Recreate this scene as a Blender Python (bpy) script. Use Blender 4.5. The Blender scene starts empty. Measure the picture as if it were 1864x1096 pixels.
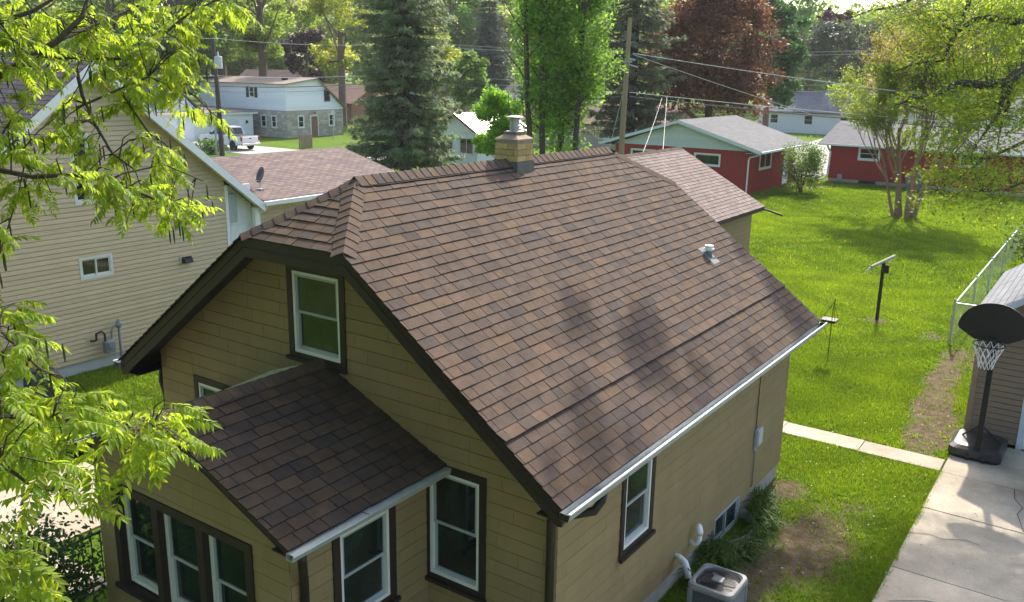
import bpy, math, random
import numpy as np
from mathutils import Vector, Matrix

random.seed(7)
rng = np.random.default_rng(7)
sc = bpy.context.scene
COL = sc.collection

# ---------------------------------------------------------------- camera
IW, IH, FPX = 1864.0, 1096.0, 1612.7
CAM = Vector((7.7055, -6.6919, 6.9237))
yaw, pit, rol = -0.6050, 0.2538, 0.0170
Fv = Vector((math.sin(yaw) * math.cos(pit), math.cos(yaw) * math.cos(pit), -math.sin(pit)))
R0 = Vector((math.cos(yaw), -math.sin(yaw), 0.0))
U0 = R0.cross(Fv)
Rv = R0 * math.cos(rol) + U0 * math.sin(rol)
Uv = Rv.cross(Fv)
cd = bpy.data.cameras.new('camera')
cam = bpy.data.objects.new('camera', cd)
COL.objects.link(cam)
cd.sensor_fit = 'HORIZONTAL'
cd.sensor_width = 36.0
cd.lens = FPX / IW * 36.0
cd.clip_start = 0.1
cd.clip_end = 2000.0
cam.matrix_world = Matrix(((Rv.x, Uv.x, -Fv.x, CAM.x), (Rv.y, Uv.y, -Fv.y, CAM.y), (Rv.z, Uv.z, -Fv.z, CAM.z), (0, 0, 0, 1)))
sc.camera = cam

# ---------------------------------------------------------------- world, sun, exposure
SUN_AZ = math.radians(-12.0)      # measured from +Y towards +X
SUN_EL = math.radians(42.0)
w = bpy.data.worlds.new('World')
sc.world = w
w.use_nodes = True
nt = w.node_tree
nt.nodes.clear()
sky = nt.nodes.new('ShaderNodeTexSky')
sky.sky_type = 'NISHITA'
sky.sun_disc = False
sky.sun_elevation = SUN_EL
sky.sun_rotation = SUN_AZ
sky.dust_density = 3.0
sky.air_density = 1.0
bg = nt.nodes.new('ShaderNodeBackground')
bg.inputs['Strength'].default_value = 0.15
wo = nt.nodes.new('ShaderNodeOutputWorld')
nt.links.new(sky.outputs[0], bg.inputs[0])
nt.links.new(bg.outputs[0], wo.inputs[0])
sl = bpy.data.lights.new('sun', 'SUN')
sl.energy = 2.8
sl.angle = math.radians(1.0)
sl.color = (1.0, 0.93, 0.82)
so = bpy.data.objects.new('sun', sl)
COL.objects.link(so)
sd = Vector((math.sin(SUN_AZ) * math.cos(SUN_EL), math.cos(SUN_AZ) * math.cos(SUN_EL), math.sin(SUN_EL)))
so.rotation_euler = sd.to_track_quat('Z', 'Y').to_euler()
so.location = sd * 60
vs = sc.view_settings
vs.view_transform = 'Standard'
vs.look = 'None'
vs.gamma = 1.0
vs.exposure = 1.42
sc.cycles.use_denoising = True
sc.cycles.max_bounces = 6
sc.cycles.diffuse_bounces = 3
sc.cycles.transparent_max_bounces = 6

# ---------------------------------------------------------------- pixel to place helpers
def ray(px, py):
    return Fv + Rv * ((px - IW / 2) / FPX) + Uv * ((IH / 2 - py) / FPX)
def on(px, py, ax, v):
    d = ray(px, py)
    return CAM + d * ((v - CAM[ax]) / d[ax])
def G(px, py, z=0.0):
    return on(px, py, 2, z)
def atdepth(px, py, dep):
    return CAM + ray(px, py) * dep
def project(p):
    d = Vector(p) - CAM
    z = d.dot(Fv)
    if z < .1:
        return None
    return (IW / 2 + FPX * d.dot(Rv) / z, IH / 2 - FPX * d.dot(Uv) / z, z)

# ---------------------------------------------------------------- materials
MATS = {}
def mat(name, col, rough=.7, var=.18, nscale=5.0, bump=0.0, bscale=60.0, attr=False, spec=.3, metal=0.0, stretch=None, speck=0.0, sscale=120.0):
    """Principled with noise variation, optional per-piece tint and fine bump."""
    if name in MATS:
        return MATS[name]
    m = bpy.data.materials.new(name)
    m.use_nodes = True
    t = m.node_tree
    N, L = t.nodes, t.links
    b = N['Principled BSDF']
    b.inputs['Roughness'].default_value = rough
    b.inputs['Specular IOR Level'].default_value = spec
    b.inputs['Metallic'].default_value = metal
    tc = N.new('ShaderNodeTexCoord')
    mp = N.new('ShaderNodeMapping')
    L.new(tc.outputs['Object'], mp.inputs[0])
    if stretch:
        mp.inputs['Scale'].default_value = stretch
    no = N.new('ShaderNodeTexNoise')
    no.inputs['Scale'].default_value = nscale
    no.inputs['Detail'].default_value = 6
    no.inputs['Roughness'].default_value = .65
    L.new(mp.outputs[0], no.inputs['Vector'])
    mr = N.new('ShaderNodeMapRange')
    mr.inputs['From Min'].default_value = .25
    mr.inputs['From Max'].default_value = .75
    mr.inputs['To Min'].default_value = 1 - var
    mr.inputs['To Max'].default_value = 1 + var
    L.new(no.outputs['Fac'], mr.inputs['Value'])
    mul = N.new('ShaderNodeVectorMath')
    mul.operation = 'SCALE'
    if attr:
        at = N.new('ShaderNodeAttribute')
        at.attribute_name = 'tint'
        mm = N.new('ShaderNodeVectorMath')
        mm.operation = 'MULTIPLY'
        mm.inputs[1].default_value = col
        L.new(at.outputs['Color'], mm.inputs[0])
        L.new(mm.outputs[0], mul.inputs[0])
    else:
        mul.inputs[0].default_value = col
    L.new(mr.outputs[0], mul.inputs['Scale'])
    last = mul
    if speck:
        n2 = N.new('ShaderNodeTexNoise')
        n2.inputs['Scale'].default_value = sscale
        n2.inputs['Detail'].default_value = 2
        L.new(tc.outputs['Object'], n2.inputs['Vector'])
        m2 = N.new('ShaderNodeMapRange')
        m2.inputs['From Min'].default_value = .3
        m2.inputs['From Max'].default_value = .7
        m2.inputs['To Min'].default_value = 1 - speck
        m2.inputs['To Max'].default_value = 1 + speck
        L.new(n2.outputs['Fac'], m2.inputs['Value'])
        s2 = N.new('ShaderNodeVectorMath')
        s2.operation = 'SCALE'
        L.new(mul.outputs[0], s2.inputs[0])
        L.new(m2.outputs[0], s2.inputs['Scale'])
        last = s2
    L.new(last.outputs[0], b.inputs['Base Color'])
    if bump:
        nb = N.new('ShaderNodeTexNoise')
        nb.inputs['Scale'].default_value = bscale
        nb.inputs['Detail'].default_value = 3
        L.new(tc.outputs['Object'], nb.inputs['Vector'])
        bp = N.new('ShaderNodeBump')
        bp.inputs['Strength'].default_value = bump
        bp.inputs['Distance'].default_value = .02
        L.new(nb.outputs['Fac'], bp.inputs['Height'])
        L.new(bp.outputs[0], b.inputs['Normal'])
    MATS[name] = m
    return m

def leafmat(name, col, trans=.45, tcol=None, rough=.55):
    if name in MATS:
        return MATS[name]
    m = bpy.data.materials.new(name)
    m.use_nodes = True
    t = m.node_tree
    N, L = t.nodes, t.links
    b = N['Principled BSDF']
    b.inputs['Roughness'].default_value = rough
    b.inputs['Specular IOR Level'].default_value = .25
    at = N.new('ShaderNodeAttribute')
    at.attribute_name = 'tint'
    def mulc(c):
        mm = N.new('ShaderNodeVectorMath')
        mm.operation = 'MULTIPLY'
        mm.inputs[1].default_value = c
        L.new(at.outputs['Color'], mm.inputs[0])
        return mm
    a = mulc(col)
    L.new(a.outputs[0], b.inputs['Base Color'])
    tr = N.new('ShaderNodeBsdfTranslucent')
    c = mulc(tcol or tuple(min(1, x * 2.3) for x in col))
    L.new(c.outputs[0], tr.inputs['Color'])
    mx = N.new('ShaderNodeMixShader')
    mx.inputs[0].default_value = trans
    L.new(b.outputs[0], mx.inputs[1])
    L.new(tr.outputs[0], mx.inputs[2])
    L.new(mx.outputs[0], N['Material Output'].inputs['Surface'])
    MATS[name] = m
    return m

def glassmat(name, col=(.012, .022, .019), rough=.04, stripes=None):
    if name in MATS:
        return MATS[name]
    m = bpy.data.materials.new(name)
    m.use_nodes = True
    t = m.node_tree
    N, L = t.nodes, t.links
    b = N['Principled BSDF']
    b.inputs['Roughness'].default_value = rough
    b.inputs['Specular IOR Level'].default_value = .5
    tc = N.new('ShaderNodeTexCoord')
    no = N.new('ShaderNodeTexNoise')
    no.inputs['Scale'].default_value = 2.2
    no.inputs['Detail'].default_value = 2
    L.new(tc.outputs['Object'], no.inputs['Vector'])
    cr = N.new('ShaderNodeValToRGB')
    cr.color_ramp.elements[0].position = .35
    cr.color_ramp.elements[0].color = (*[c * .55 for c in col], 1)
    cr.color_ramp.elements[1].position = .7
    cr.color_ramp.elements[1].color = (*[c * 1.7 for c in col], 1)
    L.new(no.outputs['Fac'], cr.inputs[0])
    L.new(cr.outputs[0], b.inputs['Base Color'])
    MATS[name] = m
    return m

# ---------------------------------------------------------------- mesh builder
class MB:
    def __init__(s, M=None):
        s.v, s.f, s.c, s.M = [], [], [], M
        s.tint = (1, 1, 1)
    def add(s, pts, faces):
        o = len(s.v)
        if s.M is not None:
            pts = [s.M @ Vector(p) for p in pts]
        s.v.extend(tuple(p) for p in pts)
        for f in faces:
            s.f.append(tuple(i + o for i in f))
            s.c.append(s.tint)
    def quad(s, *p):
        s.add(p, [tuple(range(len(p)))])
    def box(s, x0, x1, y0, y1, z0, z1):
        s.add([(x0, y0, z0), (x1, y0, z0), (x1, y1, z0), (x0, y1, z0), (x0, y0, z1), (x1, y0, z1), (x1, y1, z1), (x0, y1, z1)],
              [(0, 3, 2, 1), (4, 5, 6, 7), (0, 1, 5, 4), (1, 2, 6, 5), (2, 3, 7, 6), (3, 0, 4, 7)])
    def bbox(s, x0, x1, y0, y1, z0, z1, b=.02):
        """box with chamfered vertical and top edges"""
        def ring(i, z):
            return [(x0 + i + b, y0 + i, z), (x1 - i - b, y0 + i, z), (x1 - i, y0 + i + b, z), (x1 - i, y1 - i - b, z), (x1 - i - b, y1 - i, z), (x0 + i + b, y1 - i, z), (x0 + i, y1 - i - b, z), (x0 + i, y0 + i + b, z)]
        s.loft([ring(0, z0), ring(0, z1 - b), ring(b, z1)])
    def loft(s, rings, cap=True):
        n = len(rings[0])
        pts = [p for r in rings for p in r]
        fs = []
        for k in range(len(rings) - 1):
            for i in range(n):
                j = (i + 1) % n
                fs.append((k * n + i, k * n + j, (k + 1) * n + j, (k + 1) * n + i))
        if cap:
            fs.append(tuple(range(n))[::-1])
            fs.append(tuple((len(rings) - 1) * n + i for i in range(n)))
        s.add(pts, fs)
    def prism(s, poly, fa, fb):
        """poly: list of 2d points, fa / fb map a 2d point to 3d for the two caps"""
        s.loft([[fa(p) for p in poly], [fb(p) for p in poly]])
    def tube(s, path, r, n=6, cap=True):
        path = [Vector(p) for p in path]
        rr = r if hasattr(r, '__len__') else [r] * len(path)
        rings = []
        prev = None
        for i, p in enumerate(path):
            t = (path[min(i + 1, len(path) - 1)] - path[max(i - 1, 0)])
            if t.length < 1e-7:
                t = Vector((0, 0, 1))
            t.normalize()
            if prev is None:
                a = t.orthogonal().normalized()
            else:
                a = (prev - t * prev.dot(t))
                a = a.normalized() if a.length > 1e-5 else t.orthogonal().normalized()
            prev = a
            b = t.cross(a)
            rings.append([p + (a * math.cos(2 * math.pi * k / n) + b * math.sin(2 * math.pi * k / n)) * rr[i] for k in range(n)])
        s.loft(rings, cap)
    def lathe(s, prof, n=16, c=(0, 0, 0)):
        rings = [[(c[0] + r * math.cos(2 * math.pi * k / n), c[1] + r * math.sin(2 * math.pi * k / n), c[2] + z) for k in range(n)] for r, z in prof]
        s.loft(rings)
    def build(s, name, material, parent=None, smooth=False, kind=None):
        me = bpy.data.meshes.new(name)
        off = Vector(parent_loc(parent))
        if off.length > 0:
            vv = [(a - off.x, b - off.y, c - off.z) for a, b, c in s.v]
        else:
            vv = s.v
        me.from_pydata(vv, [], s.f)
        if True:
            at = me.color_attributes.new('tint', 'FLOAT_COLOR', 'CORNER')
            cols = []
            for f, c in zip(s.f, s.c):
                cols.extend([c[0], c[1], c[2], 1.0] * len(f))
            at.data.foreach_set('color', cols)
        me.materials.append(material)
        if smooth:
            me.polygons.foreach_set('use_smooth', [True] * len(me.polygons))
        o = bpy.data.objects.new(name, me)
        COL.objects.link(o)
        if parent is not None:
            o.parent = parent
        if kind:
            o['kind'] = kind
        return o

def parent_loc(p):
    l = Vector((0, 0, 0))
    while p is not None:
        l += p.location
        p = p.parent
    return l

def fast_mesh(name, V, faces4, material, parent=None, tints=None, tri=False, kind=None):
    """V (n,3) numpy; faces (m,4) or (m,3) numpy; tints per face (m,3)"""
    me = bpy.data.meshes.new(name)
    off = np.array(parent_loc(parent))
    V = np.ascontiguousarray(V - off, dtype=np.float32)
    k = faces4.shape[1]
    me.vertices.add(len(V))
    me.vertices.foreach_set('co', V.ravel())
    me.loops.add(faces4.size)
    me.loops.foreach_set('vertex_index', faces4.astype(np.int32).ravel())
    me.polygons.add(len(faces4))
    me.polygons.foreach_set('loop_start', np.arange(0, faces4.size, k, dtype=np.int32))
    me.polygons.foreach_set('loop_total', np.full(len(faces4), k, dtype=np.int32))
    me.update(calc_edges=True)
    if tints is not None:
        at = me.color_attributes.new('tint', 'FLOAT_COLOR', 'CORNER')
        c = np.ones((len(faces4), k, 4), np.float32)
        c[:, :, :3] = tints[:, None, :]
        at.data.foreach_set('color', c.ravel())
    me.materials.append(material)
    o = bpy.data.objects.new(name, me)
    COL.objects.link(o)
    if parent is not None:
        o.parent = parent
    if kind:
        o['kind'] = kind
    return o

def empty(name, loc, label, cat, group=None):
    o = bpy.data.objects.new(name, None)
    o.empty_display_size = .2
    o.location = loc
    COL.objects.link(o)
    return tag(o, label, cat, group)
def tag(o, label, cat, group=None):
    o['label'] = label
    o['category'] = cat
    if group:
        o['group'] = group
    return o
def structure(o):
    o['kind'] = 'structure'
    return o

# ---------------------------------------------------------------- polygon pieces (shingles, siding, boards)
def clip_half(poly, a, b, c):
    """keep a*x+b*y<=c"""
    out = []
    for i in range(len(poly)):
        p, q = poly[i], poly[(i + 1) % len(poly)]
        dp, dq = a * p[0] + b * p[1] - c, a * q[0] + b * q[1] - c
        if dp <= 1e-9:
            out.append(p)
        if (dp < -1e-9 and dq > 1e-9) or (dp > 1e-9 and dq < -1e-9):
            t = dp / (dp - dq)
            out.append((p[0] + (q[0] - p[0]) * t, p[1] + (q[1] - p[1]) * t))
    return out
def clip_convex(poly, conv):
    ar = sum(conv[i][0] * conv[(i + 1) % len(conv)][1] - conv[(i + 1) % len(conv)][0] * conv[i][1] for i in range(len(conv)))
    cv = conv if ar > 0 else conv[::-1]
    for i in range(len(cv)):
        p, q = cv[i], cv[(i + 1) % len(cv)]
        dx, dy = q[0] - p[0], q[1] - p[1]
        poly = clip_half(poly, dy, -dx, dy * p[0] - dx * p[1])
        if len(poly) < 3:
            return []
    return poly
def area2(poly):
    return abs(sum(poly[i][0] * poly[(i + 1) % len(poly)][1] - poly[(i + 1) % len(poly)][0] * poly[i][1] for i in range(len(poly)))) / 2
def subtract_rects(r, holes):
    rs = [r]
    for (a0, a1, b0, b1) in holes:
        nx = []
        for (u0, u1, v0, v1) in rs:
            if a0 >= u1 or a1 <= u0 or b0 >= v1 or b1 <= v0:
                nx.append((u0, u1, v0, v1))
                continue
            if a0 > u0: nx.append((u0, a0, v0, v1))
            if a1 < u1: nx.append((a1, u1, v0, v1))
            m0, m1 = max(u0, a0), min(u1, a1)
            if b0 > v0: nx.append((m0, m1, v0, b0))
            if b1 < v1: nx.append((m0, m1, b1, v1))
        rs = nx
    return rs

class Piece:
    __slots__ = ('poly', 'top', 'base', 'O', 'u', 'v', 'n', 'tint', 'parent', 'score', 'jit')
def make_piece(poly, O, u, v, n, top, base, tint, parent):
    """top(a,b)/base(a,b): heights along n over the plane"""
    p = Piece()
    p.poly, p.O, p.u, p.v, p.n, p.top, p.base, p.tint, p.parent = poly, O, u, v, n, top, base, tint, parent
    ca = sum(q[0] for q in poly) / len(poly)
    cb = sum(q[1] for q in poly) / len(poly)
    c = O + u * ca + v * cb
    pr = project(c)
    d = CAM - c
    p.score = 0
    p.jit = None
    if pr and -30 < pr[0] < IW + 30 and -30 < pr[1] < IH + 30 and d.dot(n) > 0:
        p.score = area2(poly) * d.dot(n) / d.length / d.length_squared
    return p
def piece_geo(p, mb):
    k = len(p.poly)
    b = [p.O + p.u * a + p.v * c + p.n * p.base(a, c) for a, c in p.poly]
    t = [p.O + p.u * a + p.v * c + p.n * p.top(a, c) for a, c in p.poly]
    mb.tint = p.tint
    mb.add(b + t, [tuple(range(k, 2 * k))])
    o = len(mb.v) - 2 * k
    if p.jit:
        mb.tint = p.jit           # cut edges: black asphalt core, also painting the shadow line under each course
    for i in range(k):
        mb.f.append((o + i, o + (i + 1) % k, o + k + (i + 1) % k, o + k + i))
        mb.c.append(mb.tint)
def emit(name, pieces, material, limit=300):
    """largest in view become objects, the rest one joined part per parent"""
    pieces = sorted(pieces, key=lambda p: -p.score)
    rest = {}
    n = 0
    for p in pieces:
        if n < limit and p.score > 0:
            mb = MB()
            piece_geo(p, mb)
            mb.build(name, material, p.parent)
            n += 1
        else:
            rest.setdefault(p.parent.name, (p.parent, MB()))
            piece_geo(p, rest[p.parent.name][1])
    for k, (par, mb) in rest.items():
        mb.build(name + '_field', material, par, kind='stuff')

SH_COL = [((.128, .088, .069), 6), ((.116, .083, .070), 6), ((.140, .094, .067), 3), ((.080, .064, .062), 2), ((.100, .076, .068), 4), ((.150, .098, .064), 1)]
def shcol(r):
    tot = sum(w_ for _, w_ in SH_COL)
    k = r.uniform(0, tot)
    for c, w_ in SH_COL:
        k -= w_
        if k <= 0:
            break
    f = r.uniform(.70, .83)
    return tuple((x * .8 + y * .2) * f * k for x, y, k in zip(c, (.119, .084, .069), (1.03, 1.0, .93)))
def shingles(pieces, O, u, v, n, ulen, vlen, conv, parent, expo=.142, seed=1, ledge=None, wmin=.13, wmax=.33, lift=0.0, thick=.014):
    r = random.Random(seed)
    nc = int(math.ceil(vlen / expo)) + 1
    for k in range(nc):
        v0 = k * expo - .015
        wob = r.uniform(-.004, .004)
        x = -r.uniform(0, .3) - .1
        extra = ledge.get(k, 0) if ledge else 0
        while x < ulen + .2:
            wd = r.choice((r.uniform(wmin, wmin * 1.4), r.uniform(.2, wmax), r.uniform(.2, wmax), r.uniform(.24, wmax)))
            g = .004
            dv = r.uniform(-.003, .003) + wob
            poly = clip_convex([(x + g, v0 + dv), (x + wd - g, v0 + dv + r.uniform(-.002, .002)), (x + wd - g, v0 + expo + .02), (x + g, v0 + expo + .02)], conv)
            h = thick + extra + (r.random() < .5) * .004 + r.uniform(0, .002)
            x += wd
            if len(poly) < 3 or area2(poly) < .0006:
                continue
            pieces.append(make_piece(poly, O, u, v, n, (lambda a, b, v0=v0, h=h: lift + h - (h - .004) * (b - v0) / (expo + .02)), (lambda a, b: lift - .004), shcol(r), parent))
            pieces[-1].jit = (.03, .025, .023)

def caps(pieces_out, A, B, half, nl, nr, parent, material, expo=.15, seed=3, lift=.012):
    """ridge / hip cap shingles from A up to B; nl,nr are the in-slope directions going down both sides"""
    r = random.Random(seed)
    d = (B - A)
    Ln = d.length
    d.normalize()
    up = Vector((0, 0, 1))
    k = int(Ln / expo) + 1
    for i in range(k):
        s0 = i * expo
        s1 = min(s0 + expo + .03, Ln + .02)
        if s1 - s0 < .05:
            continue
        mb = MB()
        mb.tint = shcol(r)
        P = []
        for s_, h in ((s0, lift + .016), (s1, lift + .004)):
            c = A + d * s_
            j = r.uniform(-.006, .006)
            P.append([c + nl * (half + j) + up * (h - .006), c + nl * half * .5 + up * (h + .004), c + up * (h + .010), c + nr * half * .5 + up * (h + .004), c + nr * (half + j) + up * (h - .006)])
        t = .012
        Q = [[p - up * t for p in row] for row in P]
        pts = P[0] + P[1] + Q[0] + Q[1]
        fs = [(a, a + 1, a + 6, a + 5) for a in range(4)]
        fs += [(a + 10, a + 11, a + 1, a) for a in range(4)]
        fs += [(0, 5, 15, 10), (4, 9, 19, 14)]
        mb.add(pts, fs)
        pieces_out.append((mb, parent))

# ---------------------------------------------------------------- shared materials
m_shingle = mat('asphalt_shingle', (1, 1, 1), rough=.92, var=.30, nscale=4.5, attr=True, speck=.25, sscale=160, spec=.2, bump=.25, bscale=220)
m_deck = mat('roof_deck', (.05, .04, .036), rough=.95)
m_siding = mat('olive_paint', (.255, .188, .090), rough=.72, var=.10, nscale=3.5, attr=True, bump=.08, bscale=30, stretch=(1, 1, .35))
m_brown = mat('dark_brown_paint', (.030, .021, .016), rough=.55, var=.2, nscale=4)
m_white = mat('white_vinyl', (.68, .69, .65), rough=.45, var=.05)
m_trimwhite = mat('bright_white_trim', (.82, .83, .82), rough=.4, var=.04)
m_sash = mat('grey_sash', (.33, .36, .36), rough=.5, var=.08)
m_glass = glassmat('dark_glass')
m_glass_l = glassmat('screened_glass', (.030, .032, .034), .12)
m_galv = mat('galvanised_metal', (.50, .53, .53), rough=.42, var=.18, nscale=9, metal=.55, stretch=(1, .6, 1))
m_conc = mat('concrete', (.40, .36, .30), rough=.9, var=.16, nscale=1.6, speck=.10, sscale=45, bump=.12, bscale=90)
m_found = mat('foundation_concrete', (.34, .32, .28), rough=.9, var=.15, nscale=4, bump=.2, bscale=40)
m_black = mat('black_plastic', (.012, .012, .014), rough=.4, var=.2, spec=.4)
m_pvc = mat('white_pvc', (.72, .73, .70), rough=.35, var=.05)
m_steel = mat('painted_steel', (.36, .38, .39), rough=.5, var=.1)
m_wood = mat('weathered_wood', (.26, .20, .145), rough=.9, var=.25, nscale=6, stretch=(8, 8, .6))
m_bark = mat('bark', (.14, .105, .08), rough=.95, var=.35, nscale=9, stretch=(3, 3, .7), bump=.6, bscale=25)
m_bark_d = mat('dark_bark', (.065, .052, .042), rough=.95, var=.35, nscale=9, stretch=(3, 3, .7), bump=.6, bscale=25)

# ---------------------------------------------------------------- ground
DIRT = [(4.55, 5.9, .75, 1.6, .85), (4.2, 4.6, .5, 1.1, .8), (3.7, 7.6, .35, .5, .9), (5.2, 12.0, .48, 1.6, 1.25), (4.95, 13.6, .45, 1.5, 1.1), (4.8, 15.6, .45, 1.6, .95), (4.75, 17.4, .4, 1.5, .8), (5.3, 18.0, .4, 1.6, .7),
        (3.3, 21.8, .9, .5, .35), (2.25, 20.1, .45, .45, .7), (3.9, 19.3, .4, .8, .5), (-4.0, 33., 2.2, .9, .22), (5.1, 22, .45, 5, .6), (4.8, 7.6, .5, .5, .4), (4.75, 3.5, .7, 1.0, .55), (4.0, 5.2, .45, .8, .8)]
def ground_mat():
    m = bpy.data.materials.new('lawn')
    m.use_nodes = True
    t = m.node_tree
    N, L = t.nodes, t.links
    b = N['Principled BSDF']
    b.inputs['Roughness'].default_value = .95
    b.inputs['Specular IOR Level'].default_value = .1
    tc = N.new('ShaderNodeTexCoord')
    def noise(sc_, det=5, rough=.6):
        n = N.new('ShaderNodeTexNoise')
        n.inputs['Scale'].default_value = sc_
        n.inputs['Detail'].default_value = det
        n.inputs['Roughness'].default_value = rough
        L.new(tc.outputs['Object'], n.inputs['Vector'])
        return n
    def ramp(src, stops):
        c = N.new('ShaderNodeValToRGB')
        e = c.color_ramp.elements
        e[0].position, e[0].color = stops[0][0], (*stops[0][1], 1)
        e[1].position, e[1].color = stops[-1][0], (*stops[-1][1], 1)
        for pos, col in stops[1:-1]:
            k = e.new(pos)
            k.color = (*col, 1)
        L.new(src, c.inputs[0])
        return c
    big = noise(.35, 7, .7)
    fine = noise(14, 6, .7)
    grass1 = ramp(big.outputs['Fac'], [(.3, (.072, .140, .012)), (.5, (.090, .165, .013)), (.68, (.118, .175, .018))])
    grass2 = ramp(fine.outputs['Fac'], [(.3, (.7, .7, .65)), (.7, (1.25, 1.2, 1.1))])
    gm = N.new('ShaderNodeMix')
    gm.data_type = 'RGBA'
    gm.blend_type = 'MULTIPLY'
    gm.inputs[0].default_value = 1
    L.new(grass1.outputs[0], gm.inputs[6])
    L.new(grass2.outputs[0], gm.inputs[7])
    dirt_c = ramp(noise(5, 8, .75).outputs['Fac'], [(.3, (.06, .043, .027)), (.55, (.15, .11, .068)), (.75, (.25, .195, .125))])
    # dirt patches: soft ellipses broken up by noise
    edge = noise(2.2, 7, .75)
    acc = None
    sep = N.new('ShaderNodeSeparateXYZ')
    L.new(tc.outputs['Object'], sep.inputs[0])
    def mth(op, a, b_=None, c=None):
        k = N.new('ShaderNodeMath')
        k.operation = op
        for i, x in enumerate((a, b_, c)):
            if x is None:
                continue
            if isinstance(x, (int, float)):
                k.inputs[i].default_value = x
            else:
                L.new(x, k.inputs[i])
        return k.outputs[0]
    for cx, cy, rx, ry, st in DIRT:
        dx = mth('DIVIDE', mth('SUBTRACT', sep.outputs[0], cx), rx)
        dy = mth('DIVIDE', mth('SUBTRACT', sep.outputs[1], cy), ry)
        d = mth('SQRT', mth('ADD', mth('MULTIPLY', dx, dx), mth('MULTIPLY', dy, dy)))
        v = mth('MULTIPLY', mth('SUBTRACT', 1.35, d), st)
        acc = v if acc is None else mth('MAXIMUM', acc, v)
    e2 = mth('MULTIPLY', mth('SUBTRACT', edge.outputs['Fac'], .5), 2.2)
    mk = mth('MULTIPLY', mth('ADD', acc, e2), 2.2)
    cl = N.new('ShaderNodeClamp')
    L.new(mth('SUBTRACT', mk, .4), cl.inputs[0])
    mx = N.new('ShaderNodeMix')
    mx.data_type = 'RGBA'
    L.new(cl.outputs[0], mx.inputs[0])
    L.new(gm.outputs[2], mx.inputs[6])
    L.new(dirt_c.outputs[0], mx.inputs[7])
    L.new(mx.outputs[2], b.inputs['Base Color'])
    bp = N.new('ShaderNodeBump')
    bp.inputs['Strength'].default_value = .8
    bp.inputs['Distance'].default_value = .06
    L.new(noise(22, 5, .7).outputs['Fac'], bp.inputs['Height'])
    L.new(bp.outputs[0], b.inputs['Normal'])
    return m
mb = MB()
mb.quad((-700, -300, 0), (500, -300, 0), (500, 900, 0), (-700, 900, 0))
structure(mb.build('lawn', ground_mat()))

def slab_set(name, rects, z, par_name, joint=.012, wear=1):
    base = MB()
    for (x0, x1, y0, y1) in rects:
        base.box(x0 + .002, x1 - .002, y0 + .002, y1 - .002, -.05, z - .03)
    root = structure(base.build(name, m_joint))
    for (x0, x1, y0, y1) in rects:
        s = MB()
        f = random.uniform(.92, 1.08)
        s.tint = (f, f * .99, f * .97)
        s.bbox(x0 + joint / 2, x1 - joint / 2, y0 + joint / 2, y1 - joint / 2, z - .04, z + random.uniform(-.004, .004), .006)
        s.build('slab', m_slab, root)
    return root
m_joint = mat('joint_dirt', (.10, .08, .055), rough=1)
m_slab = mat('worn_concrete', (.40, .345, .265), rough=.88, var=.32, nscale=1.1, attr=True, speck=.10, sscale=40, bump=.12, bscale=80, spec=.25)
rects = []
yj = [-9, -6.5, -4.0, -1.6, .9, 3.5, 6.0, 8.25, 9.93, 11.9]
for a, b in zip(yj[:-1], yj[1:]):
    rects.append((5.72, 8.0, a, b))
    rects.append((8.0, 10.4, a, b))
slab_set('driveway', rects, .035, 'slab')
slab_set('footpath', [(-1.5, .2, 10.0, 10.62), (.2, 1.3, 10.0, 10.62), (1.3, 2.72, 10.0, 10.62), (2.72, 4.25, 9.97, 10.58), (4.25, 5.70, 9.95, 10.55)], .03, 'slab')
slab_set('side_walk', [(-6.85, -4.5, -8.5, -6), (-6.85, -4.5, -6, -3.4), (-6.85, -4.5, -3.4, -1.2), (-6.85, -4.5, -1.2, 1.0), (-4.5, -2.9, -2.2, -.9)], .03, 'slab')
# a mended crack across one driveway slab
mb = MB()
pts = [(5.9, 5.05), (6.3, 5.35), (6.55, 5.42), (6.8, 5.55), (7.1, 5.62), (7.6, 5.85)]
for a, b in zip(pts[:-1], pts[1:]):
    wv = .018
    mb.quad((a[0], a[1] - wv, .044), (b[0], b[1] - wv, .044), (b[0], b[1] + wv, .044), (a[0], a[1] + wv, .044))
mb.build('crack_filler', mat('crack_filler', (.48, .44, .36), rough=.9), bpy.data.objects['driveway'])
mb = MB()
for pts in ([(5.74, 7.2), (6.0, 7.32), (6.2, 7.28), (6.5, 7.46), (6.7, 7.42)], [(6.9, 9.9), (6.95, 9.5), (7.1, 9.2), (7.05, 8.9), (7.2, 8.3)], [(6.3, 3.5), (6.4, 4.1), (6.6, 4.6), (6.55, 5.0)]):
    for a, b in zip(pts[:-1], pts[1:]):
        dx, dy = b[0] - a[0], b[1] - a[1]
        q = .006 / math.hypot(dx, dy)
        mb.quad((a[0] - dy * q, a[1] + dx * q, .043), (b[0] - dy * q, b[1] + dx * q, .043), (b[0] + dy * q, b[1] - dx * q, .043), (a[0] + dy * q, a[1] - dx * q, .043))
mb.build('crack', m_joint, bpy.data.objects['driveway'])
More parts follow.
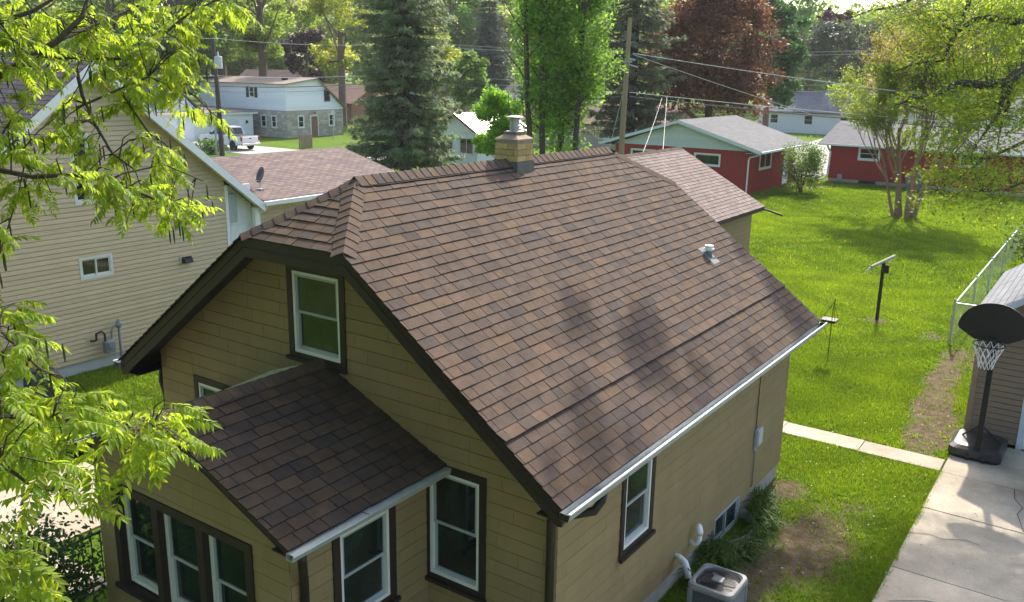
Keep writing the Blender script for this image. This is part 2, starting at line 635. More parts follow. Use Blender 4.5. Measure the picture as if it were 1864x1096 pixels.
# far road and drives
m_road = mat('pale_road', (.36, .345, .32), rough=.9, var=.1, nscale=.6)
def flat(name, pts, z, m):
    mb = MB()
    mb.quad(*[(p[0], p[1], z) for p in pts])
    return structure(mb.build(name, m))
flat('road', [(-140, 76), (30, 76), (30, 83), (-140, 83)], .02, m_road)
flat('street', [(-46, 20), (-39.5, 20), (-39.5, 76), (-46, 76)], .016, m_road)
flat('pickup_drive', [(-65.5, 40.8), (-46, 40.8), (-46, 46.5), (-65.5, 46.5)], .024, m_road)
flat('garage_drive', [(-10.6, 57), (-9.0, 120), (-24, 120), (-20, 76), (-14.6, 60), (-12.2, 56.5)], .028, m_road)
flat('door_path', [(-10.7, 50.2), (-9.0, 50.2), (-8.6, 51.2), (-6.5, 54.2), (-9.2, 54.2), (-10.7, 53)], .02, m_road)

# ---------------------------------------------------------------- main house
E_, HE, RISE, XJ, JF, LL, GY, WX = 3.7, 2.8475, 2.755, .849, 1.0665, 8.4239, .456, 3.38
S_ = RISE / E_
HR = HE + RISE
ZJ = HE + (E_ - XJ) * S_
house = empty('brown_house', (0, 4.2, 0), 'olive-sided bungalow with brown clipped-gable shingle roof and brick chimney', 'house')
roof_sub = []
# deck (roof surfaces and soffit)
mb = MB()
def rp(side, *pts):
    return [(side * x, y, z) for x, y, z in pts]
for side in (1, -1):
    top = rp(side, (E_, 0, HE), (E_, LL, HE), (XJ, LL, ZJ), (0, LL - JF, HR), (0, JF, HR), (XJ, 0, ZJ))
    mb.quad(*[(x, y, z - .004) for x, y, z in top])
    mb.quad(*[(x * .999, y, z - .13) for x, y, z in top])
for y0, y1 in ((0, JF), (LL, LL - JF)):
    tri = [(-XJ, y0, ZJ), (XJ, y0, ZJ), (0, y1, HR)]
    mb.quad(*[(x, y, z - .004) for x, y, z in tri])
    mb.quad(*[(x, y, z - .13) for x, y, z in tri])
roof = mb.build('roof', m_deck, house)
# fascia boards
def rake(side, y0, y1, name='rake_board'):
    mb = MB()
    t0, t1 = .012, .245
    poly = [(side * XJ, ZJ - t0), (side * E_, HE - t0), (side * E_, HE - t1 + .03), (side * (E_ - .06), HE - t1 - .02 + .045), (side * XJ * .98, ZJ - t1 - .012)]
    mb.prism(poly, lambda p: (p[0], y0, p[1]), lambda p: (p[0], y1, p[1]))
    mb.build(name, m_brown, house)
for y0, y1 in ((.012, .05), (LL - .05, LL - .012)):
    rake(1, y0, y1)
    rake(-1, y0, y1)
    mb = MB()
    mb.box(-XJ + .005, XJ - .005, y0 + .003, y1 - .003, ZJ - .25, ZJ - .014)
    mb.build('fascia', m_brown, house)
for side in (1, -1):
    mb = MB()
    x0, x1 = sorted((side * (E_ - .03), side * (E_ - .004)))
    mb.box(x0, x1, .052, LL - .052, HE - .20, HE - .025)
    mb.build('fascia', m_brown, house)
    # flat soffit behind the eave
    mb = MB()
    x0, x1 = sorted((side * WX, side * (E_ - .031)))
    mb.box(x0, x1, .053, LL - .053, HE - .19, HE - .175)
    mb.build('soffit', m_brown, house)
    mb = MB()
    prof = [(E_ - .002, HE - .035), (E_ + .0, HE - .115), (E_ + .095, HE - .115), (E_ + .118, HE - .04), (E_ + .108, HE - .026), (E_ + .098, HE - .032), (E_ + .09, HE - .107), (E_ + .006, HE - .107), (E_ + .004, HE - .035)]
    mb.prism(prof, lambda p: (side * p[0], -.03, p[1]), lambda p: (side * p[0], LL + .06, p[1]))
    gt = mb.build('gutter', m_galv, house)
    for yy in (-.03, LL + .057):
        mb = MB()
        mb.prism([(E_, HE - .113), (E_ + .094, HE - .113), (E_ + .116, HE - .04), (E_ - .001, HE - .036)], lambda p: (side * p[0], yy, p[1]), lambda p: (side * p[0], yy + .003, p[1]))
        mb.build('end_cap', m_brown, gt)
    mb = MB()
    mb.prism([(E_ + .1, HE - .034), (E_ + .124, HE - .034), (E_ + .124, HE - .020), (E_ + .1, HE - .020)], lambda p: (side * p[0], -.034, p[1]), lambda p: (side * p[0], LL + .064, p[1]))
    mb.build('gutter_lip', m_white, gt)
mb = MB()
mb.tube([(E_ + .055, .75, HE - .10), (E_ + .055, .72, HE - .2), (E_ + .02, .62, HE - .29), (3.55, .5, HE - .33), (3.40, .43, HE - .36), (3.345, .395, HE - .43), (3.345, .395, HE - .6), (3.345, .395, .12)], [.045, .047, .05, .05, .05, .047, .045, .045], 8)
mb.build('downspout', m_brown, house, smooth=True)
mb = MB()
mb.tube([(-E_ - .055, .75, HE - .10), (-E_ - .055, .72, HE - .2), (-3.66, .62, HE - .3), (-3.5, .5, HE - .42), (-3.42, .5, HE - .6), (-3.42, .5, .12)], .045, 8)
mb.build('downspout', m_brown, house, smooth=True)

# walls
def wall_face(O, u, n, outline, holes, parent_name, expo=.172, wid=.61, seed=1, z0=.3, tint0=1.0, pieces=None, random_w=0.0):
    """siding pieces on a vertical wall: outline in (a, z)"""
    r = random.Random(seed)
    amin, amax = min(p[0] for p in outline), max(p[0] for p in outline)
    zmax = max(p[1] for p in outline)
    up = Vector((0, 0, 1))
    k = 0
    z = z0
    while z < zmax:
        x = amin - r.uniform(0, wid if wid < 5 else .1)
        while x < amax:
            wd = wid * (1 + r.uniform(-random_w, random_w))
            for rc in subtract_rects((x + .0014, x + wd - .0014, z + (.009 if expo > .15 else .012), z + expo), holes):
                poly = clip_convex([(rc[0], rc[2]), (rc[1], rc[2]), (rc[1], rc[3]), (rc[0], rc[3])], outline)
                if len(poly) < 3 or area2(poly) < .001:
                    continue
                f = r.uniform(.95, 1.05) * tint0
                h = (.017 if expo > .15 else .020) + r.uniform(-.0015, .0015)
                pieces.append(make_piece(poly, O, u, up, n, (lambda a, b, z=z, h=h: h - (h - .012) * (b - z) / expo), (lambda a, b: 0.0), (f, f * r.uniform(.99, 1.01), f * r.uniform(.97, 1.03)), parent_name))
            x += wd
        z += expo
        k += 1

def window(parent, O, u, n, a0, a1, z0, z1, trim=.09, m_trim=None, m_fr=None, frame=.038, pane=None, mullions=0, slide=False, sill=True, inset=.0, pane2=None):
    """double-hung (or sliding) window. O on wall face plane, a0..a1 the outer edge of the casing"""
    up = Vector((0, 0, 1))
    O = O + n * inset
    M_ = Matrix.Identity(4)
    for i in range(3):
        M_[i][0], M_[i][1], M_[i][2], M_[i][3] = u[i], n[i], up[i], O[i]
    m_fr = m_fr or m_white
    def ring(mb, x0, x1, q0, q1, w_, d0, d1, wb=None):
        wb = wb or w_
        mb.box(x0, x0 + w_, d0, d1, q0, q1)
        mb.box(x1 - w_, x1, d0, d1, q0, q1)
        mb.box(x0 + w_, x1 - w_, d0, d1, q1 - w_, q1)
        mb.box(x0 + w_, x1 - w_, d0, d1, q0, q0 + wb)
    i0, i1, k0, k1 = a0 + trim, a1 - trim, z0 + trim, z1 - trim
    mb = MB(M_)
    ring(mb, i0 + .002, i1 - .002, k0 + .002, k1 - .002, frame, -.045, .024, frame * 1.25)
    win = mb.build('window', m_fr, parent)
    if m_trim:
        mb = MB(M_)
        ring(mb, a0, a1, z0, z1, trim, -.02, .034)
        mb.build('casing', m_trim, win)
        if sill:
            mb = MB(M_)
            mb.box(a0 - .025, a1 + .025, .0345, .075, z0 - .012, z0 + .035)
            mb.build('sill', m_trim, win)
    f0, f1, g0, g1 = i0 + frame + .002, i1 - frame - .002, k0 + frame * 1.25 + .002, k1 - frame - .002
    pane = pane or m_glass
    if slide is None:
        spans = [((f0, f1, g0, g1), -.02)]
    elif slide:
        mid = (f0 + f1) / 2
        spans = [((f0, mid + .015, g0, g1), -.03), ((mid - .015, f1, g0, g1), -.004)]
    else:
        mid = (g0 + g1) / 2
        spans = [((f0, f1, mid - .015, g1), -.004), ((f0, f1, g0, mid + .015), -.03)]
    for q, (sp, dd) in enumerate(spans):
        mb = MB(M_)
        st = .034
        ring(mb, sp[0], sp[1], sp[2], sp[3], st, dd - .012, dd + .010)
        mb.build('sash', m_sash if m_trim else m_fr, win)
        mb = MB(M_)
        mb.box(sp[0] + st - .002, sp[1] - st + .002, dd - .008, dd - .004, sp[2] + st - .002, sp[3] - st + .002)
        mb.build('pane', (pane2 if (q == 0 and pane2) else pane), win)
    return win

SID = []
up_ = Vector((0, 0, 1))
X_, Y_ = Vector((1, 0, 0)), Vector((0, 1, 0))
t_ = .13
gable = [(-WX, .3), (WX, .3), (WX, HR - t_ - WX * S_), (.58, 5.05), (-.58, 5.05), (-WX, HR - t_ - WX * S_)]
WIN_UP = (-.585, .40, 3.41, 4.63)
WIN_R = (1.585, 2.48, 1.12, 2.63)
WIN_L = (-2.62, -1.73, 1.12, 2.74)
def body(name, poly, yb, xs=None):
    mb = MB()
    mb.prism(poly, lambda p: (p[0], yb, p[1]), lambda p: (p[0], yb + .05, p[1]))
    return mb.build(name, m_siding, house)
wf = body('wall', gable, GY + .07)
for g_ in (WIN_UP, WIN_R, WIN_L):
    pass
hol = [(q[0] + .02, q[1] - .02, q[2] + .02, q[3] - .02) for q in (WIN_UP, WIN_R, WIN_L)] + [(-1.68, 1.58, .3, 2.6)]
wall_face(Vector((0, GY, 0)), X_, -Y_, gable, hol, wf, seed=11, pieces=SID)
window(house, Vector((0, GY, 0)), X_, -Y_, *WIN_UP, m_trim=m_brown, pane2=m_glass_l)
window(house, Vector((0, GY, 0)), X_, -Y_, *WIN_R, m_trim=m_brown)
window(house, Vector((0, GY, 0)), X_, -Y_, *WIN_L, m_trim=m_brown)
# back gable, left wall
mb = MB()
mb.prism(gable, lambda p: (p[0], LL - GY - .05, p[1]), lambda p: (p[0], LL - GY, p[1]))
mb.build('wall', m_siding, house)
mb = MB()
mb.box(-WX, -WX + .05, GY + .0, LL - GY - .052, .3, HE - .178)
mb.build('wall', m_siding, house)
# right wall
mb = MB()
mb.box(WX - .12, WX - .07, GY + .125, LL - GY - .052, .3, HE - .178)
wr = mb.build('wall', m_siding, house)
WIN_S = (1.87, 2.74, 1.27, 2.55)
BW = (4.98, 5.98, -.02, .46)
rout = [(GY, .3), (LL - GY, .3), (LL - GY, HE - .178), (GY, HE - .178)]
wall_face(Vector((WX, 0, 0)), Y_, X_, rout, [(WIN_S[0] + .02, WIN_S[1] - .02, WIN_S[2] + .02, WIN_S[3] - .02), BW], wr, seed=12, pieces=SID, tint0=1.04)
window(house, Vector((WX, 0, 0)), Y_, X_, *WIN_S, m_trim=m_brown)
mb = MB()
for (y0, y1) in ((GY + .03, BW[0]), (BW[1], LL - GY - .03)):
    mb.box(WX - .25, WX - .02, y0, y1, -.1, .305)
mb.box(-WX + .02, WX - .26, GY + .03, GY + .2, -.1, .299)
mb.box(-WX + .02, WX - .26, LL - GY - .2, LL - GY - .03, -.1, .299)
mb.box(-WX + .02, -WX + .2, GY + .21, LL - GY - .21, -.1, .299)
mb.build('foundation', m_found, house)
window(house, Vector((WX, 0, 0)), Y_, X_, *BW, trim=.0, slide=True, frame=.03, m_fr=m_sash)
# closing wall corner strips
mb = MB()
mb.box(WX - .06, WX + .001, GY + .001, GY + .06, .3, HE - .18)
mb.box(WX - .06, WX + .001, LL - GY - .051, LL - GY + .001, .3, HE - .18)
mb.build('corner_post', m_siding, house)

# roof shingles
SHG = []
cs = 1 / math.sqrt(1 + S_ * S_)
vlen = E_ / cs
conv = [(-.025, -.03), (LL + .025, -.03), (LL + .025, (E_ - XJ) / cs), (LL - JF, vlen), (JF, vlen), (-.025, (E_ - XJ) / cs)]
vdir = Vector((-cs, 0, S_ * cs))
nrm = Vector((S_ * cs, 0, cs))
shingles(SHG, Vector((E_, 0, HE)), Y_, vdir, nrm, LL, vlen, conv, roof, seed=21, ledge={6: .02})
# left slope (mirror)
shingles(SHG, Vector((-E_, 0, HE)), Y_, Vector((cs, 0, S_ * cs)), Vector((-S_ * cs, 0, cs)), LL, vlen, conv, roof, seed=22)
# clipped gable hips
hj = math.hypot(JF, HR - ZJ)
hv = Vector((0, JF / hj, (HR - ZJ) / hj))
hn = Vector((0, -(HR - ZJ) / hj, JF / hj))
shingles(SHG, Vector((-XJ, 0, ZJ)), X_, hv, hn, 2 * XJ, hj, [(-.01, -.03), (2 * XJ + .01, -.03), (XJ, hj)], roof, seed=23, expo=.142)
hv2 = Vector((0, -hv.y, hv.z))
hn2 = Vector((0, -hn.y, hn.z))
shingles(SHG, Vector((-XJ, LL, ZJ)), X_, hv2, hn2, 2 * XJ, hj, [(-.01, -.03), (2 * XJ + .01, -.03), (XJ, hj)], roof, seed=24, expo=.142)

# porch
PX0, PX1, PY0 = -1.72, 1.62, -1.60
PRX, PRZ, PEL, PER, PEZ, PRF = -.03, 3.47, -1.98, 1.90, 2.64, -1.84
porch_roof = MB()
sP = (PRZ - PEZ) / (PER - PRX)
PEZL = PRZ - (PRX - PEL) * sP
porch_roof.quad((PRX, PRF, PRZ - .004), (PER, PRF, PEZ - .004), (PER, GY, PEZ - .004), (PRX, GY, PRZ - .004))
porch_roof.quad((PRX, PRF, PRZ - .004), (PEL, PRF, PEZL - .004), (PEL, GY, PEZL - .004), (PRX, GY, PRZ - .004))
porch_roof.quad((PRX, PRF, PRZ - .1), (PER, PRF, PEZ - .1), (PER, GY, PEZ - .1), (PRX, GY, PRZ - .1))
porch_roof.quad((PRX, PRF, PRZ - .1), (PEL, PRF, PEZL - .1), (PEL, GY, PEZL - .1), (PRX, GY, PRZ - .1))
proof = porch_roof.build('porch_roof', m_deck, house)
pc = 1 / math.sqrt(1 + sP * sP)
pl = (PER - PRX) / pc
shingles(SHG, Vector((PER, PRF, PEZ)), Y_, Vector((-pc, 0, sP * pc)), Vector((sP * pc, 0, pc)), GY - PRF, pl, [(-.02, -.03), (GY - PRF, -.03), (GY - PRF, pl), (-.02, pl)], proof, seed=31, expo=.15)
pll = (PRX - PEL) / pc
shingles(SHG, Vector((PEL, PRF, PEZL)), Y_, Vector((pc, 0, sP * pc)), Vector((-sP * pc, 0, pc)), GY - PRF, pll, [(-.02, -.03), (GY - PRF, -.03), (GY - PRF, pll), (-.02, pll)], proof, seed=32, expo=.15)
CP = []
rn, ln = Vector((cs, 0, -S_ * cs)), Vector((-cs, 0, -S_ * cs))
CHY0, CHY1, CHX0, CHX1 = 4.25, 4.66, -.21, .19
caps(CP, Vector((0, JF - .02, HR)), Vector((0, CHY0 - .02, HR)), .15, ln, rn, roof, m_shingle, seed=41, lift=.035)
caps(CP, Vector((0, CHY1 + .02, HR)), Vector((0, LL - JF + .02, HR)), .15, ln, rn, roof, m_shingle, seed=42, lift=.035)
for y0, y1, hvv in ((0, JF, hv), (LL, LL - JF, hv2)):
    for side in (1, -1):
        A = Vector((side * XJ, y0, ZJ))
        B = Vector((0, y1, HR))
        dd = (B - A).normalized()
        sl_n = Vector((side * S_ * cs, 0, cs))
        d1 = dd.cross(sl_n).normalized()
        if d1.x * side < 0 and abs(d1.x) > 1e-4:
            d1 = -d1
        hnn = hn if y0 == 0 else hn2
        d2 = dd.cross(hnn).normalized()
        if d2.x * side > 0:
            d2 = -d2
        d1 = d1 if d1.z <= .0 or True else d1
        caps(CP, A - dd * .02, B, .15, d1, d2, roof, m_shingle, seed=43 + side, expo=.145, lift=.014)
caps(CP, Vector((PRX, PRF - .02, PRZ)), Vector((PRX, GY, PRZ)), .14, Vector((-pc, 0, -sP * pc)), Vector((pc, 0, -sP * pc)), proof, m_shingle, seed=47)
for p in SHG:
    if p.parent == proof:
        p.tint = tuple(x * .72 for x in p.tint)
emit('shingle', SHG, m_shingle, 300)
for mb, par in CP:
    mb.build('ridge_cap', m_shingle, par)
# ridge vent strip under the caps
mb = MB()
for y0, y1 in ((JF + .25, CHY0 - .03), (CHY1 + .03, LL - JF - .1)):
    mb.box(-.13, .13, y0, y1, HR - .085, HR - .07)
    for sgn in (1, -1):
        mb.quad((0, y0, HR + .03), (sgn * .13, y0, HR + .03 - .13 * S_), (sgn * .13, y1, HR + .03 - .13 * S_), (0, y1, HR + .03))
        mb.quad((sgn * .13, y0, HR + .03 - .13 * S_), (sgn * .13, y1, HR + .03 - .13 * S_), (sgn * .13, y1, HR - .13 * S_), (sgn * .13, y0, HR - .13 * S_))
mb.build('ridge_vent', m_deck, roof)

# porch walls, trim, windows
pgab = [(PX0, .3), (PX1, .3), (PX1, PRZ - (PX1 - PRX) * sP - .1), (PRX, PRZ - .1), (PX0, PRZ - (PRX - PX0) * sP - .1)]
mb = MB()
mb.prism(pgab, lambda p: (p[0], PY0 + .16, p[1]), lambda p: (p[0], PY0 + .20, p[1]))
pw = mb.build('wall', m_siding, house)
PW3 = [(-1.37, -.50), (-.58, .29), (.21, 1.08)]
wall_face(Vector((0, PY0, 0)), X_, -Y_, pgab, [(-1.35, 1.06, .96, 2.28)], pw, seed=13, pieces=SID)
PWT = (.94, 2.30)
mb = MB()
for a0, a1 in ((-1.38, -1.27), (-.60, -.49), (.19, .30), (.98, 1.09)):
    mb.box(a0, a1, PY0 - .036, PY0 + .12, PWT[0], PWT[1])
for a0, a1 in ((-1.27, -.60), (-.49, .19), (.30, .98)):
    mb.box(a0, a1, PY0 - .036, PY0 + .02, PWT[1] - .10, PWT[1])
    mb.box(a0, a1, PY0 - .036, PY0 + .02, PWT[0], PWT[0] + .06)
mb.box(-1.42, 1.13, PY0 - .075, PY0 - .0365, PWT[0] - .015, PWT[0] + .04)
tri_casing = mb.build('window_casing', m_brown, house)
for a0, a1 in ((-1.27, -.60), (-.49, .19), (.30, .98)):
    window(house, Vector((0, PY0, 0)), X_, -Y_, a0 - .001, a1 + .001, PWT[0] + .06, PWT[1] - .10, trim=.002, frame=.04, inset=-.07)
for win in [o for o in bpy.data.objects if o.name.startswith('sash')][-6:]:
    win.data.materials[0] = m_sash
psid = [(PY0, .3), (GY, .3), (GY, PEZ + .02), (PY0, PEZ + .02)]
mb = MB()
mb.box(PX1 - .11, PX1 - .07, PY0 + .202, GY + .06, .3, PEZ + .02)
pw2 = mb.build('wall', m_siding, house)
WIN_P = (-1.06, -.12, 1.13, 2.40)
wall_face(Vector((PX1, 0, 0)), Y_, X_, psid, [(WIN_P[0] + .02, WIN_P[1] - .02, WIN_P[2] + .02, WIN_P[3] - .02)], pw2, seed=14, pieces=SID, tint0=1.02)
window(house, Vector((PX1, 0, 0)), Y_, X_, *WIN_P, m_trim=m_brown, trim=.1)
mb = MB()
mb.box(PX0, PX0 + .05, PY0 + .001, GY + .07, .3, PEZL + .08)
mb.build('wall', m_siding, house)
mb = MB()
mb.box(PX1 - .068, PX1 + .001, PY0 + .001, PY0 + .068, .3, PEZ)
mb.build('corner_post', m_siding, house)
mb = MB()
mb.box(PX0 + .02, PX1 - .02, PY0 + .03, GY + .02, -.1, .298)
mb.build('foundation', m_found, house)
emit('siding_shingle', SID, m_siding, 300)
for side, ex, ez in ((1, PER, PEZ), (-1, PEL, PEZL)):
    mb = MB()
    poly = [(PRX, PRZ - .012), (ex, ez - .012), (ex, ez - .10), (PRX, PRZ - .105)]
    mb.prism(poly, lambda p: (p[0], PRF + .01, p[1]), lambda p: (p[0], PRF + .035, p[1]))
    mb.build('rake_board', m_brown, house)
    mb = MB()
    a, b = sorted((ex - side * .03, ex - side * .003))
    mb.box(a, b, PRF + .036, GY - .002, ez - .13, ez - .02)
    mb.build('fascia', m_brown, house)
    mb = MB()
    a, b = sorted((PX1 if side > 0 else PX0, ex - side * .031))
    mb.box(a, b, PRF + .037, GY - .002, ez - .125, ez - .11)
    mb.build('soffit', m_brown, house)
    for q, (y0, y1) in enumerate(((PRF - .03, PRF + .95), (PRF + .955, GY - .01))):
        mb = MB()
        o_ = .006 * q
        prof = [(-.002, -.032 + o_), (0, -.095), (.085, -.095), (.105, -.038 + o_), (.096, -.026 + o_), (.088, -.032 + o_), (.08, -.087), (.006, -.087), (.004, -.032 + o_)]
        mb.prism(prof, lambda p: (ex + side * p[0], y0, ez + p[1]), lambda p: (ex + side * p[0], y1, ez + p[1]))
        # leaf guard sheet closes the trough
        mb.prism([(.0, -.034 + o_), (.104, -.030 + o_), (.104, -.034 + o_), (.0, -.038 + o_)], lambda p: (ex + side * p[0], y0 + .002, ez + p[1] + .008), lambda p: (ex + side * p[0], y1 - .002, ez + p[1] + .008))
        mb.build('gutter', m_galv, house)
mb = MB()
mb.tube([(PER + .04, PRF + .12, PEZ - .09), (PER + .03, PRF + .13, PEZ - .16), (PX1 + .06, PY0 + .12, PEZ - .62), (PX1 + .05, PY0 + .12, .2)], .045, 8)
mb.build('downspout', m_brown, house, smooth=True)
# pale step flashing where the porch meets the gable
mb = MB()
mb.prism([(PRX - .1, PRZ - .09), (PEL + .05, PEZL - .03), (PEL + .05, PEZL + .045), (PRX - .9, PRZ - .8 * sP + .035), (PRX - .1, PRZ - .03)], lambda p: (p[0], GY - .04, p[1]), lambda p: (p[0], GY - .022, p[1]))
mb.build('step_flashing', mat('weathered_flashing', (.46, .50, .40), rough=.6, var=.25, nscale=8), house)

# chimney (part of the house)
m_brick = mat('buff_brick', (1, 1, 1), rough=.9, var=.22, nscale=12, attr=True, speck=.15, sscale=80, bump=.4, bscale=60)
m_mortar = mat('mortar', (.30, .25, .19), rough=.95, var=.2)
mb = MB()
CZ1 = 5.92
mb.box(CHX0 + .008, CHX1 - .008, CHY0 + .008, CHY1 - .008, 5.2, CZ1)
ch = mb.build('chimney', m_mortar, house)
rb = random.Random(5)
bh, zz, k = .088, 5.62, 0
while zz + bh <= CZ1 + .01:
    for face in range(4):
        ln_ = (CHX1 - CHX0) if face % 2 == 0 else (CHY1 - CHY0)
        x = -.115 if k % 2 else 0.0
        while x < ln_ - .02:
            a, b = max(0, x) + .005, min(ln_, x + .225) - .005
            x += .225
            if b - a < .02:
                continue
            mb = MB()
            f = rb.uniform(.8, 1.15)
            mb.tint = (.47 * f, .335 * f * rb.uniform(.95, 1.05), .155 * f * rb.uniform(.85, 1.15))
            pr_ = .006 + rb.uniform(0, .005)
            if face == 0: mb.box(CHX0 + a, CHX0 + b, CHY0 - pr_, CHY0 + .02, zz, zz + bh - .011)
            if face == 2: mb.box(CHX0 + a, CHX0 + b, CHY1 - .02, CHY1 + pr_, zz, zz + bh - .011)
            if face == 1: mb.box(CHX1 - .02, CHX1 + pr_, CHY0 + a, CHY0 + b, zz, zz + bh - .011)
            if face == 3: mb.box(CHX0 - pr_, CHX0 + .02, CHY0 + a, CHY0 + b, zz, zz + bh - .011)
            mb.build('brick', m_brick, ch)
    zz += bh
    k += 1
mb = MB()
for i, (e, z0, z1) in enumerate(((.022, 5.15, 5.64),)):
    mb.loft([[(CHX0 - e - .03, CHY0 - e - .03, z0), (CHX1 + e + .03, CHY0 - e - .03, z0), (CHX1 + e + .03, CHY1 + e + .03, z0), (CHX0 - e - .03, CHY1 + e + .03, z0)],
             [(CHX0 - e, CHY0 - e, 5.48), (CHX1 + e, CHY0 - e, 5.50), (CHX1 + e, CHY1 + e, 5.50), (CHX0 - e, CHY1 + e, 5.48)],
             [(CHX0 - .014, CHY0 - .014, z1), (CHX1 + .014, CHY0 - .014, z1 - .03), (CHX1 + .014, CHY1 + .014, z1 - .02), (CHX0 - .014, CHY1 + .014, z1)]])
mb.build('flashing', mat('roof_cement', (.115, .115, .108), rough=.75, var=.25, nscale=6, bump=.3, bscale=20), ch)
mb = MB()
for sy in (CHY0 - .13,):
    pass
mb.loft([[(CHX0 - .012, CHY0 - .012, CZ1), (CHX1 + .012, CHY0 - .012, CZ1), (CHX1 + .012, CHY1 + .012, CZ1), (CHX0 - .012, CHY1 + .012, CZ1)],
         [(CHX0 - .01, CHY0 - .01, CZ1 + .025), (CHX1 + .01, CHY0 - .01, CZ1 + .025), (CHX1 + .01, CHY1 + .01, CZ1 + .025), (CHX0 - .01, CHY1 + .01, CZ1 + .025)],
         [(CHX0 + .11, CHY0 + .12, CZ1 + .10), (CHX1 - .11, CHY0 + .12, CZ1 + .10), (CHX1 - .11, CHY1 - .12, CZ1 + .10), (CHX0 + .11, CHY1 - .12, CZ1 + .10)]])
mb.build('crown', mat('crown_mortar', (.34, .25, .18), rough=.95, var=.25, nscale=9), ch)
m_flue = mat('dull_flue_metal', (.36, .37, .36), rough=.55, var=.2, nscale=9, metal=.4)
fcx, fcy = (CHX0 + CHX1) / 2, (CHY0 + CHY1) / 2
mb = MB()
mb.lathe([(.13, 0), (.13, .012), (.07, .018), (.07, .08), (.078, .08), (.078, .092), (.07, .10), (.07, .15), (.082, .20), (.0, .20)], 18, (fcx, fcy, CZ1 + .12))
fl = mb.build('flue', m_flue, ch, smooth=False)
mb = MB()
mb.lathe([(.05, .20), (.125, .212), (.13, .222), (.07, .24), (0, .245)], 18, (fcx, fcy, CZ1 + .12))
mb.build('flue_cap', m_flue, ch)
mb = MB()
mb.box(fcx - .12, fcx + .12, fcy - .12, fcy + .12, CZ1 + .09, CZ1 + .125)
mb.build('flue_base', mat('flue_tile', (.22, .15, .11), rough=.9), ch)

# plumbing vent pipe on the slope
vp = Vector((2.15, 7.07, HR - 2.15 * S_))
mb = MB()
mb.tube([vp + Vector((0, 0, -.05)), vp + Vector((.0, 0, .09))], [.075, .05], 12)
mb.add([vp + Vector((.16, -.13, -.16 * S_ + .02)), vp + Vector((.16, .13, -.16 * S_ + .02)), vp + Vector((-.14, .13, .14 * S_ + .02)), vp + Vector((-.14, -.13, .14 * S_ + .02))], [(0, 1, 2, 3)])
bt = mb.build('vent_boot', mat('boot_rubber', (.16, .17, .18), rough=.6), roof)
mb = MB()
mb.lathe([(.05, .04), (.05, .11), (.085, .11), (.085, .13), (.066, .135), (.066, .16), (.072, .165), (.072, .18), (0, .185)], 14, vp)
mb.build('vent_pipe', m_pvc, bt)

# ---------------------------------------------------------------- things round the house
# air conditioner
ac = empty('air_conditioner', (4.26, 3.0, 0), 'grey outdoor air conditioner unit with round-cornered fan top beside the foundation', 'air conditioner')
m_acg = mat('ac_enamel', (.17, .175, .175), rough=.45, var=.08)
def rrect(cx, cy, hx, hy, r, z, n=5):
    P = []
    for qx, qy, a0 in ((1, 1, 0), (-1, 1, 90), (-1, -1, 180), (1, -1, 270)):
        for i in range(n):
            a = math.radians(a0 + 90 * i / (n - 1))
            P.append((cx + qx * (hx - r) + r * math.cos(a), cy + qy * (hy - r) + r * math.sin(a), z))
    return P
acx, acy = 4.24, 2.98
AS = .88
mb = MB()
mb.box(acx - .42, acx + .42, acy - .42, acy + .42, -.03, .06)
mb.build('pad', m_conc, ac)
mb = MB()
mb.loft([rrect(acx, acy, .32, .33, .08, .06), rrect(acx, acy, .32, .33, .08, .72)])
mb.build('coil', mat('ac_coil', (.045, .047, .05), rough=.6), ac)
mb = MB()
for i in range(30):
    z = .10 + i * .0205
    mb.loft([rrect(acx, acy, .328, .338, .085, z), rrect(acx, acy, .335, .345, .09, z + .006), rrect(acx, acy, .328, .338, .085, z + .009)], cap=False)
mb.build('grille', m_acg, ac)
for sx, sy in ((1, 1), (1, -1), (-1, 1), (-1, -1)):
    mb = MB()
    mb.bbox(acx + sx * .30 - .045, acx + sx * .30 + .045, acy + sy * .31 - .045, acy + sy * .31 + .045, .062, .735, .02)
    mb.build('corner_post', m_acg, ac)
mb = MB()
rings = []
for hx, hy, r, z in ((.352, .362, .10, .725), (.36, .37, .105, .765), (.345, .355, .10, .80), (.305, .315, .13, .81), (.29, .30, .16, .785), (.285, .295, .16, .75)):
    rings.append(rrect(acx, acy, hx, hy, r, z))
mb.loft(rings, cap=False)
mb.build('top_frame', mat('ac_top', (.21, .215, .21), rough=.45), ac, smooth=False)
mb = MB()
mb.quad(*rrect(acx, acy, .29, .30, .16, .735))
mb.build('fan_well', m_black, ac)
mb = MB()
for i in range(25):
    x = -.27 + i * .0225
    ymax = .285 if abs(x) < .17 else .285 - (abs(x) - .17) * 1.0
    mb.tube([(acx + x, acy - ymax, .79), (acx + x, acy, .80), (acx + x, acy + ymax, .79)], .0028, 4)
for y in (-.15, 0, .15):
    mb.tube([(acx - .28, acy + y, .788), (acx, acy + y, .796), (acx + .28, acy + y, .788)], .003, 4)
mb.build('fan_guard', mat('guard_wire', (.05, .05, .055), rough=.5), ac)
mb = MB()
mb.loft([rrect(acx, acy, .085, .085, .03, .797), rrect(acx, acy, .08, .08, .03, .812), rrect(acx, acy, .05, .05, .02, .816)])
mb.build('badge', m_acg, ac)
for k in range(4):
    mb = MB()
    a = k * math.pi / 2 + .5
    c, s2 = math.cos(a), math.sin(a)
    mb.quad(*[(acx + c * r - s2 * t2, acy + s2 * r + c * t2, .76 + h) for r, t2, h in ((.05, -.04, -.01), (.25, -.09, -.015), (.26, .06, .015), (.05, .04, .01))])
    mb.build('fan_blade', m_black, ac)
ac.scale = (.84, .84, .97)
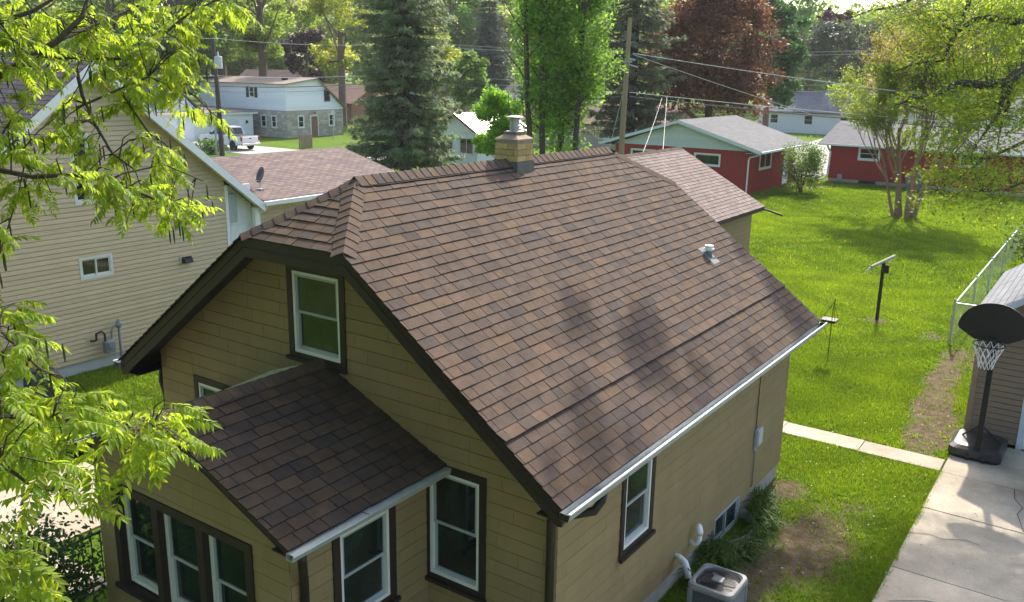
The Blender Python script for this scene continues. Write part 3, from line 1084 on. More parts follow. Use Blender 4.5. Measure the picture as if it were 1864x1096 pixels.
# lineset conduit from the wall
mb = MB()
mb.tube([(3.36, 3.60, .52), (3.46, 3.58, .53), (3.56, 3.54, .50), (3.62, 3.50, .42), (3.66, 3.47, .33)], [.035, .04, .045, .045, .04], 10)
ls = tag(mb.build('line_cover', m_pvc, None, smooth=True), 'bent white plastic elbow leading the cooling lines out of the wall', 'pipe')
mb = MB()
mb.tube([(3.66, 3.47, .34), (3.74, 3.42, .22), (3.84, 3.34, .14), (3.96, 3.28, .16)], .026, 8)
mb.build('insulated_line', m_black, ls, smooth=True)
mb = MB()
mb.tube([(3.6, 3.5, .47), (3.8, 3.42, .42), (3.96, 3.3, .36)], .008, 6)
mb.build('cable', mat('grey_cable', (.1, .1, .1)), ls)
# exhaust pipe
mb = MB()
mb.tube([(3.36, 4.08, .50), (3.46, 4.08, .50), (3.50, 4.09, .52), (3.52, 4.10, .57), (3.52, 4.10, .66)], .037, 12)
ep = tag(mb.build('exhaust_pipe', m_pvc, None, smooth=True), 'upturned white exhaust pipe on the tan side wall', 'pipe')
mb = MB()
mb.tube([(3.52, 4.10, .655), (3.52, 4.10, .70), (3.50, 4.12, .74), (3.47, 4.15, .755)], [.05, .05, .048, .046], 12)
mb.build('elbow', m_pvc, ep, smooth=True)
# meter box
eb = empty('cable_box', (3.40, 6.56, 1.2), 'grey utility box with cables above and below on the side wall', 'utility box')
mb = MB()
mb.bbox(3.398, 3.47, 6.44, 6.66, 1.14, 1.42, .012)
mb.build('case', m_steel, eb)
mb = MB()
mb.bbox(3.47, 3.478, 6.46, 6.64, 1.17, 1.38, .004)
mb.build('cover', mat('box_cover', (.45, .47, .48), rough=.4), eb)
mb = MB()
mb.tube([(3.415, 6.47, 2.66), (3.412, 6.46, 2.2), (3.415, 6.45, 1.75), (3.412, 6.46, 1.42)], .008, 6)
mb.build('cable', m_brown, eb)
mb = MB()
mb.tube([(3.42, 6.48, 1.14), (3.42, 6.50, .95), (3.42, 6.50, .45), (3.40, 6.50, .40)], .013, 6)
mb.build('conduit', m_wood, eb)
mb = MB()
mb.box(3.392, 3.43, 6.45, 6.51, 1.05, 1.14)
mb.build('junction', m_steel, eb)
# window well
mb = MB()
well = [(3.385 + .42 * math.sin(math.pi * i / 12), 5.48 - .62 * math.cos(math.pi * i / 12)) for i in range(13)]
for (a, b) in zip(well[:-1], well[1:]):
    for k in range(4):
        e = .012 if k % 2 else 0
        mb.quad((a[0], a[1], .14 - k * .06 + .06), (b[0], b[1], .14 - k * .06 + .06), (b[0] + e, b[1], .14 - k * .06), (a[0] + e, a[1], .14 - k * .06))
tag(mb.build('window_well', m_galv), 'corrugated metal window well round the basement window', 'window well')

# clothes pole
c0 = G(1596, 582)
cp = empty('clothes_pole', c0, 'rusty dark clothesline post with a tilted grey crossbar standing in the lawn', 'clothes pole')
mb = MB()
mb.tube([c0, c0 + Vector((0, 0, 1.72))], .05, 8)
mb.build('post', mat('rusty_post', (.035, .028, .022), rough=.85, var=.4, nscale=12), cp)
mb = MB()
ct = c0 + Vector((0, 0, 1.75))
mb.tube([ct + Vector((-.24, -.42, -.12)), ct + Vector((.2, .42, .13))], .045, 8)
mb.build('crossbar', mat('grey_pipe', (.34, .33, .27), rough=.6, var=.25), cp)
for q in (-1, 1):
    mb = MB()
    e = ct + Vector((.2 * q, .40 * q, .12 * q)) if q > 0 else ct + Vector((-.24, -.40, -.14))
    mb.tube([e + Vector((-.04, 0, 0)), e + Vector((-.10, 0, -.10)), e + Vector((-.09, 0, -.2))], [.022, .03, .012], 6)
    mb.build('pulley', m_pvc, cp)
mb = MB()
mb.box(c0.x + .045, c0.x + .16, c0.y - .06, c0.y + .06, 1.42, 1.66)
mb.build('bracket', m_brown, cp)
# bird feeder on a crook
h0 = Vector((2.15, 15.4, 0))
bf = empty('bird_feeder', h0, 'small hanging bird feeder on a thin crook beyond the eave', 'bird feeder')
mb = MB()
mb.tube([h0, h0 + Vector((0, 0, 1.35)), h0 + Vector((.03, .02, 1.55)), h0 + Vector((.02, .0, 1.6))], .011, 6)
mb.build('crook', m_brown, bf)
mb = MB()
mb.loft([rrect(h0.x - .06, h0.y, .15, .12, .02, .98), rrect(h0.x - .06, h0.y, .19, .16, .02, 1.02), rrect(h0.x - .06, h0.y, .19, .16, .02, 1.06)])
mb.build('tray', m_brown, bf)
mb = MB()
for sx in (-1, 1):
    for sy in (-1, 1):
        mb.tube([(h0.x - .06 + sx * .17, h0.y + sy * .14, 1.06), (h0.x, h0.y, 1.5)], .006, 4)
mb.build('hanger', m_brown, bf)

# basketball hoop
b0 = Vector((6.17, 11.0, .04))
bb = empty('basketball_hoop', b0, 'portable basketball hoop with black fan-shaped backboard and white net', 'basketball hoop')
mb = MB()
rings = []
for hx, hy, z in ((.44, .54, .04), (.46, .56, .10), (.45, .55, .22), (.38, .46, .27), (.30, .34, .28)):
    rings.append(rrect(6.12, 11.33, hx, hy, .16, z))
mb.loft(rings)
mb.build('base', mat('base_plastic', (.018, .019, .023), rough=.32, var=.15, spec=.5), bb, smooth=False)
for sx in (-.13, .13):
    mb = MB()
    mb.M = Matrix.Translation((6.15 + sx, 10.77, .10)) @ Matrix.Rotation(math.pi / 2, 4, 'Y')
    mb.lathe([(.0, -.03), (.06, -.03), (.06, .03), (0, .03)], 12)
    mb.build('wheel', m_black, bb)
mb = MB()
mb.box(6.115, 6.205, 10.83, 10.92, .08, 2.80)
mb.build('pole', mat('pole_steel', (.012, .012, .013), rough=.45), bb)
for sx in (-.33, .33):
    mb = MB()
    mb.tube([(6.16, 10.90, .72), (6.14 + sx, 11.42, .26)], .016, 6)
    mb.build('brace', m_black, bb)
BBY, BBC = 10.62, 6.13
outline = []
for i in range(17):
    a = math.radians(12 + 156 * i / 16)
    outline.append((BBC + .57 * math.cos(a), 2.60 + .50 * math.sin(a)))
outline += [(BBC - .57, 2.62), (BBC - .54, 2.56), (BBC - .27, 2.40), (BBC + .27, 2.40), (BBC + .54, 2.56), (BBC + .57, 2.62)]
mb = MB()
mb.prism(outline, lambda p: (p[0], BBY, p[1]), lambda p: (p[0], BBY + .035, p[1]))
mb.build('backboard', m_black, bb)
mb = MB()
mb.tube([(6.16, 10.86, 2.35), (6.14, 10.66, 2.72)], .03, 6)
mb.tube([(6.16, 10.86, 2.65), (6.14, 10.66, 2.92)], .03, 6)
mb.build('arm', m_black, bb)
RC = Vector((BBC - .0, BBY - .31, 2.42))
RR = .255
mb = MB()
mb.tube([RC + Vector((RR * math.cos(a), RR * math.sin(a), 0)) for a in [2 * math.pi * i / 24 for i in range(25)]], .010, 6)
mb.box(BBC - .08, BBC + .08, BBY - .06, BBY - .001, 2.36, 2.46)
mb.build('rim', m_black, bb)
mb = MB()
nn = 12
lev = [(RR, 0), (RR * .84, -.11), (RR * .66, -.22), (RR * .52, -.33), (RR * .46, -.43)]
for q in range(nn):
    for k in range(len(lev) - 1):
        for sgn in (1, -1):
            a0 = 2 * math.pi * (q + .5 * k * 1) / nn
            a1 = a0 + sgn * math.pi / nn
            p0 = RC + Vector((lev[k][0] * math.cos(a0), lev[k][0] * math.sin(a0), lev[k][1]))
            p1 = RC + Vector((lev[k + 1][0] * math.cos(a1), lev[k + 1][0] * math.sin(a1), lev[k + 1][1]))
            mb.tube([p0, p1], .006, 4)
mb.build('net', mat('net_cord', (.78, .78, .76), rough=.8), bb)

# wheeled bin at the driveway edge
bn = empty('garbage_bin', (7.34, 9.75, .04), 'black wheeled garbage bin on the concrete drive', 'bin')
mb = MB()
mb.loft([rrect(7.34, 9.75, .22, .25, .04, .1), rrect(7.34, 9.75, .29, .32, .05, .98), rrect(7.34, 9.75, .31, .34, .05, 1.0)])
mb.build('body', m_black, bn)
mb = MB()
mb.loft([rrect(7.34, 9.75, .32, .36, .05, 1.0), rrect(7.34, 9.75, .32, .36, .05, 1.03), rrect(7.34, 9.75, .22, .26, .06, 1.08)])
mb.build('lid', m_black, bn)
for sx in (-1, 1):
    mb = MB()
    mb.M = Matrix.Translation((7.34 + sx * .25, 9.98, .14)) @ Matrix.Rotation(math.pi / 2, 4, 'Y')
    mb.lathe([(0, -.03), (.1, -.03), (.1, .03), (0, .03)], 14)
    mb.build('wheel', m_black, bn)

# chain link fence
fen = empty('chain_link_fence', (4.42, 18.7, 0), 'galvanised chain link fence running along the lawn beside the garage', 'fence')
fpath = [Vector((4.42, 18.7, 0)), Vector((4.36, 33.2, 0))]
posts = [fpath[0].lerp(fpath[1], t) for t in (0, .26, .5, .75, 1)] + [Vector((5.6, 18.75, 0))]
for i, p in enumerate(posts):
    mb = MB()
    mb.tube([p + Vector((0, 0, -.1)), p + Vector((0, 0, 1.21 if i else 1.25))], .034 if i in (0, 4) else .026, 8)
    po = mb.build('post', m_galv, fen)
    mb = MB()
    mb.lathe([(.036, 0), (.036, .03), (.0, .06)], 8, p + Vector((0, 0, 1.20 if i else 1.24)))
    mb.build('post_cap', m_galv, po)
for a, b in ((posts[0], posts[4]), (posts[0], posts[5])):
    mb = MB()
    mb.tube([a + Vector((0, 0, 1.17)), b + Vector((0, 0, 1.17))], .022, 8)
    mb.build('top_rail', m_galv, fen)
    d = (b - a)
    ln_ = d.length
    d.normalize()
    mb = MB()
    sp = .14
    k = int(ln_ / sp)
    for i in range(-16, k):
        for sgn in (1, -1):
            s0, s1 = i * sp, i * sp + 1.15
            z0, z1 = (.03, 1.15) if sgn > 0 else (1.15, .03)
            if s0 < 0:
                z0 += (z1 - z0) * (-s0 / 1.15)
                s0 = 0
            if s1 > ln_:
                z1 = z0 + (z1 - z0) * (ln_ - s0) / (s1 - s0)
                s1 = ln_
            if s1 <= s0:
                continue
            mb.tube([a + d * s0 + Vector((0, 0, z0)), a + d * s1 + Vector((0, 0, z1))], .0013, 3, cap=False)
    mb.build('wire_mesh', m_steel, fen)
# iron railing by the porch
ir = empty('iron_railing', (-2.4, -1.5, 0), 'black iron handrail with balusters beside the porch bush', 'railing')
mb = MB()
mb.tube([(-2.75, -2.1, .9), (-2.75, -.7, .95)], .022, 6)
mb.tube([(-2.75, -2.1, .18), (-2.75, -.7, .2)], .014, 6)
mb.build('handrail', m_black, ir)
for i in range(12):
    mb = MB()
    y = -2.1 + i * 1.4 / 11
    mb.tube([(-2.75, y, 0 if i in (0, 11) else .18), (-2.75, y, .92)], .016 if i in (0, 11) else .009, 5)
    mb.build('baluster', m_black, ir)

# ---------------------------------------------------------------- neighbours
def roofmat(name, c1, c2, cm, axis='y', row=.13, wid=.3):
    if name in MATS:
        return MATS[name]
    m = bpy.data.materials.new(name)
    m.use_nodes = True
    t = m.node_tree
    N, L = t.nodes, t.links
    b = N['Principled BSDF']
    b.inputs['Roughness'].default_value = .9
    b.inputs['Specular IOR Level'].default_value = .2
    tc = N.new('ShaderNodeTexCoord')
    sp = N.new('ShaderNodeSeparateXYZ')
    L.new(tc.outputs['Object'], sp.inputs[0])
    cb = N.new('ShaderNodeCombineXYZ')
    L.new(sp.outputs[1 if axis == 'y' else 0], cb.inputs[0])
    L.new(sp.outputs[0 if axis == 'y' else 1], cb.inputs[1])
    br = N.new('ShaderNodeTexBrick')
    br.inputs['Color1'].default_value = (*c1, 1)
    br.inputs['Color2'].default_value = (*c2, 1)
    br.inputs['Mortar'].default_value = (*cm, 1)
    br.inputs['Scale'].default_value = 1
    br.inputs['Mortar Size'].default_value = .012
    br.inputs['Brick Width'].default_value = wid
    br.inputs['Row Height'].default_value = row
    L.new(cb.outputs[0], br.inputs['Vector'])
    no = N.new('ShaderNodeTexNoise')
    no.inputs['Scale'].default_value = 2.5
    no.inputs['Detail'].default_value = 6
    L.new(tc.outputs['Object'], no.inputs['Vector'])
    mr = N.new('ShaderNodeMapRange')
    mr.inputs['To Min'].default_value = .65
    mr.inputs['To Max'].default_value = 1.35
    L.new(no.outputs['Fac'], mr.inputs['Value'])
    s = N.new('ShaderNodeVectorMath')
    s.operation = 'SCALE'
    L.new(br.outputs['Color'], s.inputs[0])
    L.new(mr.outputs[0], s.inputs['Scale'])
    L.new(s.outputs[0], b.inputs['Base Color'])
    MATS[name] = m
    return m
def slab(parent, name, pts, th, m, kind=None):
    """sheet with thickness straight down"""
    mb = MB()
    mb.loft([[(p[0], p[1], p[2] - th) for p in pts], [tuple(p) for p in pts]])
    return mb.build(name, m, parent)
def courses(parent, O, u, v, n, ulen, vlen, conv, seed, expo=.15, cols=None, lim=0, nm='shingle'):
    P = []
    shingles(P, O, u, v, n, ulen, vlen, conv, parent, expo=expo, seed=seed)
    if cols:
        r = random.Random(seed)
        for p in P:
            c = r.choice(cols)
            f = r.uniform(.9, 1.1)
            p.tint = tuple(x * f for x in c)
    emit(nm, P, m_shingle, lim)
def boards(parent, O, u, n, outline, holes, expo, m, seed=1, z0=None, lim=300, nm='siding_board', wid=60):
    P = []
    wall_face(O, u, n, outline, holes, parent, expo=expo, wid=wid, seed=seed, z0=z0 if z0 is not None else min(p[1] for p in outline), pieces=P)
    emit(nm, P, m, lim)

# --- tan house
TX = -11.45
tan = empty('tan_house', (TX - 4, 4.4, 0), 'large beige vinyl-sided house with white rake trim behind the walnut branches', 'house')
m_tan = mat('beige_vinyl', (.60, .48, .32), rough=.55, var=.06, nscale=2, attr=True)
TA, TAZ, TS = 4.42, 7.02, .81
def tz(y, o=0):
    return TAZ - abs(y - TA) * TS - o
tout = [(.98, .27), (7.84, .27), (7.84, tz(7.84, .16)), (TA, TAZ - .16), (.98, tz(.98, .16))]
mb = MB()
mb.prism(tout, lambda p: (TX - .09, p[0], p[1]), lambda p: (TX - .05, p[0], p[1]))
tw = mb.build('wall', m_tan, tan)
w1 = on(142, 470, 0, TX)
w2 = on(207, 500, 0, TX)
TW1 = (w1.y, w2.y, w2.z, w1.z)
a1, a2 = on(122, 243, 0, TX), on(172, 366, 0, TX)
TW2 = (a1.y, a2.y, a2.z - .05, a1.z)
boards(tw, Vector((TX, 0, 0)), Y_, X_, tout, [TW1, TW2], .108, m_tan, seed=51)
window(tan, Vector((TX, 0, 0)), Y_, X_, *TW1, trim=.0, frame=.06, pane=glassmat('basement_glass', (.03, .04, .02), .05), slide=True)
window(tan, Vector((TX, 0, 0)), Y_, X_, *TW2, trim=.0, frame=.06)
mb = MB()
mb.box(TX - 9, TX - .03, 1.02, 7.80, -.1, .265)
mb.build('foundation', mat('pale_foundation', (.50, .52, .52), rough=.85, var=.08), tan)
mb = MB()
mb.box(TX - 9, TX - .1, 1.0, 1.05, .27, 4.0)
mb.box(TX - 9, TX - .1, 7.78, 7.83, .27, 4.0)
mb.box(TX - 9.05, TX - 9, 1.0, 7.83, .27, 4.0)
mb.build('wall', m_tan, tan)
m_roofb = roofmat('brown_roof', (.20, .145, .12), (.125, .095, .095), (.055, .042, .038), 'y', .115, .3)
m_roofbx = roofmat('brown_roof_x', (.20, .145, .12), (.125, .095, .095), (.055, .042, .038), 'x', .115, .3)
for s in (1, -1):
    ye = TA + s * 4.44
    slab(tan, 'roof', [(TX - 9.4, ye, tz(ye)), (TX + .32, ye, tz(ye)), (TX + .32, TA, TAZ), (TX - 9.4, TA, TAZ)], .12, m_roofbx)
    mb = MB()
    poly = [(TA, TAZ - .02), (ye, tz(ye) - .02), (ye, tz(ye) - .24), (TA, TAZ - .26)]
    mb.prism(poly, lambda p: (TX + .325, p[0], p[1]), lambda p: (TX + .35, p[0], p[1]))
    mb.build('rake_board', m_trimwhite, tan)
    mb = MB()
    poly = [(TA, TAZ - .14), (ye, tz(ye) - .14), (ye, tz(ye) - .155), (TA, TAZ - .155)]
    mb.prism(poly, lambda p: (TX - .0, p[0], p[1]), lambda p: (TX + .324, p[0], p[1]))
    mb.build('soffit', m_trimwhite, tan)
mb = MB()
mb.box(TX - .04, TX + .03, 7.842, 7.93, .27, 3.95)
mb.build('corner_trim', m_trimwhite, tan)
# entry recess and lower wing
mb = MB()
mb.box(TX - .2, TX - .15, 7.85, 8.78, .27, 3.9)
mb.build('wall', m_trimwhite, tan)
mb = MB()
mb.box(TX - .148, TX - .11, 8.05, 8.62, .3, 2.85)
d_ = mb.build('door', mat('white_door', (.78, .79, .80), rough=.4), tan)
mb = MB()
for z0, z1 in ((.5, 1.3), (1.45, 2.45)):
    mb.box(TX - .109, TX - .10, 8.13, 8.54, z0, z1)
mb.build('door_panel', MATS['white_door'], d_)
mb = MB()
mb.box(TX - .02, TX + .12, 8.70, 8.86, .05, 3.28)
mb.build('column', m_trimwhite, tan)
mb = MB()
mb.box(TX - .14, TX + .02, 7.94, 8.2, 2.95, 3.7)
mb.build('transom_board', mat('grey_panel', (.40, .43, .42), rough=.6), tan)
WY1 = 15.0
WXR, WZR, WXE, WZE = -14.45, 4.34, TX + .30, 3.47
slab(tan, 'roof', [(WXE, 8.87, WZE), (WXE, WY1, WZE), (WXR, WY1, WZR), (WXR, 6.0, WZR), (WXE, 6.0, WZE)][0:2] + [(WXR, WY1, WZR), (WXR, 8.87, WZR)], .12, m_roofb)
slab(tan, 'roof', [(WXR, 8.87, WZR), (WXR, WY1, WZR), (2 * WXR - WXE, WY1, WZE), (2 * WXR - WXE, 8.87, WZE)], .12, m_roofb)
mb = MB()
mb.prism([(WXE + .004, WZE - .02), (WXE + .11, WZE - .02), (WXE + .10, WZE - .13), (WXE + .004, WZE - .13)], lambda p: (p[0], 8.85, p[1]), lambda p: (p[0], WY1, p[1]))
mb.build('gutter', m_trimwhite, tan)
mb = MB()
mb.box(TX - .12, TX + .297, 8.9, WY1 - .1, WZE - .16, WZE - .135)
mb.build('soffit', m_trimwhite, tan)
mb = MB()
mb.box(TX - .25, TX - .2, 8.87, WY1 - .2, .2, WZE - .13)
ww = mb.build('wall', m_tan, tan)
boards(ww, Vector((TX - .16, 0, 0)), Y_, X_, [(8.87, .2), (WY1 - .2, .2), (WY1 - .2, WZE - .165), (8.87, WZE - .165)], [], .108, m_tan, seed=52)
mb = MB()
mb.prism([(WXE - .4, .2), (WXE - .4, WZE - .1), (WXR, WZR - .15), (2 * WXR - WXE + .4, WZE - .1), (2 * WXR - WXE + .4, .2)], lambda p: (p[0], WY1 - .25, p[1]), lambda p: (p[0], WY1 - .2, p[1]))
mb.build('wall', m_tan, tan)
mb = MB()
mb.tube([(WXE + .06, 8.92, WZE - .1), (WXE - .05, 8.92, WZE - .25), (TX - .05, 8.92, WZE - .4), (TX - .05, 8.92, .2)], .04, 6)
mb.build('downspout', m_trimwhite, tan)
# satellite dish
dp = Vector((TX - .42, 9.35, 0))
dp.z = WZE + (WXE - dp.x) * (WZR - WZE) / (WXE - WXR)
ds = empty('satellite_dish', dp, 'dark grey satellite dish on a mast above the white gutter', 'satellite dish')
mb = MB()
mb.box(dp.x - .12, dp.x + .12, dp.y - .07, dp.y + .07, dp.z - .03, dp.z + .035)
mb.build('foot', m_steel, ds)
mb = MB()
mb.tube([dp + Vector((0, 0, .02)), dp + Vector((0, .02, .25)), dp + Vector((.02, .06, .36))], .022, 8)
mb.build('mast', m_steel, ds)
mb = MB()
dn = Vector((-.25, -.86, .35)).normalized()
q_ = dn.to_track_quat('Z', 'Y').to_matrix().to_4x4()
mb.M = Matrix.Translation(dp + Vector((.02, .04, .5))) @ q_
mb.lathe([(0, -.05), (.12, -.04), (.22, -.012), (.285, .02), (.285, .028), (.2, .0), (.1, -.025), (0, -.035)], 20)
mb.build('reflector', mat('dish_grey', (.06, .065, .07), rough=.5), ds, smooth=True)
mb = MB()
ctr = dp + Vector((.02, .04, .5))
tip = ctr + dn * .48 + Vector((0, 0, .0))
mb.tube([ctr + Vector((0, 0, -.22)), ctr + Vector((0, 0, -.25)) + dn * .2, tip], .014, 6)
mb.build('feed_arm', m_white, ds)
for k in (-1, 1):
    mb = MB()
    sdv = Vector((dn.y, -dn.x, 0)).normalized() * .045 * k
    mb.tube([tip + sdv + Vector((0, 0, -.03)), tip + sdv - dn * .08 + Vector((0, 0, .05))], .032, 8)
    mb.build('receiver', m_white, ds)
ds.scale = (.76, .76, .8)
# gas meter
gm_ = on(203, 650, 0, TX + .2)
gy_ = gm_.y
gas = empty('gas_meter', (TX + .2, gy_, 0), 'grey gas meter with pipes against the beige siding', 'gas meter')
m_gas = mat('meter_grey', (.20, .23, .25), rough=.5, var=.15)
mb = MB()
mb.bbox(TX + .08, TX + .30, gy_ - .14, gy_ + .10, .40, .70, .04)
mb.build('body', m_gas, gas)
mb = MB()
mb.M = Matrix.Translation((TX + .305, gy_ - .02, .57)) @ Matrix.Rotation(math.pi / 2, 4, 'Y')
mb.lathe([(0, -.02), (.08, -.02), (.08, .02), (0, .025)], 14)
mb.build('dial', m_gas, gas)
mb = MB()
mb.tube([(TX - .02, gy_ - .36, .72), (TX + .1, gy_ - .34, .72), (TX + .16, gy_ - .30, .75), (TX + .16, gy_ - .29, .90), (TX + .17, gy_ - .16, .93), (TX + .18, gy_ - .10, .86), (TX + .18, gy_ - .10, .68)], .026, 8)
mb.build('outlet_pipe', m_brown, gas)
mb = MB()
mb.tube([(TX + .18, gy_ + .26, -.05), (TX + .18, gy_ + .26, .95), (TX + .18, gy_ + .23, 1.0), (TX + .18, gy_ + .12, .98), (TX + .18, gy_ + .07, .9), (TX + .18, gy_ + .06, .68)], .026, 8)
mb.build('inlet_pipe', m_gas, gas)
mb = MB()
mb.lathe([(0, 0), (.05, 0), (.075, .05), (.075, .10), (.05, .12), (.03, .2), (0, .2)], 10, (TX + .18, gy_ + .26, .93))
mb.build('regulator', m_gas, gas)
mb = MB()
mb.box(TX + .004, TX + .025, gy_ - .46, gy_ - .27, .62, .82)
mb.build('wall_plate', m_tan, gas)
# wall light
wl = on(337, 471, 0, TX)
lt = empty('wall_vent', (TX, wl.y, wl.z), 'small black hooded vent on a pale block in the siding', 'vent')
mb = MB()
mb.box(TX + .016, TX + .04, wl.y - .17, wl.y + .15, wl.z - .11, wl.z + .10)
mb.build('plate', m_tan, lt)
mb = MB()
mb.loft([[(TX + .041, wl.y - .13, wl.z - .09), (TX + .041, wl.y + .15, wl.z - .09), (TX + .041, wl.y + .15, wl.z + .06), (TX + .041, wl.y - .13, wl.z + .06)],
         [(TX + .16, wl.y - .10, wl.z - .09), (TX + .16, wl.y + .13, wl.z - .09), (TX + .13, wl.y + .13, wl.z + .01), (TX + .13, wl.y - .10, wl.z + .01)]])
mb.build('hood', m_black, lt)
# dark box by the tan house
kb = G(82, 722)
kt = empty('grill_cover', (kb.x, kb.y, 0), 'dark covered garden box half hidden by leaves against the pale foundation', 'covered box')
mb = MB()
mb.loft([rrect(kb.x, kb.y, .38, .30, .1, 0), rrect(kb.x, kb.y, .36, .28, .12, .45), rrect(kb.x, kb.y, .26, .2, .12, .62)])
mb.build('cover', mat('cover_cloth', (.045, .05, .06), rough=.5, var=.4, bump=.5, bscale=9), kt)
mb = MB()
mb.box(kb.x - .3, kb.x + .3, kb.y - .24, kb.y + .24, -.02, .012)
mb.build('base', m_conc, kt)

# --- back garage
bg_ = empty('back_garage', (-5.9, 20.4, 0), 'olive garage with brown shingle gable roof behind the bungalow', 'garage')
GX0, GX1, GRX, GEZ, GRZ, GY0_, GY1_ = -9.2, -2.6, -5.9, 2.5, 4.33, 16.8, 23.6
mb = MB()
mb.box(GX0 + .35, GX1 - .35, GY0_ + .25, GY1_ - .25, 0, GEZ)
gw = mb.build('wall', m_siding, bg_)
mb = MB()
for y in (GY0_ + .25, GY1_ - .30):
    mb.prism([(GX0 + .35, GEZ), (GX1 - .35, GEZ), (GRX, GRZ - .1)], lambda p: (p[0], y, p[1]), lambda p: (p[0], y + .05, p[1]))
mb.build('gable', m_siding, bg_)
boards(gw, Vector((GX1 - .35, 0, 0)), Y_, X_, [(GY0_ + .25, .05), (GY1_ - .25, .05), (GY1_ - .25, GEZ - .1), (GY0_ + .25, GEZ - .1)], [], .17, m_siding, seed=61, lim=40)
slab(bg_, 'roof', [(GX1, GY0_, GEZ), (GX1, GY1_, GEZ), (GRX, GY1_, GRZ), (GRX, GY0_, GRZ)], .1, m_deck)
rb_ = bpy.data.objects[[o.name for o in bg_.children if o.name.startswith('roof')][0]]
slab(bg_, 'roof', [(GRX, GY0_, GRZ), (GRX, GY1_, GRZ), (GX0, GY1_, GEZ), (GX0, GY0_, GEZ)], .1, m_roofb)
sg = (GRZ - GEZ) / (GX1 - GRX)
cg = 1 / math.sqrt(1 + sg * sg)
vl = (GX1 - GRX) / cg
courses(rb_, Vector((GX1, GY0_, GEZ)), Y_, Vector((-cg, 0, sg * cg)), Vector((sg * cg, 0, cg)), GY1_ - GY0_, vl, [(-.02, -.03), (GY1_ - GY0_ + .02, -.03), (GY1_ - GY0_ + .02, vl), (-.02, vl)], 62, cols=[(.20, .155, .14), (.185, .145, .13), (.21, .16, .14)], lim=0)
CP = []
caps(CP, Vector((GRX, GY0_, GRZ)), Vector((GRX, GY1_, GRZ)), .14, Vector((-cg, 0, -sg * cg)), Vector((cg, 0, -sg * cg)), rb_, m_shingle, seed=63)
for mb, par in CP:
    mb.build('ridge_cap', m_shingle, par)
mb = MB()
mb.box(GX1 - .02, GX1 - .004, GY0_ + .02, GY1_ - .02, GEZ - .14, GEZ - .03)
mb.build('fascia', m_brown, bg_)
mb = MB()
mb.tube([(GX1 + .02, GY1_ - .1, GEZ - .08), (GX1 + .2, GY1_ + .1, GEZ - .16), (GX1 + .6, GY1_ + .2, GEZ - .28)], .035, 6)
mb.build('spout', m_brown, bg_)

# --- red garage
rg = empty('red_garage', (-15.3, 48.5, 0), 'barn-red garage with pale gable and grey shingle roof', 'garage')
m_red = mat('barn_red', (.31, .036, .028), rough=.7, var=.12, nscale=2, stretch=(6, 6, .4))
m_pale = mat('pale_green_siding', (.55, .63, .58), rough=.6, var=.06, attr=True)
m_trimw = mat('pale_trim', (.58, .66, .64), rough=.5, var=.05)
m_roofg = roofmat('grey_roof', (.15, .15, .155), (.125, .125, .13), (.07, .07, .07), 'y', .14, 1.0)
m_roofgx = roofmat('grey_roof_x', (.15, .15, .155), (.125, .125, .13), (.07, .07, .07), 'x', .14, 1.0)
RX0, RX1, RCX, RY0, RY1, REZ, RPZ = -19.75, -10.92, -15.33, 44.4, 53.0, 2.66, 4.24
rs = (RPZ - REZ) / (RX1 + .9 - RCX)
mb = MB()
mb.box(RX0, RX1, RY0, RY1, -.1, 2.58)
rw = mb.build('wall', m_red, rg)
r_ = random.Random(3)
for i in range(30):
    x = RX0 + .15 + i * .295
    if x > RX1 - .05:
        break
    mb = MB()
    mb.box(x - .006, x + .006, RY0 - .004, RY0 - .0005, .1, 2.5)
    mb.build('board_joint', mat('red_joint', (.19, .028, .024), rough=.8), rw)
for i in range(29):
    y = RY0 + .15 + i * .295
    mb = MB()
    mb.box(RX1 + .0005, RX1 + .022, y - .02, y + .02, .05, 2.5)
    mb.build('batten', m_red, rw)
gout = [(RX0 + .0, 2.585), (RX1, 2.585), (RX1, 2.585 + .02), (RCX, RPZ - .17), (RX0, 2.585 + .02)]
mb = MB()
mb.prism(gout, lambda p: (p[0], RY0 + .03, p[1]), lambda p: (p[0], RY0 + .08, p[1]))
gg = mb.build('gable', m_pale, rg)
boards(gg, Vector((0, RY0 + .001, 0)), X_, -Y_, gout, [], .25, m_pale, seed=71)
mb = MB()
mb.prism(gout, lambda p: (p[0], RY1 - .08, p[1]), lambda p: (p[0], RY1 - .03, p[1]))
mb.build('gable', m_pale, rg)
for s in (1, -1):
    xe = RCX + s * (RX1 + .9 - RCX)
    slab(rg, 'roof', [(xe, RY0 - .45, REZ), (xe, RY1 + .4, REZ), (RCX, RY1 + .4, RPZ), (RCX, RY0 - .45, RPZ)], .07, m_roofg)
    mb = MB()
    mb.prism([(RCX, RPZ - .02), (xe, REZ - .02), (xe, REZ - .2), (RCX, RPZ - .2)], lambda p: (p[0], RY0 - .48, p[1]), lambda p: (p[0], RY0 - .452, p[1]))
    mb.build('rake_board', m_trimw, rg)
    mb = MB()
    a, b = sorted((xe, xe + s * .11))
    mb.box(a, b, RY0 - .47, RY1 + .4, REZ - .15, REZ - .03)
    mb.build('gutter', m_trimw, rg)
    mb = MB()
    x0, x1 = sorted((RX1 if s > 0 else RX0, xe))
    mb.box(x0, x1, RY0 - .45, RY1 + .3, REZ - .17, REZ - .152)
    mb.build('soffit', m_trimw, rg)
mb = MB()
mb.tube([(RX1 + .85, RY0 - .2, REZ - .12), (RX1 + .7, RY0 - .15, REZ - .25), (RX1 + .12, RY0 - .04, REZ - .42), (RX1 + .06, RY0 - .03, REZ - .6), (RX1 + .06, RY0 - .03, .1)], .05, 6)
mb.build('downspout', m_white, rg)
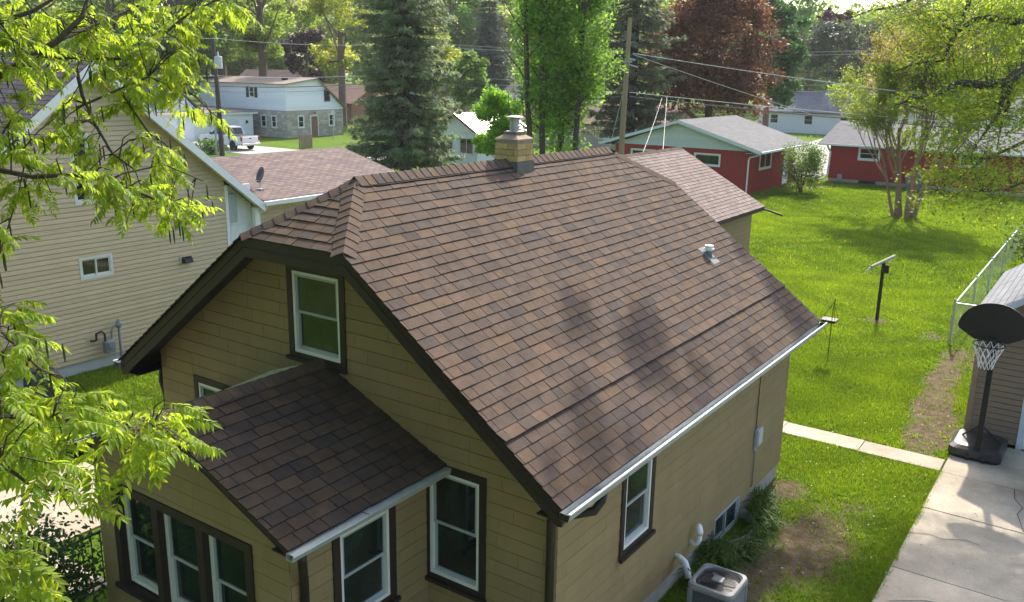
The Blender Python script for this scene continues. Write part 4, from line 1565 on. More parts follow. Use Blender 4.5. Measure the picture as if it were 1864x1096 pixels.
for a0, a1 in ((-14.3, -12.6), (-18.6, -16.9)):
    window(rg, Vector((0, RY0, 0)), X_, -Y_, a0, a1, 1.55, 2.32, trim=0, frame=.08, slide=None, inset=.045)
window(rg, Vector((RX1, 0, 0)), Y_, X_, 46.3, 48.4, 1.32, 2.42, trim=0, frame=.1, slide=True, inset=.045)
mb = MB()
mb.box(RX1 + .001, RX1 + .05, 50.9, 51.9, .05, 2.1)
mb.build('door', MATS['white_door'], rg)

# --- red house
rh = empty('red_house', (-2, 60, 0), 'long low barn-red house with white windows behind the multi-stem tree', 'house')
mb = MB()
mb.box(-9.25, 8, 55.4, 64, .25, 2.55)
rhw = mb.build('wall', m_red, rh)
mb = MB()
mb.box(-9.2, 7.95, 55.44, 63.9, -.1, .249)
mb.build('foundation', m_conc, rh)
for i in range(56):
    mb = MB()
    x = -9.1 + i * .305
    mb.box(x - .006, x + .006, 55.395, 55.3995, .26, 2.5)
    mb.build('board_joint', MATS['red_joint'], rhw)
slab(rh, 'roof', [(-9.9, 54.8, 2.62), (8.6, 54.8, 2.62), (8.6, 59.7, 3.9), (-9.9, 59.7, 3.9)], .1, m_roofgx)
slab(rh, 'roof', [(-9.9, 59.7, 3.9), (8.6, 59.7, 3.9), (8.6, 64.6, 2.62), (-9.9, 64.6, 2.62)], .1, m_roofgx)
mb = MB()
mb.box(-9.9, 8.6, 54.68, 54.799, 2.47, 2.60)
mb.build('gutter', m_white, rh)
mb = MB()
mb.prism([(55.4, 2.55), (64, 2.55), (59.7, 3.75)], lambda p: (-9.25, p[0], p[1]), lambda p: (-9.2, p[0], p[1]))
mb.build('gable', m_pale, rh)
mb = MB()
mb.tube([(-9.3, 54.75, 2.48), (-9.3, 55.2, 2.2), (-9.2, 55.34, 2.0), (-9.25, 55.32, .5), (-9.4, 55.0, .22), (-9.9, 54.4, .1)], .07, 8)
mb.build('downspout', m_white, rh)
for a0, a1 in ((-7.4, -6.0), (-1.3, .2), (3.5, 5)):
    window(rh, Vector((0, 55.4, 0)), X_, -Y_, a0, a1, 1.55, 2.46, trim=0, frame=.11, slide=False, inset=.045)
for a0 in (-7.2, -.8):
    mb = MB()
    mb.box(a0, a0 + 1.1, 55.41, 55.437, .03, .24)
    mb.build('crawl_vent', m_black, rh)
mb = MB()
mb.box(-8.6, -8.3, 55.33, 55.398, .26, .55)
mb.build('vent_cover', m_steel, rh)
a2_ = empty('heat_pump', (-3.6, 54.6, 0), 'grey outdoor condenser unit against the red house behind the stems', 'condenser')
mb = MB()
mb.bbox(-4.05, -3.15, 54.2, 55.0, .05, 1.05, .05)
mb.build('cabinet', mat('pump_grey', (.16, .17, .18), rough=.5), a2_)
mb = MB()
mb.lathe([(0, 0), (.34, 0), (.34, .04), (0, .06)], 16, (-3.6, 54.6, 1.05))
mb.build('fan_top', m_steel, a2_)

# --- right garage
gr = empty('neighbour_garage', (8.1, 14.5, 0), 'brown lap-sided garage with grey roof beside the basketball hoop', 'garage')
m_tau = mat('taupe_vinyl', (.215, .165, .115), rough=.6, var=.06, attr=True)
NX0, NX1, NCX, NY0, NY1, NEZ = 5.78, 10.6, 8.19, 11.97, 16.9, 2.45
ns = .70
NPZ = NEZ + (NCX - NX0 + .2) * ns
nout = [(NX0, .06), (NX1, .06), (NX1, NEZ + .05), (NCX, NPZ - .16), (NX0, NEZ + .05)]
mb = MB()
mb.prism(nout, lambda p: (p[0], NY0 + .05, p[1]), lambda p: (p[0], NY0 + .1, p[1]))
nw = mb.build('wall', m_tau, gr)
boards(nw, Vector((0, NY0 + .02, 0)), X_, -Y_, nout, [(6.70, 9.75, .0, 2.2)], .115, m_tau, seed=81)
mb = MB()
mb.box(NX0, NX0 + .05, NY0 + .11, NY1, .0, NEZ + .05)
nw2 = mb.build('wall', m_tau, gr)
mb = MB()
mb.box(NX1 - .05, NX1, NY0 + .11, NY1, .0, NEZ + .05)
mb.prism(nout, lambda p: (p[0], NY1, p[1]), lambda p: (p[0], NY1 + .05, p[1]))
mb.build('wall', m_tau, gr)
mb = MB()
mb.box(NX0 - .012, NX0 + .09, NY0 - .012, NY0 + .09, .05, NEZ)
mb.build('corner_board', mat('tan_trim', (.27, .20, .13), rough=.6), gr)
for s in (1, -1):
    xe = NCX + s * (NX1 + .2 - NCX)
    slab(gr, 'roof', [(xe, NY0 - .3, NEZ), (xe, NY1 + .3, NEZ), (NCX, NY1 + .3, NPZ), (NCX, NY0 - .3, NPZ)], .06, roofmat('blue_grey_roof', (.25, .26, .28), (.19, .20, .22), (.11, .11, .12), 'y', .14, .32))
    mb = MB()
    mb.prism([(NCX, NPZ - .015), (xe, NEZ - .015), (xe, NEZ - .15), (NCX, NPZ - .15)], lambda p: (p[0], NY0 - .33, p[1]), lambda p: (p[0], NY0 - .302, p[1]))
    mb.build('rake_board', mat('blue_white_trim', (.50, .55, .60), rough=.5), gr)
mb = MB()
for x0, x1 in ((6.70, 6.80), (9.65, 9.75)):
    mb.box(x0, x1, NY0 - .02, NY0 + .06, .0, 2.2)
mb.box(6.80, 9.65, NY0 - .02, NY0 + .06, 2.1, 2.2)
mb.build('door_frame', MATS['blue_white_trim'], gr)
gdp = MB()
gdp.box(6.801, 9.649, NY0 + .03, NY0 + .05, .02, 2.099)
gd = gdp.build('garage_door', m_white, gr)
for i in range(4):
    for j in range(4):
        mb = MB()
        mb.bbox(6.9 + j * .69, 6.9 + j * .69 + .58, NY0 + .015, NY0 + .0295, .1 + i * .5, .1 + i * .5 + .4, .006)
        mb.build('door_panel', m_white, gd)

# ---------------------------------------------------------------- vegetation tools
def unit(a):
    return a / np.maximum(np.linalg.norm(a, axis=1, keepdims=True), 1e-9)
def leaf_quads(C, size, aspect=.55, up=.35, down=0.0, g=rng):
    """C (n,3) centres, size (n,) lengths; returns V,F of pointed leaves"""
    n = len(C)
    nr = g.normal(size=(n, 3))
    nr[:, 2] = np.abs(nr[:, 2]) + up
    nr = unit(nr)
    d = g.normal(size=(n, 3))
    d[:, 2] -= down
    d = unit(d - nr * np.sum(d * nr, 1, keepdims=True))
    s = np.cross(nr, d)
    L = size[:, None]
    V = np.empty((n, 4, 3))
    V[:, 0] = C - d * L * .5
    V[:, 1] = C - d * L * .05 + s * L * aspect * .5 - nr * L * .06
    V[:, 2] = C + d * L * .5 - nr * L * .10
    V[:, 3] = C - d * L * .05 - s * L * aspect * .5 - nr * L * .06
    F = np.arange(n * 4).reshape(n, 4)
    return V.reshape(-1, 3), F
def jitter_tint(n, base, spread=.18, hue=.10, g=rng):
    f = 1 + g.uniform(-spread, spread, (n, 1))
    c = np.array(base)[None, :] * f
    c[:, 0] *= 1 + g.uniform(-hue, hue * 1.8, n)
    c[:, 2] *= 1 + g.uniform(-hue, hue, n)
    return np.clip(c, 0, 1.5)
def grow(mb, tips, p, d, length, r, lev, maxlev, rn, up=.15, spread=.6, kids=(2, 4), nseg=5, shrink=.68, wander=.16):
    pts = [p.copy()]
    rad = [r]
    for i in range(nseg):
        d = (d + Vector((rn.gauss(0, wander), rn.gauss(0, wander), rn.gauss(0, wander) + up * .25))).normalized()
        p = p + d * (length / nseg)
        pts.append(p.copy())
        rad.append(r * (1 - .55 * (i + 1) / nseg))
    mb.tube(pts, rad, 6 if lev < 2 else 4, cap=False)
    tips.append((lev, pts))
    if lev >= maxlev:
        return
    for k in range(rn.randint(*kids)):
        t = rn.uniform(.35, 1.0)
        i = min(int(t * nseg), nseg - 1)
        q = pts[i].lerp(pts[i + 1], t * nseg - i)
        a = d.orthogonal().normalized()
        a.rotate(Matrix.Rotation(rn.uniform(0, 2 * math.pi), 3, d))
        nd = (d + a * spread * rn.uniform(.7, 1.3)).normalized()
        grow(mb, tips, q, nd, length * shrink * rn.uniform(.75, 1.2), max(rad[i] * .62, .006), lev + 1, maxlev, rn, up, spread, kids, nseg, shrink, wander)

def base_at(px, depth):
    t = 130
    d = ray(px, t)
    p = CAM + d * depth
    return Vector((p.x, p.y, 0))
def zat(px, py, depth):
    return atdepth(px, py, depth).z
def broad_tree(name, label, cat, px, depth, top, bot, wid, col, nleaf=9000, lsize=.3, nclump=45, trunk_r=.25, group=None, gap=.0, seed=1, lean=0, trans=.45, mname=None, bark=None, flat=.75, cl=1.0, shape='oval', limb_vis=True, spread=.22):
    g = np.random.default_rng(seed)
    rn = random.Random(seed)
    b = base_at(px, depth)
    zt, zb = zat(px, top, depth), max(.3, zat(px, bot, depth))
    wd = wid * depth / FPX
    root = empty(name, b, label, cat, group)
    # clump centres fill an uneven ellipsoid, denser near its surface
    u = unit(g.normal(size=(nclump, 3)))
    rr = g.uniform(.35, 1.0, nclump) ** .5
    cen = u * rr[:, None]
    hz = (zt - zb) / 2
    R = np.array([wd / 2 * .88, wd / 2 * .88, hz * .9])
    if shape == 'vase':
        k = .55 + .45 * (cen[:, 2] + 1) / 2
        cen[:, 0] *= k * 1.1
        cen[:, 1] *= k * 1.1
    if shape == 'cone':
        k = 1.15 - .8 * (cen[:, 2] + 1) / 2
        cen[:, 0] *= k
        cen[:, 1] *= k
    cen = cen * R + np.array([b.x + lean, b.y, (zt + zb) / 2])
    cr = g.uniform(.07, .2, nclump) * cl * (wd * .6 + hz * .45)
    cen[:, :2] += g.normal(0, .05 * wd, (nclump, 2))
    per = np.maximum(1, (nleaf * cr ** 2 / np.sum(cr ** 2)).astype(int))
    idx = np.repeat(np.arange(nclump), per)
    q = unit(g.normal(size=(len(idx), 3))) * (g.uniform(0, 1, (len(idx), 1)) ** .45)
    q[:, 2] *= flat
    P = cen[idx] + q * cr[idx][:, None]
    P += g.normal(size=P.shape) * .08 * cr[idx][:, None]
    ct = 1 + g.uniform(-spread, spread, nclump)
    T = jitter_tint(len(P), (1, 1, 1), .2, .12, g) * ct[idx][:, None]
    V, F = leaf_quads(P, g.uniform(.6, 1.3, len(P)) * lsize, .6, .4, .3, g)
    m = leafmat(mname or ('leaf_' + name), col, trans)
    fast_mesh('crown', V, F, m, root, T, kind='stuff')
    mb = MB()
    top_p = Vector((b.x + lean * .8, b.y, zb + (zt - zb) * .75))
    mid = Vector((b.x + lean * .3 + rn.uniform(-.2, .2), b.y, zb + (zt - zb) * .25))
    mb.tube([b - Vector((0, 0, .2)), b.lerp(mid, .5), mid, mid.lerp(top_p, .5) + Vector((rn.uniform(-.3, .3), rn.uniform(-.3, .3), 0)), top_p], [trunk_r * 1.25, trunk_r, trunk_r * .8, trunk_r * .5, trunk_r * .15], 8)
    for k in range(min(14, nclump)):
        c = Vector(cen[k])
        t = rn.uniform(.05, .7)
        s0 = mid.lerp(top_p, t)
        if c.z < s0.z:
            s0 = b.lerp(mid, .8)
        md = s0.lerp(c, .5) + Vector((rn.uniform(-.1, .1), rn.uniform(-.1, .1), -.08)) * wd * .3
        mb.tube([s0, md, c], [trunk_r * .42, trunk_r * .25, trunk_r * .08], 5, cap=False)
    mb.build('trunk', bark or m_bark, root)
    return root

def spruce(name, label, px, depth, top, bot, wid, col, seed=1, nlev=46, group=None, sparse=1.0, tuft=.30, mname=None, droop=.25):
    g = np.random.default_rng(seed)
    b = base_at(px, depth)
    zt, zb = zat(px, top, depth), max(.4, zat(px, bot, depth))
    R = wid * depth / FPX / 2
    root = empty(name, b, label, 'tree', group)
    mb = MB()
    mb.tube([b - Vector((0, 0, .2)), b + Vector((.05, 0, zt * .5)), Vector((b.x, b.y, zt))], [R * .085 + .08, R * .06 + .05, .02], 8)
    Cs, Sz, Tn, Dr = [], [], [], []
    for i in range(nlev):
        f = (i + g.uniform(0, .8)) / nlev
        z = zb + (zt - zb) * f
        rad = R * (1 - f) ** .7 * g.uniform(.62, 1.18) + .15
        nb = max(4, int((5 + 5 * (1 - f)) * sparse))
        a0 = g.uniform(0, 6.28)
        for k in range(nb):
            a = a0 + 2 * math.pi * k / nb + g.uniform(-.3, .3)
            rl = rad * g.uniform(.65, 1.1)
            t = np.linspace(0, 1, 6)
            hx, hy = math.cos(a), math.sin(a)
            zz = z + (-droop * rl * t + .16 * rl * t ** 2.5) + .05
            pts = np.stack([b.x + hx * rl * t, b.y + hy * rl * t, zz], 1)
            mb.tube([Vector(p) for p in pts[[0, 2, 4, 5]]], [.035 * (1 - f) + .02, .025, .014, .006], 4, cap=False)
            tn = g.uniform(.72, 1.22)
            nt_ = max(6, int(rl / R * 44) + 6)
            tt = g.uniform(.18, 1.0, nt_) ** .8
            side = g.normal(0, 1, nt_) * .20 * rl * (1.15 - tt) + g.normal(0, .03, nt_)
            px_ = b.x + hx * rl * tt - hy * side
            py_ = b.y + hy * rl * tt + hx * side
            pz_ = z + (-droop * rl * tt + .16 * rl * tt ** 2.5) - np.abs(side) * .25 + g.normal(0, .04, nt_)
            Cs.append(np.stack([px_, py_, pz_], 1))
            dd = np.stack([hx * np.ones(nt_) - hy * np.sign(side) * .8, hy * np.ones(nt_) + hx * np.sign(side) * .8, -.35 + g.normal(0, .25, nt_)], 1)
            Dr.append(dd)
            Sz.append(g.uniform(.7, 1.3, nt_) * tuft * (.6 + .4 * (1 - f)))
            Tn.append(np.full(nt_, tn) * (.75 + .35 * tt))
    C = np.concatenate(Cs)
    D = unit(np.concatenate(Dr))
    S = np.concatenate(Sz)
    T = np.concatenate(Tn)
    # each tuft: a fan of three narrow needle sprays
    Vs, Ts = [], []
    for k in range(4):
        nr = unit(g.normal(size=C.shape) * .5 + np.array([0, 0, 1.]))
        d2 = unit(D + g.normal(size=C.shape) * .38)
        s = unit(np.cross(nr, d2))
        V = np.empty((len(C), 4, 3))
        L = (S * g.uniform(.7, 1.2, len(C)))[:, None]
        o = g.normal(size=C.shape) * .07
        V[:, 0] = C + o - d2 * L * .4
        V[:, 1] = C + o + s * L * .13 - np.array([0, 0, .02])
        V[:, 2] = C + o + d2 * L * .6 - np.array([0, 0, .05])
        V[:, 3] = C + o - s * L * .13 - np.array([0, 0, .02])
        Vs.append(V)
        Ts.append(T)
    V = np.concatenate(Vs).reshape(-1, 3)
    T = np.concatenate(Ts)
    F = np.arange(len(V)).reshape(-1, 4)
    tint = jitter_tint(len(F), (1, 1, 1), .18, .08, g) * T[:, None]
    fast_mesh('crown', V, F, leafmat(mname or 'needles_' + name, col, .35, rough=.6), root, tint, kind='stuff')
    mb.build('trunk', m_bark_d, root)
    return root

# ---------------------------------------------------------------- trees of the middle distance
spruce('blue_spruce', 'tall blue-green spruce with drooping boughs beside the white shed', 735, 57, -420, 300, 212, (.14, .185, .088), seed=101, nlev=68, tuft=.42, sparse=1.25)
spruce('norway_spruce', 'dark olive spruce behind the bare utility pole', 1152, 66, -260, 235, 190, (.125, .145, .08), seed=102, nlev=46, tuft=.5, sparse=.9)
spruce('distant_spruce', 'conical grey-green spruce far beyond the shed', 890, 125, -20, 150, 105, (.075, .105, .078), seed=103, nlev=34, tuft=.6)
broad_tree('green_maple', 'bright green maple with several trunks rising behind the chimney', 'tree', 1022, 43, -230, 305, 172, (.115, .215, .022), nleaf=44000, lsize=.19, nclump=120, cl=1.2, trunk_r=.17, seed=111, trans=.55, spread=.3, bark=m_bark_d)
gmt = [o for o in bpy.data.objects if o.name == 'green_maple'][0]
for px_, top_, lean_ in ((966, -40, -.5), (988, -40, -.2), (1048, -40, .3)):
    a_ = base_at(px_, 42)
    mb = MB()
    mb.tube([a_ - Vector((0, 0, .2)), a_ + Vector((.1, 0, 3)), a_ + Vector((lean_ * .5, .1, 6)), a_ + Vector((lean_, .1, 11.5)), a_ + Vector((lean_ * 1.6, .1, 15))], [.2, .15, .13, .10, .04], 7)
    for k_ in range(7):
        z_ = 4.2 + k_ * 1.1
        d_s = 1 if k_ % 2 else -1
        mb.tube([a_ + Vector((lean_ * z_ / 12, .1, z_)), a_ + Vector((lean_ * z_ / 12 + d_s * .7, random.uniform(-.5, .5), z_ + .7)), a_ + Vector((lean_ * z_ / 12 + d_s * 1.3, random.uniform(-.8, .8), z_ + 1.7))], [.05, .035, .012], 5, cap=False)
    mb.build('stem', m_bark_d, gmt)
broad_tree('young_maple', 'small leafy maple between the shed and the chimney', 'tree', 908, 45, 150, 312, 100, (.125, .235, .02), nleaf=13000, lsize=.17, nclump=46, cl=1.35, trunk_r=.06, seed=112, trans=.55)
broad_tree('copper_beech', 'large copper-leaved tree behind the red garage', 'tree', 1298, 72, -60, 236, 245, (.105, .043, .019), nleaf=30000, lsize=.32, nclump=130, trunk_r=.35, seed=113, trans=.35, spread=.4, bark=m_bark_d)
broad_tree('norway_maple', 'dense dark green maple beside the copper-leaved tree', 'tree', 1402, 88, -18, 205, 135, (.035, .098, .020), nleaf=13000, lsize=.42, nclump=50, trunk_r=.3, seed=114, trans=.3, spread=.3)
broad_tree('spreading_pine', 'grey-green spreading pine beyond the white house roof', 'tree', 1535, 118, 18, 150, 190, (.062, .080, .045), nleaf=14000, lsize=.42, nclump=55, trunk_r=.4, seed=115, trans=.2, flat=.4)
broad_tree('purple_plum', 'small purple-leaved tree top among the far trees', 'tree', 1507, 135, 6, 60, 58, (.058, .018, .040), nleaf=3500, lsize=.45, nclump=20, trunk_r=.2, seed=116)
broad_tree('round_maple', 'round mid-green street tree beyond the blue-green spruce', 'tree', 843, 96, 92, 192, 118, (.085, .16, .022), nleaf=8000, lsize=.38, nclump=40, trunk_r=.25, seed=117, trans=.5)
broad_tree('yellow_maple', 'yellow-green tree rising behind the round street tree', 'tree', 790, 112, 42, 190, 140, (.19, .23, .03), nleaf=9000, lsize=.42, nclump=40, trunk_r=.25, seed=118, trans=.55)
broad_tree('street_elm', 'tall light-green tree with forked trunks behind the white two-storey house', 'tree', 478, 108, -120, 118, 175, (.15, .215, .03), nleaf=13000, lsize=.45, nclump=42, trunk_r=.55, seed=119, trans=.55, spread=.3)
broad_tree('street_ash', 'olive-green tree with a grey trunk left of the forked tree', 'tree', 405, 100, -160, 130, 150, (.12, .17, .025), nleaf=11000, lsize=.42, nclump=36, trunk_r=.5, seed=120, trans=.5, spread=.3)
broad_tree('plum_tree', 'dark purple-brown tree behind the white two-storey roof', 'tree', 560, 122, 48, 158, 95, (.036, .018, .020), nleaf=7000, lsize=.42, nclump=32, trunk_r=.25, seed=121, trans=.25)
broad_tree('street_locust', 'loose yellow-green tree standing left of the blue-green spruce', 'tree', 622, 104, -130, 150, 130, (.20, .23, .03), nleaf=10000, lsize=.40, nclump=40, trunk_r=.42, seed=122, trans=.55, spread=.3)
broad_tree('weeping_willow', 'bright green willow filling the gap right of the blue-green spruce', 'tree', 822, 150, -60, 110, 150, (.115, .21, .03), nleaf=9000, lsize=.55, nclump=40, trunk_r=.4, seed=123, trans=.5)
for i, (px, dep, tp, wd, c) in enumerate(((60, 92, -140, 260, 0), (210, 88, -120, 220, 1), (330, 95, -140, 170, 0))):
    broad_tree('backdrop_tree', ('dark leafy tree', 'lighter green tree')[c] + ' behind the beige house and the walnut branches', 'tree', px, dep, tp, 170, wd, ((.07, .13, .02), (.10, .16, .025))[c], nleaf=9000, lsize=.45, nclump=45, trunk_r=.4, seed=130 + i, group='trees behind the beige house', mname='leaf_backdrop%d' % c)
for i in range(32):
    px = -60 + i * 66 + random.uniform(-25, 25)
    dep = random.uniform(150, 205)
    c = ((.15, .22, .04), (.11, .19, .035), (.19, .23, .05), (.085, .15, .035))[(i * 7) % 4]
    tp = -45 if px < 1360 else (-2 if px < 1640 else -40)
    broad_tree('treeline_tree', ('yellowish pale green spring tree', 'fresh green spring tree', 'pale yellow spring tree', 'deeper green tree')[(i * 7) % 4] + ' in the distant treeline', 'tree', px, dep, tp + random.uniform(-14, 12), 205, random.uniform(200, 260), c, nleaf=9000, lsize=.95, nclump=50, trunk_r=.4, seed=150 + i, group='trees of the distant treeline', mname='leaf_treeline%d' % ((i * 7) % 4), trans=.5)
broad_tree('lime_tree', 'bright yellow-green tree behind the right-hand elm branches', 'tree', 1775, 78, -60, 240, 230, (.20, .26, .022), nleaf=16000, lsize=.38, nclump=60, trunk_r=.3, seed=181, trans=.6)
broad_tree('budding_tree', 'tan budding tree with pinkish bare twigs above the red house', 'tree', 1660, 84, 30, 215, 150, (.22, .17, .075), nleaf=6500, lsize=.24, nclump=60, trunk_r=.22, seed=182, trans=.4)

def added_shade_tree():  # maple added behind the camera to keep sky light off the front gable
    g = np.random.default_rng(191)
    b = Vector((9.5, -17.5, 0))
    root = empty('added_shade_maple', b, 'unseen maple added on the street side to shade the front gable', 'tree')
    cen = unit(g.normal(size=(80, 3))) * (g.uniform(.3, 1, (80, 1)) ** .5) * np.array([8.0, 5.0, 5.5]) + np.array([b.x - 1, b.y, 8.5])
    Q = cen[g.integers(0, 80, 26000)] + g.normal(size=(26000, 3)) * np.array([.8, .8, .6])
    V, F = leaf_quads(Q, g.uniform(.7, 1.3, len(Q)) * .26, .6, .4, .3, g)
    fast_mesh('crown', V, F, leafmat('leaf_street', (.07, .14, .02), .4), root, jitter_tint(len(Q), (1, 1, 1), .2, .1, g), kind='stuff')
    mb = MB()
    mb.tube([b - Vector((0, 0, .2)), b + Vector((0, 0, 4)), b + Vector((-.3, .1, 8)), b + Vector((-.5, 0, 12))], [.4, .3, .22, .06], 9)
    for k in range(16):
        c = Vector(cen[k])
        s0 = b + Vector((-.1, 0, 4 + (k % 5)))
        mb.tube([s0, s0.lerp(c, .5) + Vector((0, 0, .4)), c], [.12, .07, .02], 5, cap=False)
    mb.build('trunk', m_bark, root)
added_shade_tree()

# --- multi-stem tree in the lawn
def yard_tree():
    rn = random.Random(77)
    g = np.random.default_rng(77)
    b = G(1645, 396)
    root = empty('multi_stem_tree', b, 'vase-shaped multi-stem tree with sparse yellow-green leaves in the lawn', 'tree')
    mb = MB()
    tips = []
    for k, (dx, dy, ang) in enumerate(((-.35, 0, -.10), (-.2, .15, -.22), (.15, -.1, .03), (.42, .05, .14), (.25, .3, .05), (-.45, -.2, -.3))):
        d = Vector((math.sin(ang) * .9 + rn.uniform(-.05, .05), rn.uniform(-.12, .12), 1)).normalized()
        grow(mb, tips, b + Vector((dx, dy, -.1)), d, rn.uniform(4.4, 5.4), .145 if k < 4 else .10, 0, 4, rn, up=.24, spread=.44, kids=(3, 4), nseg=5, shrink=.66, wander=.07)
    mb.build('trunk', mat('warm_bark', (.24, .155, .095), rough=.95, var=.3, nscale=9), root)
    P = []
    for lev, pts in tips:
        if lev < 3:
            continue
        n = 5 if lev == 3 else 7
        for i in range(n):
            t = rn.uniform(.2, 1)
            k = min(int(t * 5), 4)
            P.append(tuple(pts[k].lerp(pts[k + 1], t * 5 - k)))
    P = np.array(P)
    P = np.repeat(P, 8, axis=0) + g.normal(size=(len(P) * 8, 3)) * .12
    V, F = leaf_quads(P, g.uniform(.6, 1.3, len(P)) * .115, .55, .3, .2, g)
    T = jitter_tint(len(P), (1, 1, 1), .22, .2, g)
    hi = P[:, 2] > 7.6
    T[hi] *= np.array([1.12, .82, 1.3])
    fast_mesh('crown', V, F, leafmat('leaf_yard', (.15, .20, .024), .55), root, T, kind='stuff')
yard_tree()

# --- shrubs
def shrub(name, label, c, rx, rz, n, ls, col, seed, stems=9, mname=None, trans=.4, group=None, cat='shrub'):
    g = np.random.default_rng(seed)
    rn = random.Random(seed)
    root = empty(name, (c[0], c[1], 0), label, cat, group)
    nc = 26
    cen = unit(g.normal(size=(nc, 3))) * (g.uniform(.2, 1, (nc, 1)) ** .5)
    cen = cen * np.array([rx * .8, rx * .8, rz * .42]) + np.array([c[0], c[1], rz * .54])
    idx = g.integers(0, nc, n)
    P = cen[idx] + g.normal(size=(n, 3)) * np.array([.16 * rx, .16 * rx, .10 * rz])
    P[:, 2] = np.maximum(P[:, 2], .04)
    V, F = leaf_quads(P, g.uniform(.6, 1.3, n) * ls, .5, .35, .2, g)
    fast_mesh('foliage', V, F, leafmat(mname or 'leaf_' + name, col, trans), root, jitter_tint(n, (1, 1, 1), .28, .12, g), kind='stuff')
    mb = MB()
    for k in range(stems):
        t = Vector(cen[k])
        b = Vector((c[0] + rn.uniform(-.15, .15) * rx, c[1] + rn.uniform(-.15, .15) * rx, -.05))
        mb.tube([b, b.lerp(t, .5) + Vector((0, 0, .1 * rz)), t], [.03, .022, .008], 5, cap=False)
    mb.build('stems', m_bark_d, root)
    return root
s1 = G(1440, 352)
shrub('garage_shrub', 'loose green shrub at the corner of the red garage', (s1.x + .4, s1.y + .5), 1.55, 3.2, 9000, .12, (.095, .16, .02), 201, trans=.4)
shrub('porch_bush', 'dark green bush beside the porch and handrail', (-2.35, -2.35), 1.0, 1.75, 6500, .075, (.030, .075, .016), 202, trans=.3)
shrub('fence_vine', 'leafy overgrowth behind the far end of the chain link fence', (5.7, 30.5), 1.5, 2.3, 4000, .13, (.05, .085, .015), 203)
shrub('hedge_shrub', 'low hedge shrub by the pickup drive', (G(385, 280).x, G(385, 280).y), 1.6, 1.2, 1500, .22, (.06, .12, .02), 204)

# ---------------------------------------------------------------- walnut branches close to the camera
def compound_leaf(seed):
    """pinnate leaf along +X, drooping, leaflets in pairs; unit: metres"""
    r = random.Random(seed)
    mb = MB()
    Ln = r.uniform(.24, .33)
    n = r.choice((6, 7, 7, 8))
    sag = r.uniform(.1, .5)
    def rachis(t):
        return Vector((Ln * t * (1 - .12 * sag * t), 0, -Ln * sag * t * t * .8))
    mb.tint = (.9, .95, .6)
    mb.tube([rachis(i / 4) for i in range(5)], [.0035, .003, .0025, .002, .0015], 3, cap=False)
    def leaflet(p, d, L, tw):
        d = d.normalized()
        nr = Vector((0, 0, 1))
        s = d.cross(nr).normalized()
        nr = s.cross(d)
        s = (s * math.cos(tw) + nr * math.sin(tw)).normalized()
        nn_ = s.cross(d)
        W = L * r.uniform(.36, .45)
        cur = r.uniform(.1, .5)
        def pt(t, w_, fold=1):
            return p + d * (L * t) - Vector((0, 0, 1)) * (L * cur * t * t) + s * (w_ * W / 2) + nn_ * (abs(w_) * W * .16 * fold)
        f = r.uniform(.75, 1.25)
        mb.tint = (f * r.uniform(.9, 1.15), f, f * .9)
        P = [pt(0, 0), pt(.3, 1), pt(.65, .8), pt(1, 0), pt(.65, -.8), pt(.3, -1), pt(.3, 0), pt(.65, 0)]
        mb.add(P, [(0, 6, 1), (1, 6, 7, 2), (2, 7, 3), (0, 5, 6), (5, 4, 7, 6), (4, 3, 7)])
    for k in range(n):
        t = .22 + .75 * k / (n - 1)
        p = rachis(t)
        tang = (rachis(min(1, t + .05)) - rachis(t - .05)).normalized()
        L = .082 * (1 - .45 * abs(t - .55)) * r.uniform(.85, 1.15)
        for s in (1, -1):
            side = Vector((0, s, 0))
            leaflet(p, tang * .55 + side * .85 + Vector((0, 0, -.05 - r.uniform(0, .55))), L, r.uniform(-.6, .6))
    leaflet(rachis(1), rachis(1) - rachis(.9), .075, 0)
    me_o = mb.build('leaf', leafmat('walnut_leaf', (.16, .235, .026), .55, (.44, .58, .045), rough=.55))
    me = me_o.data
    bpy.data.objects.remove(me_o)
    return me
LEAVES = [compound_leaf(900 + i) for i in range(10)]

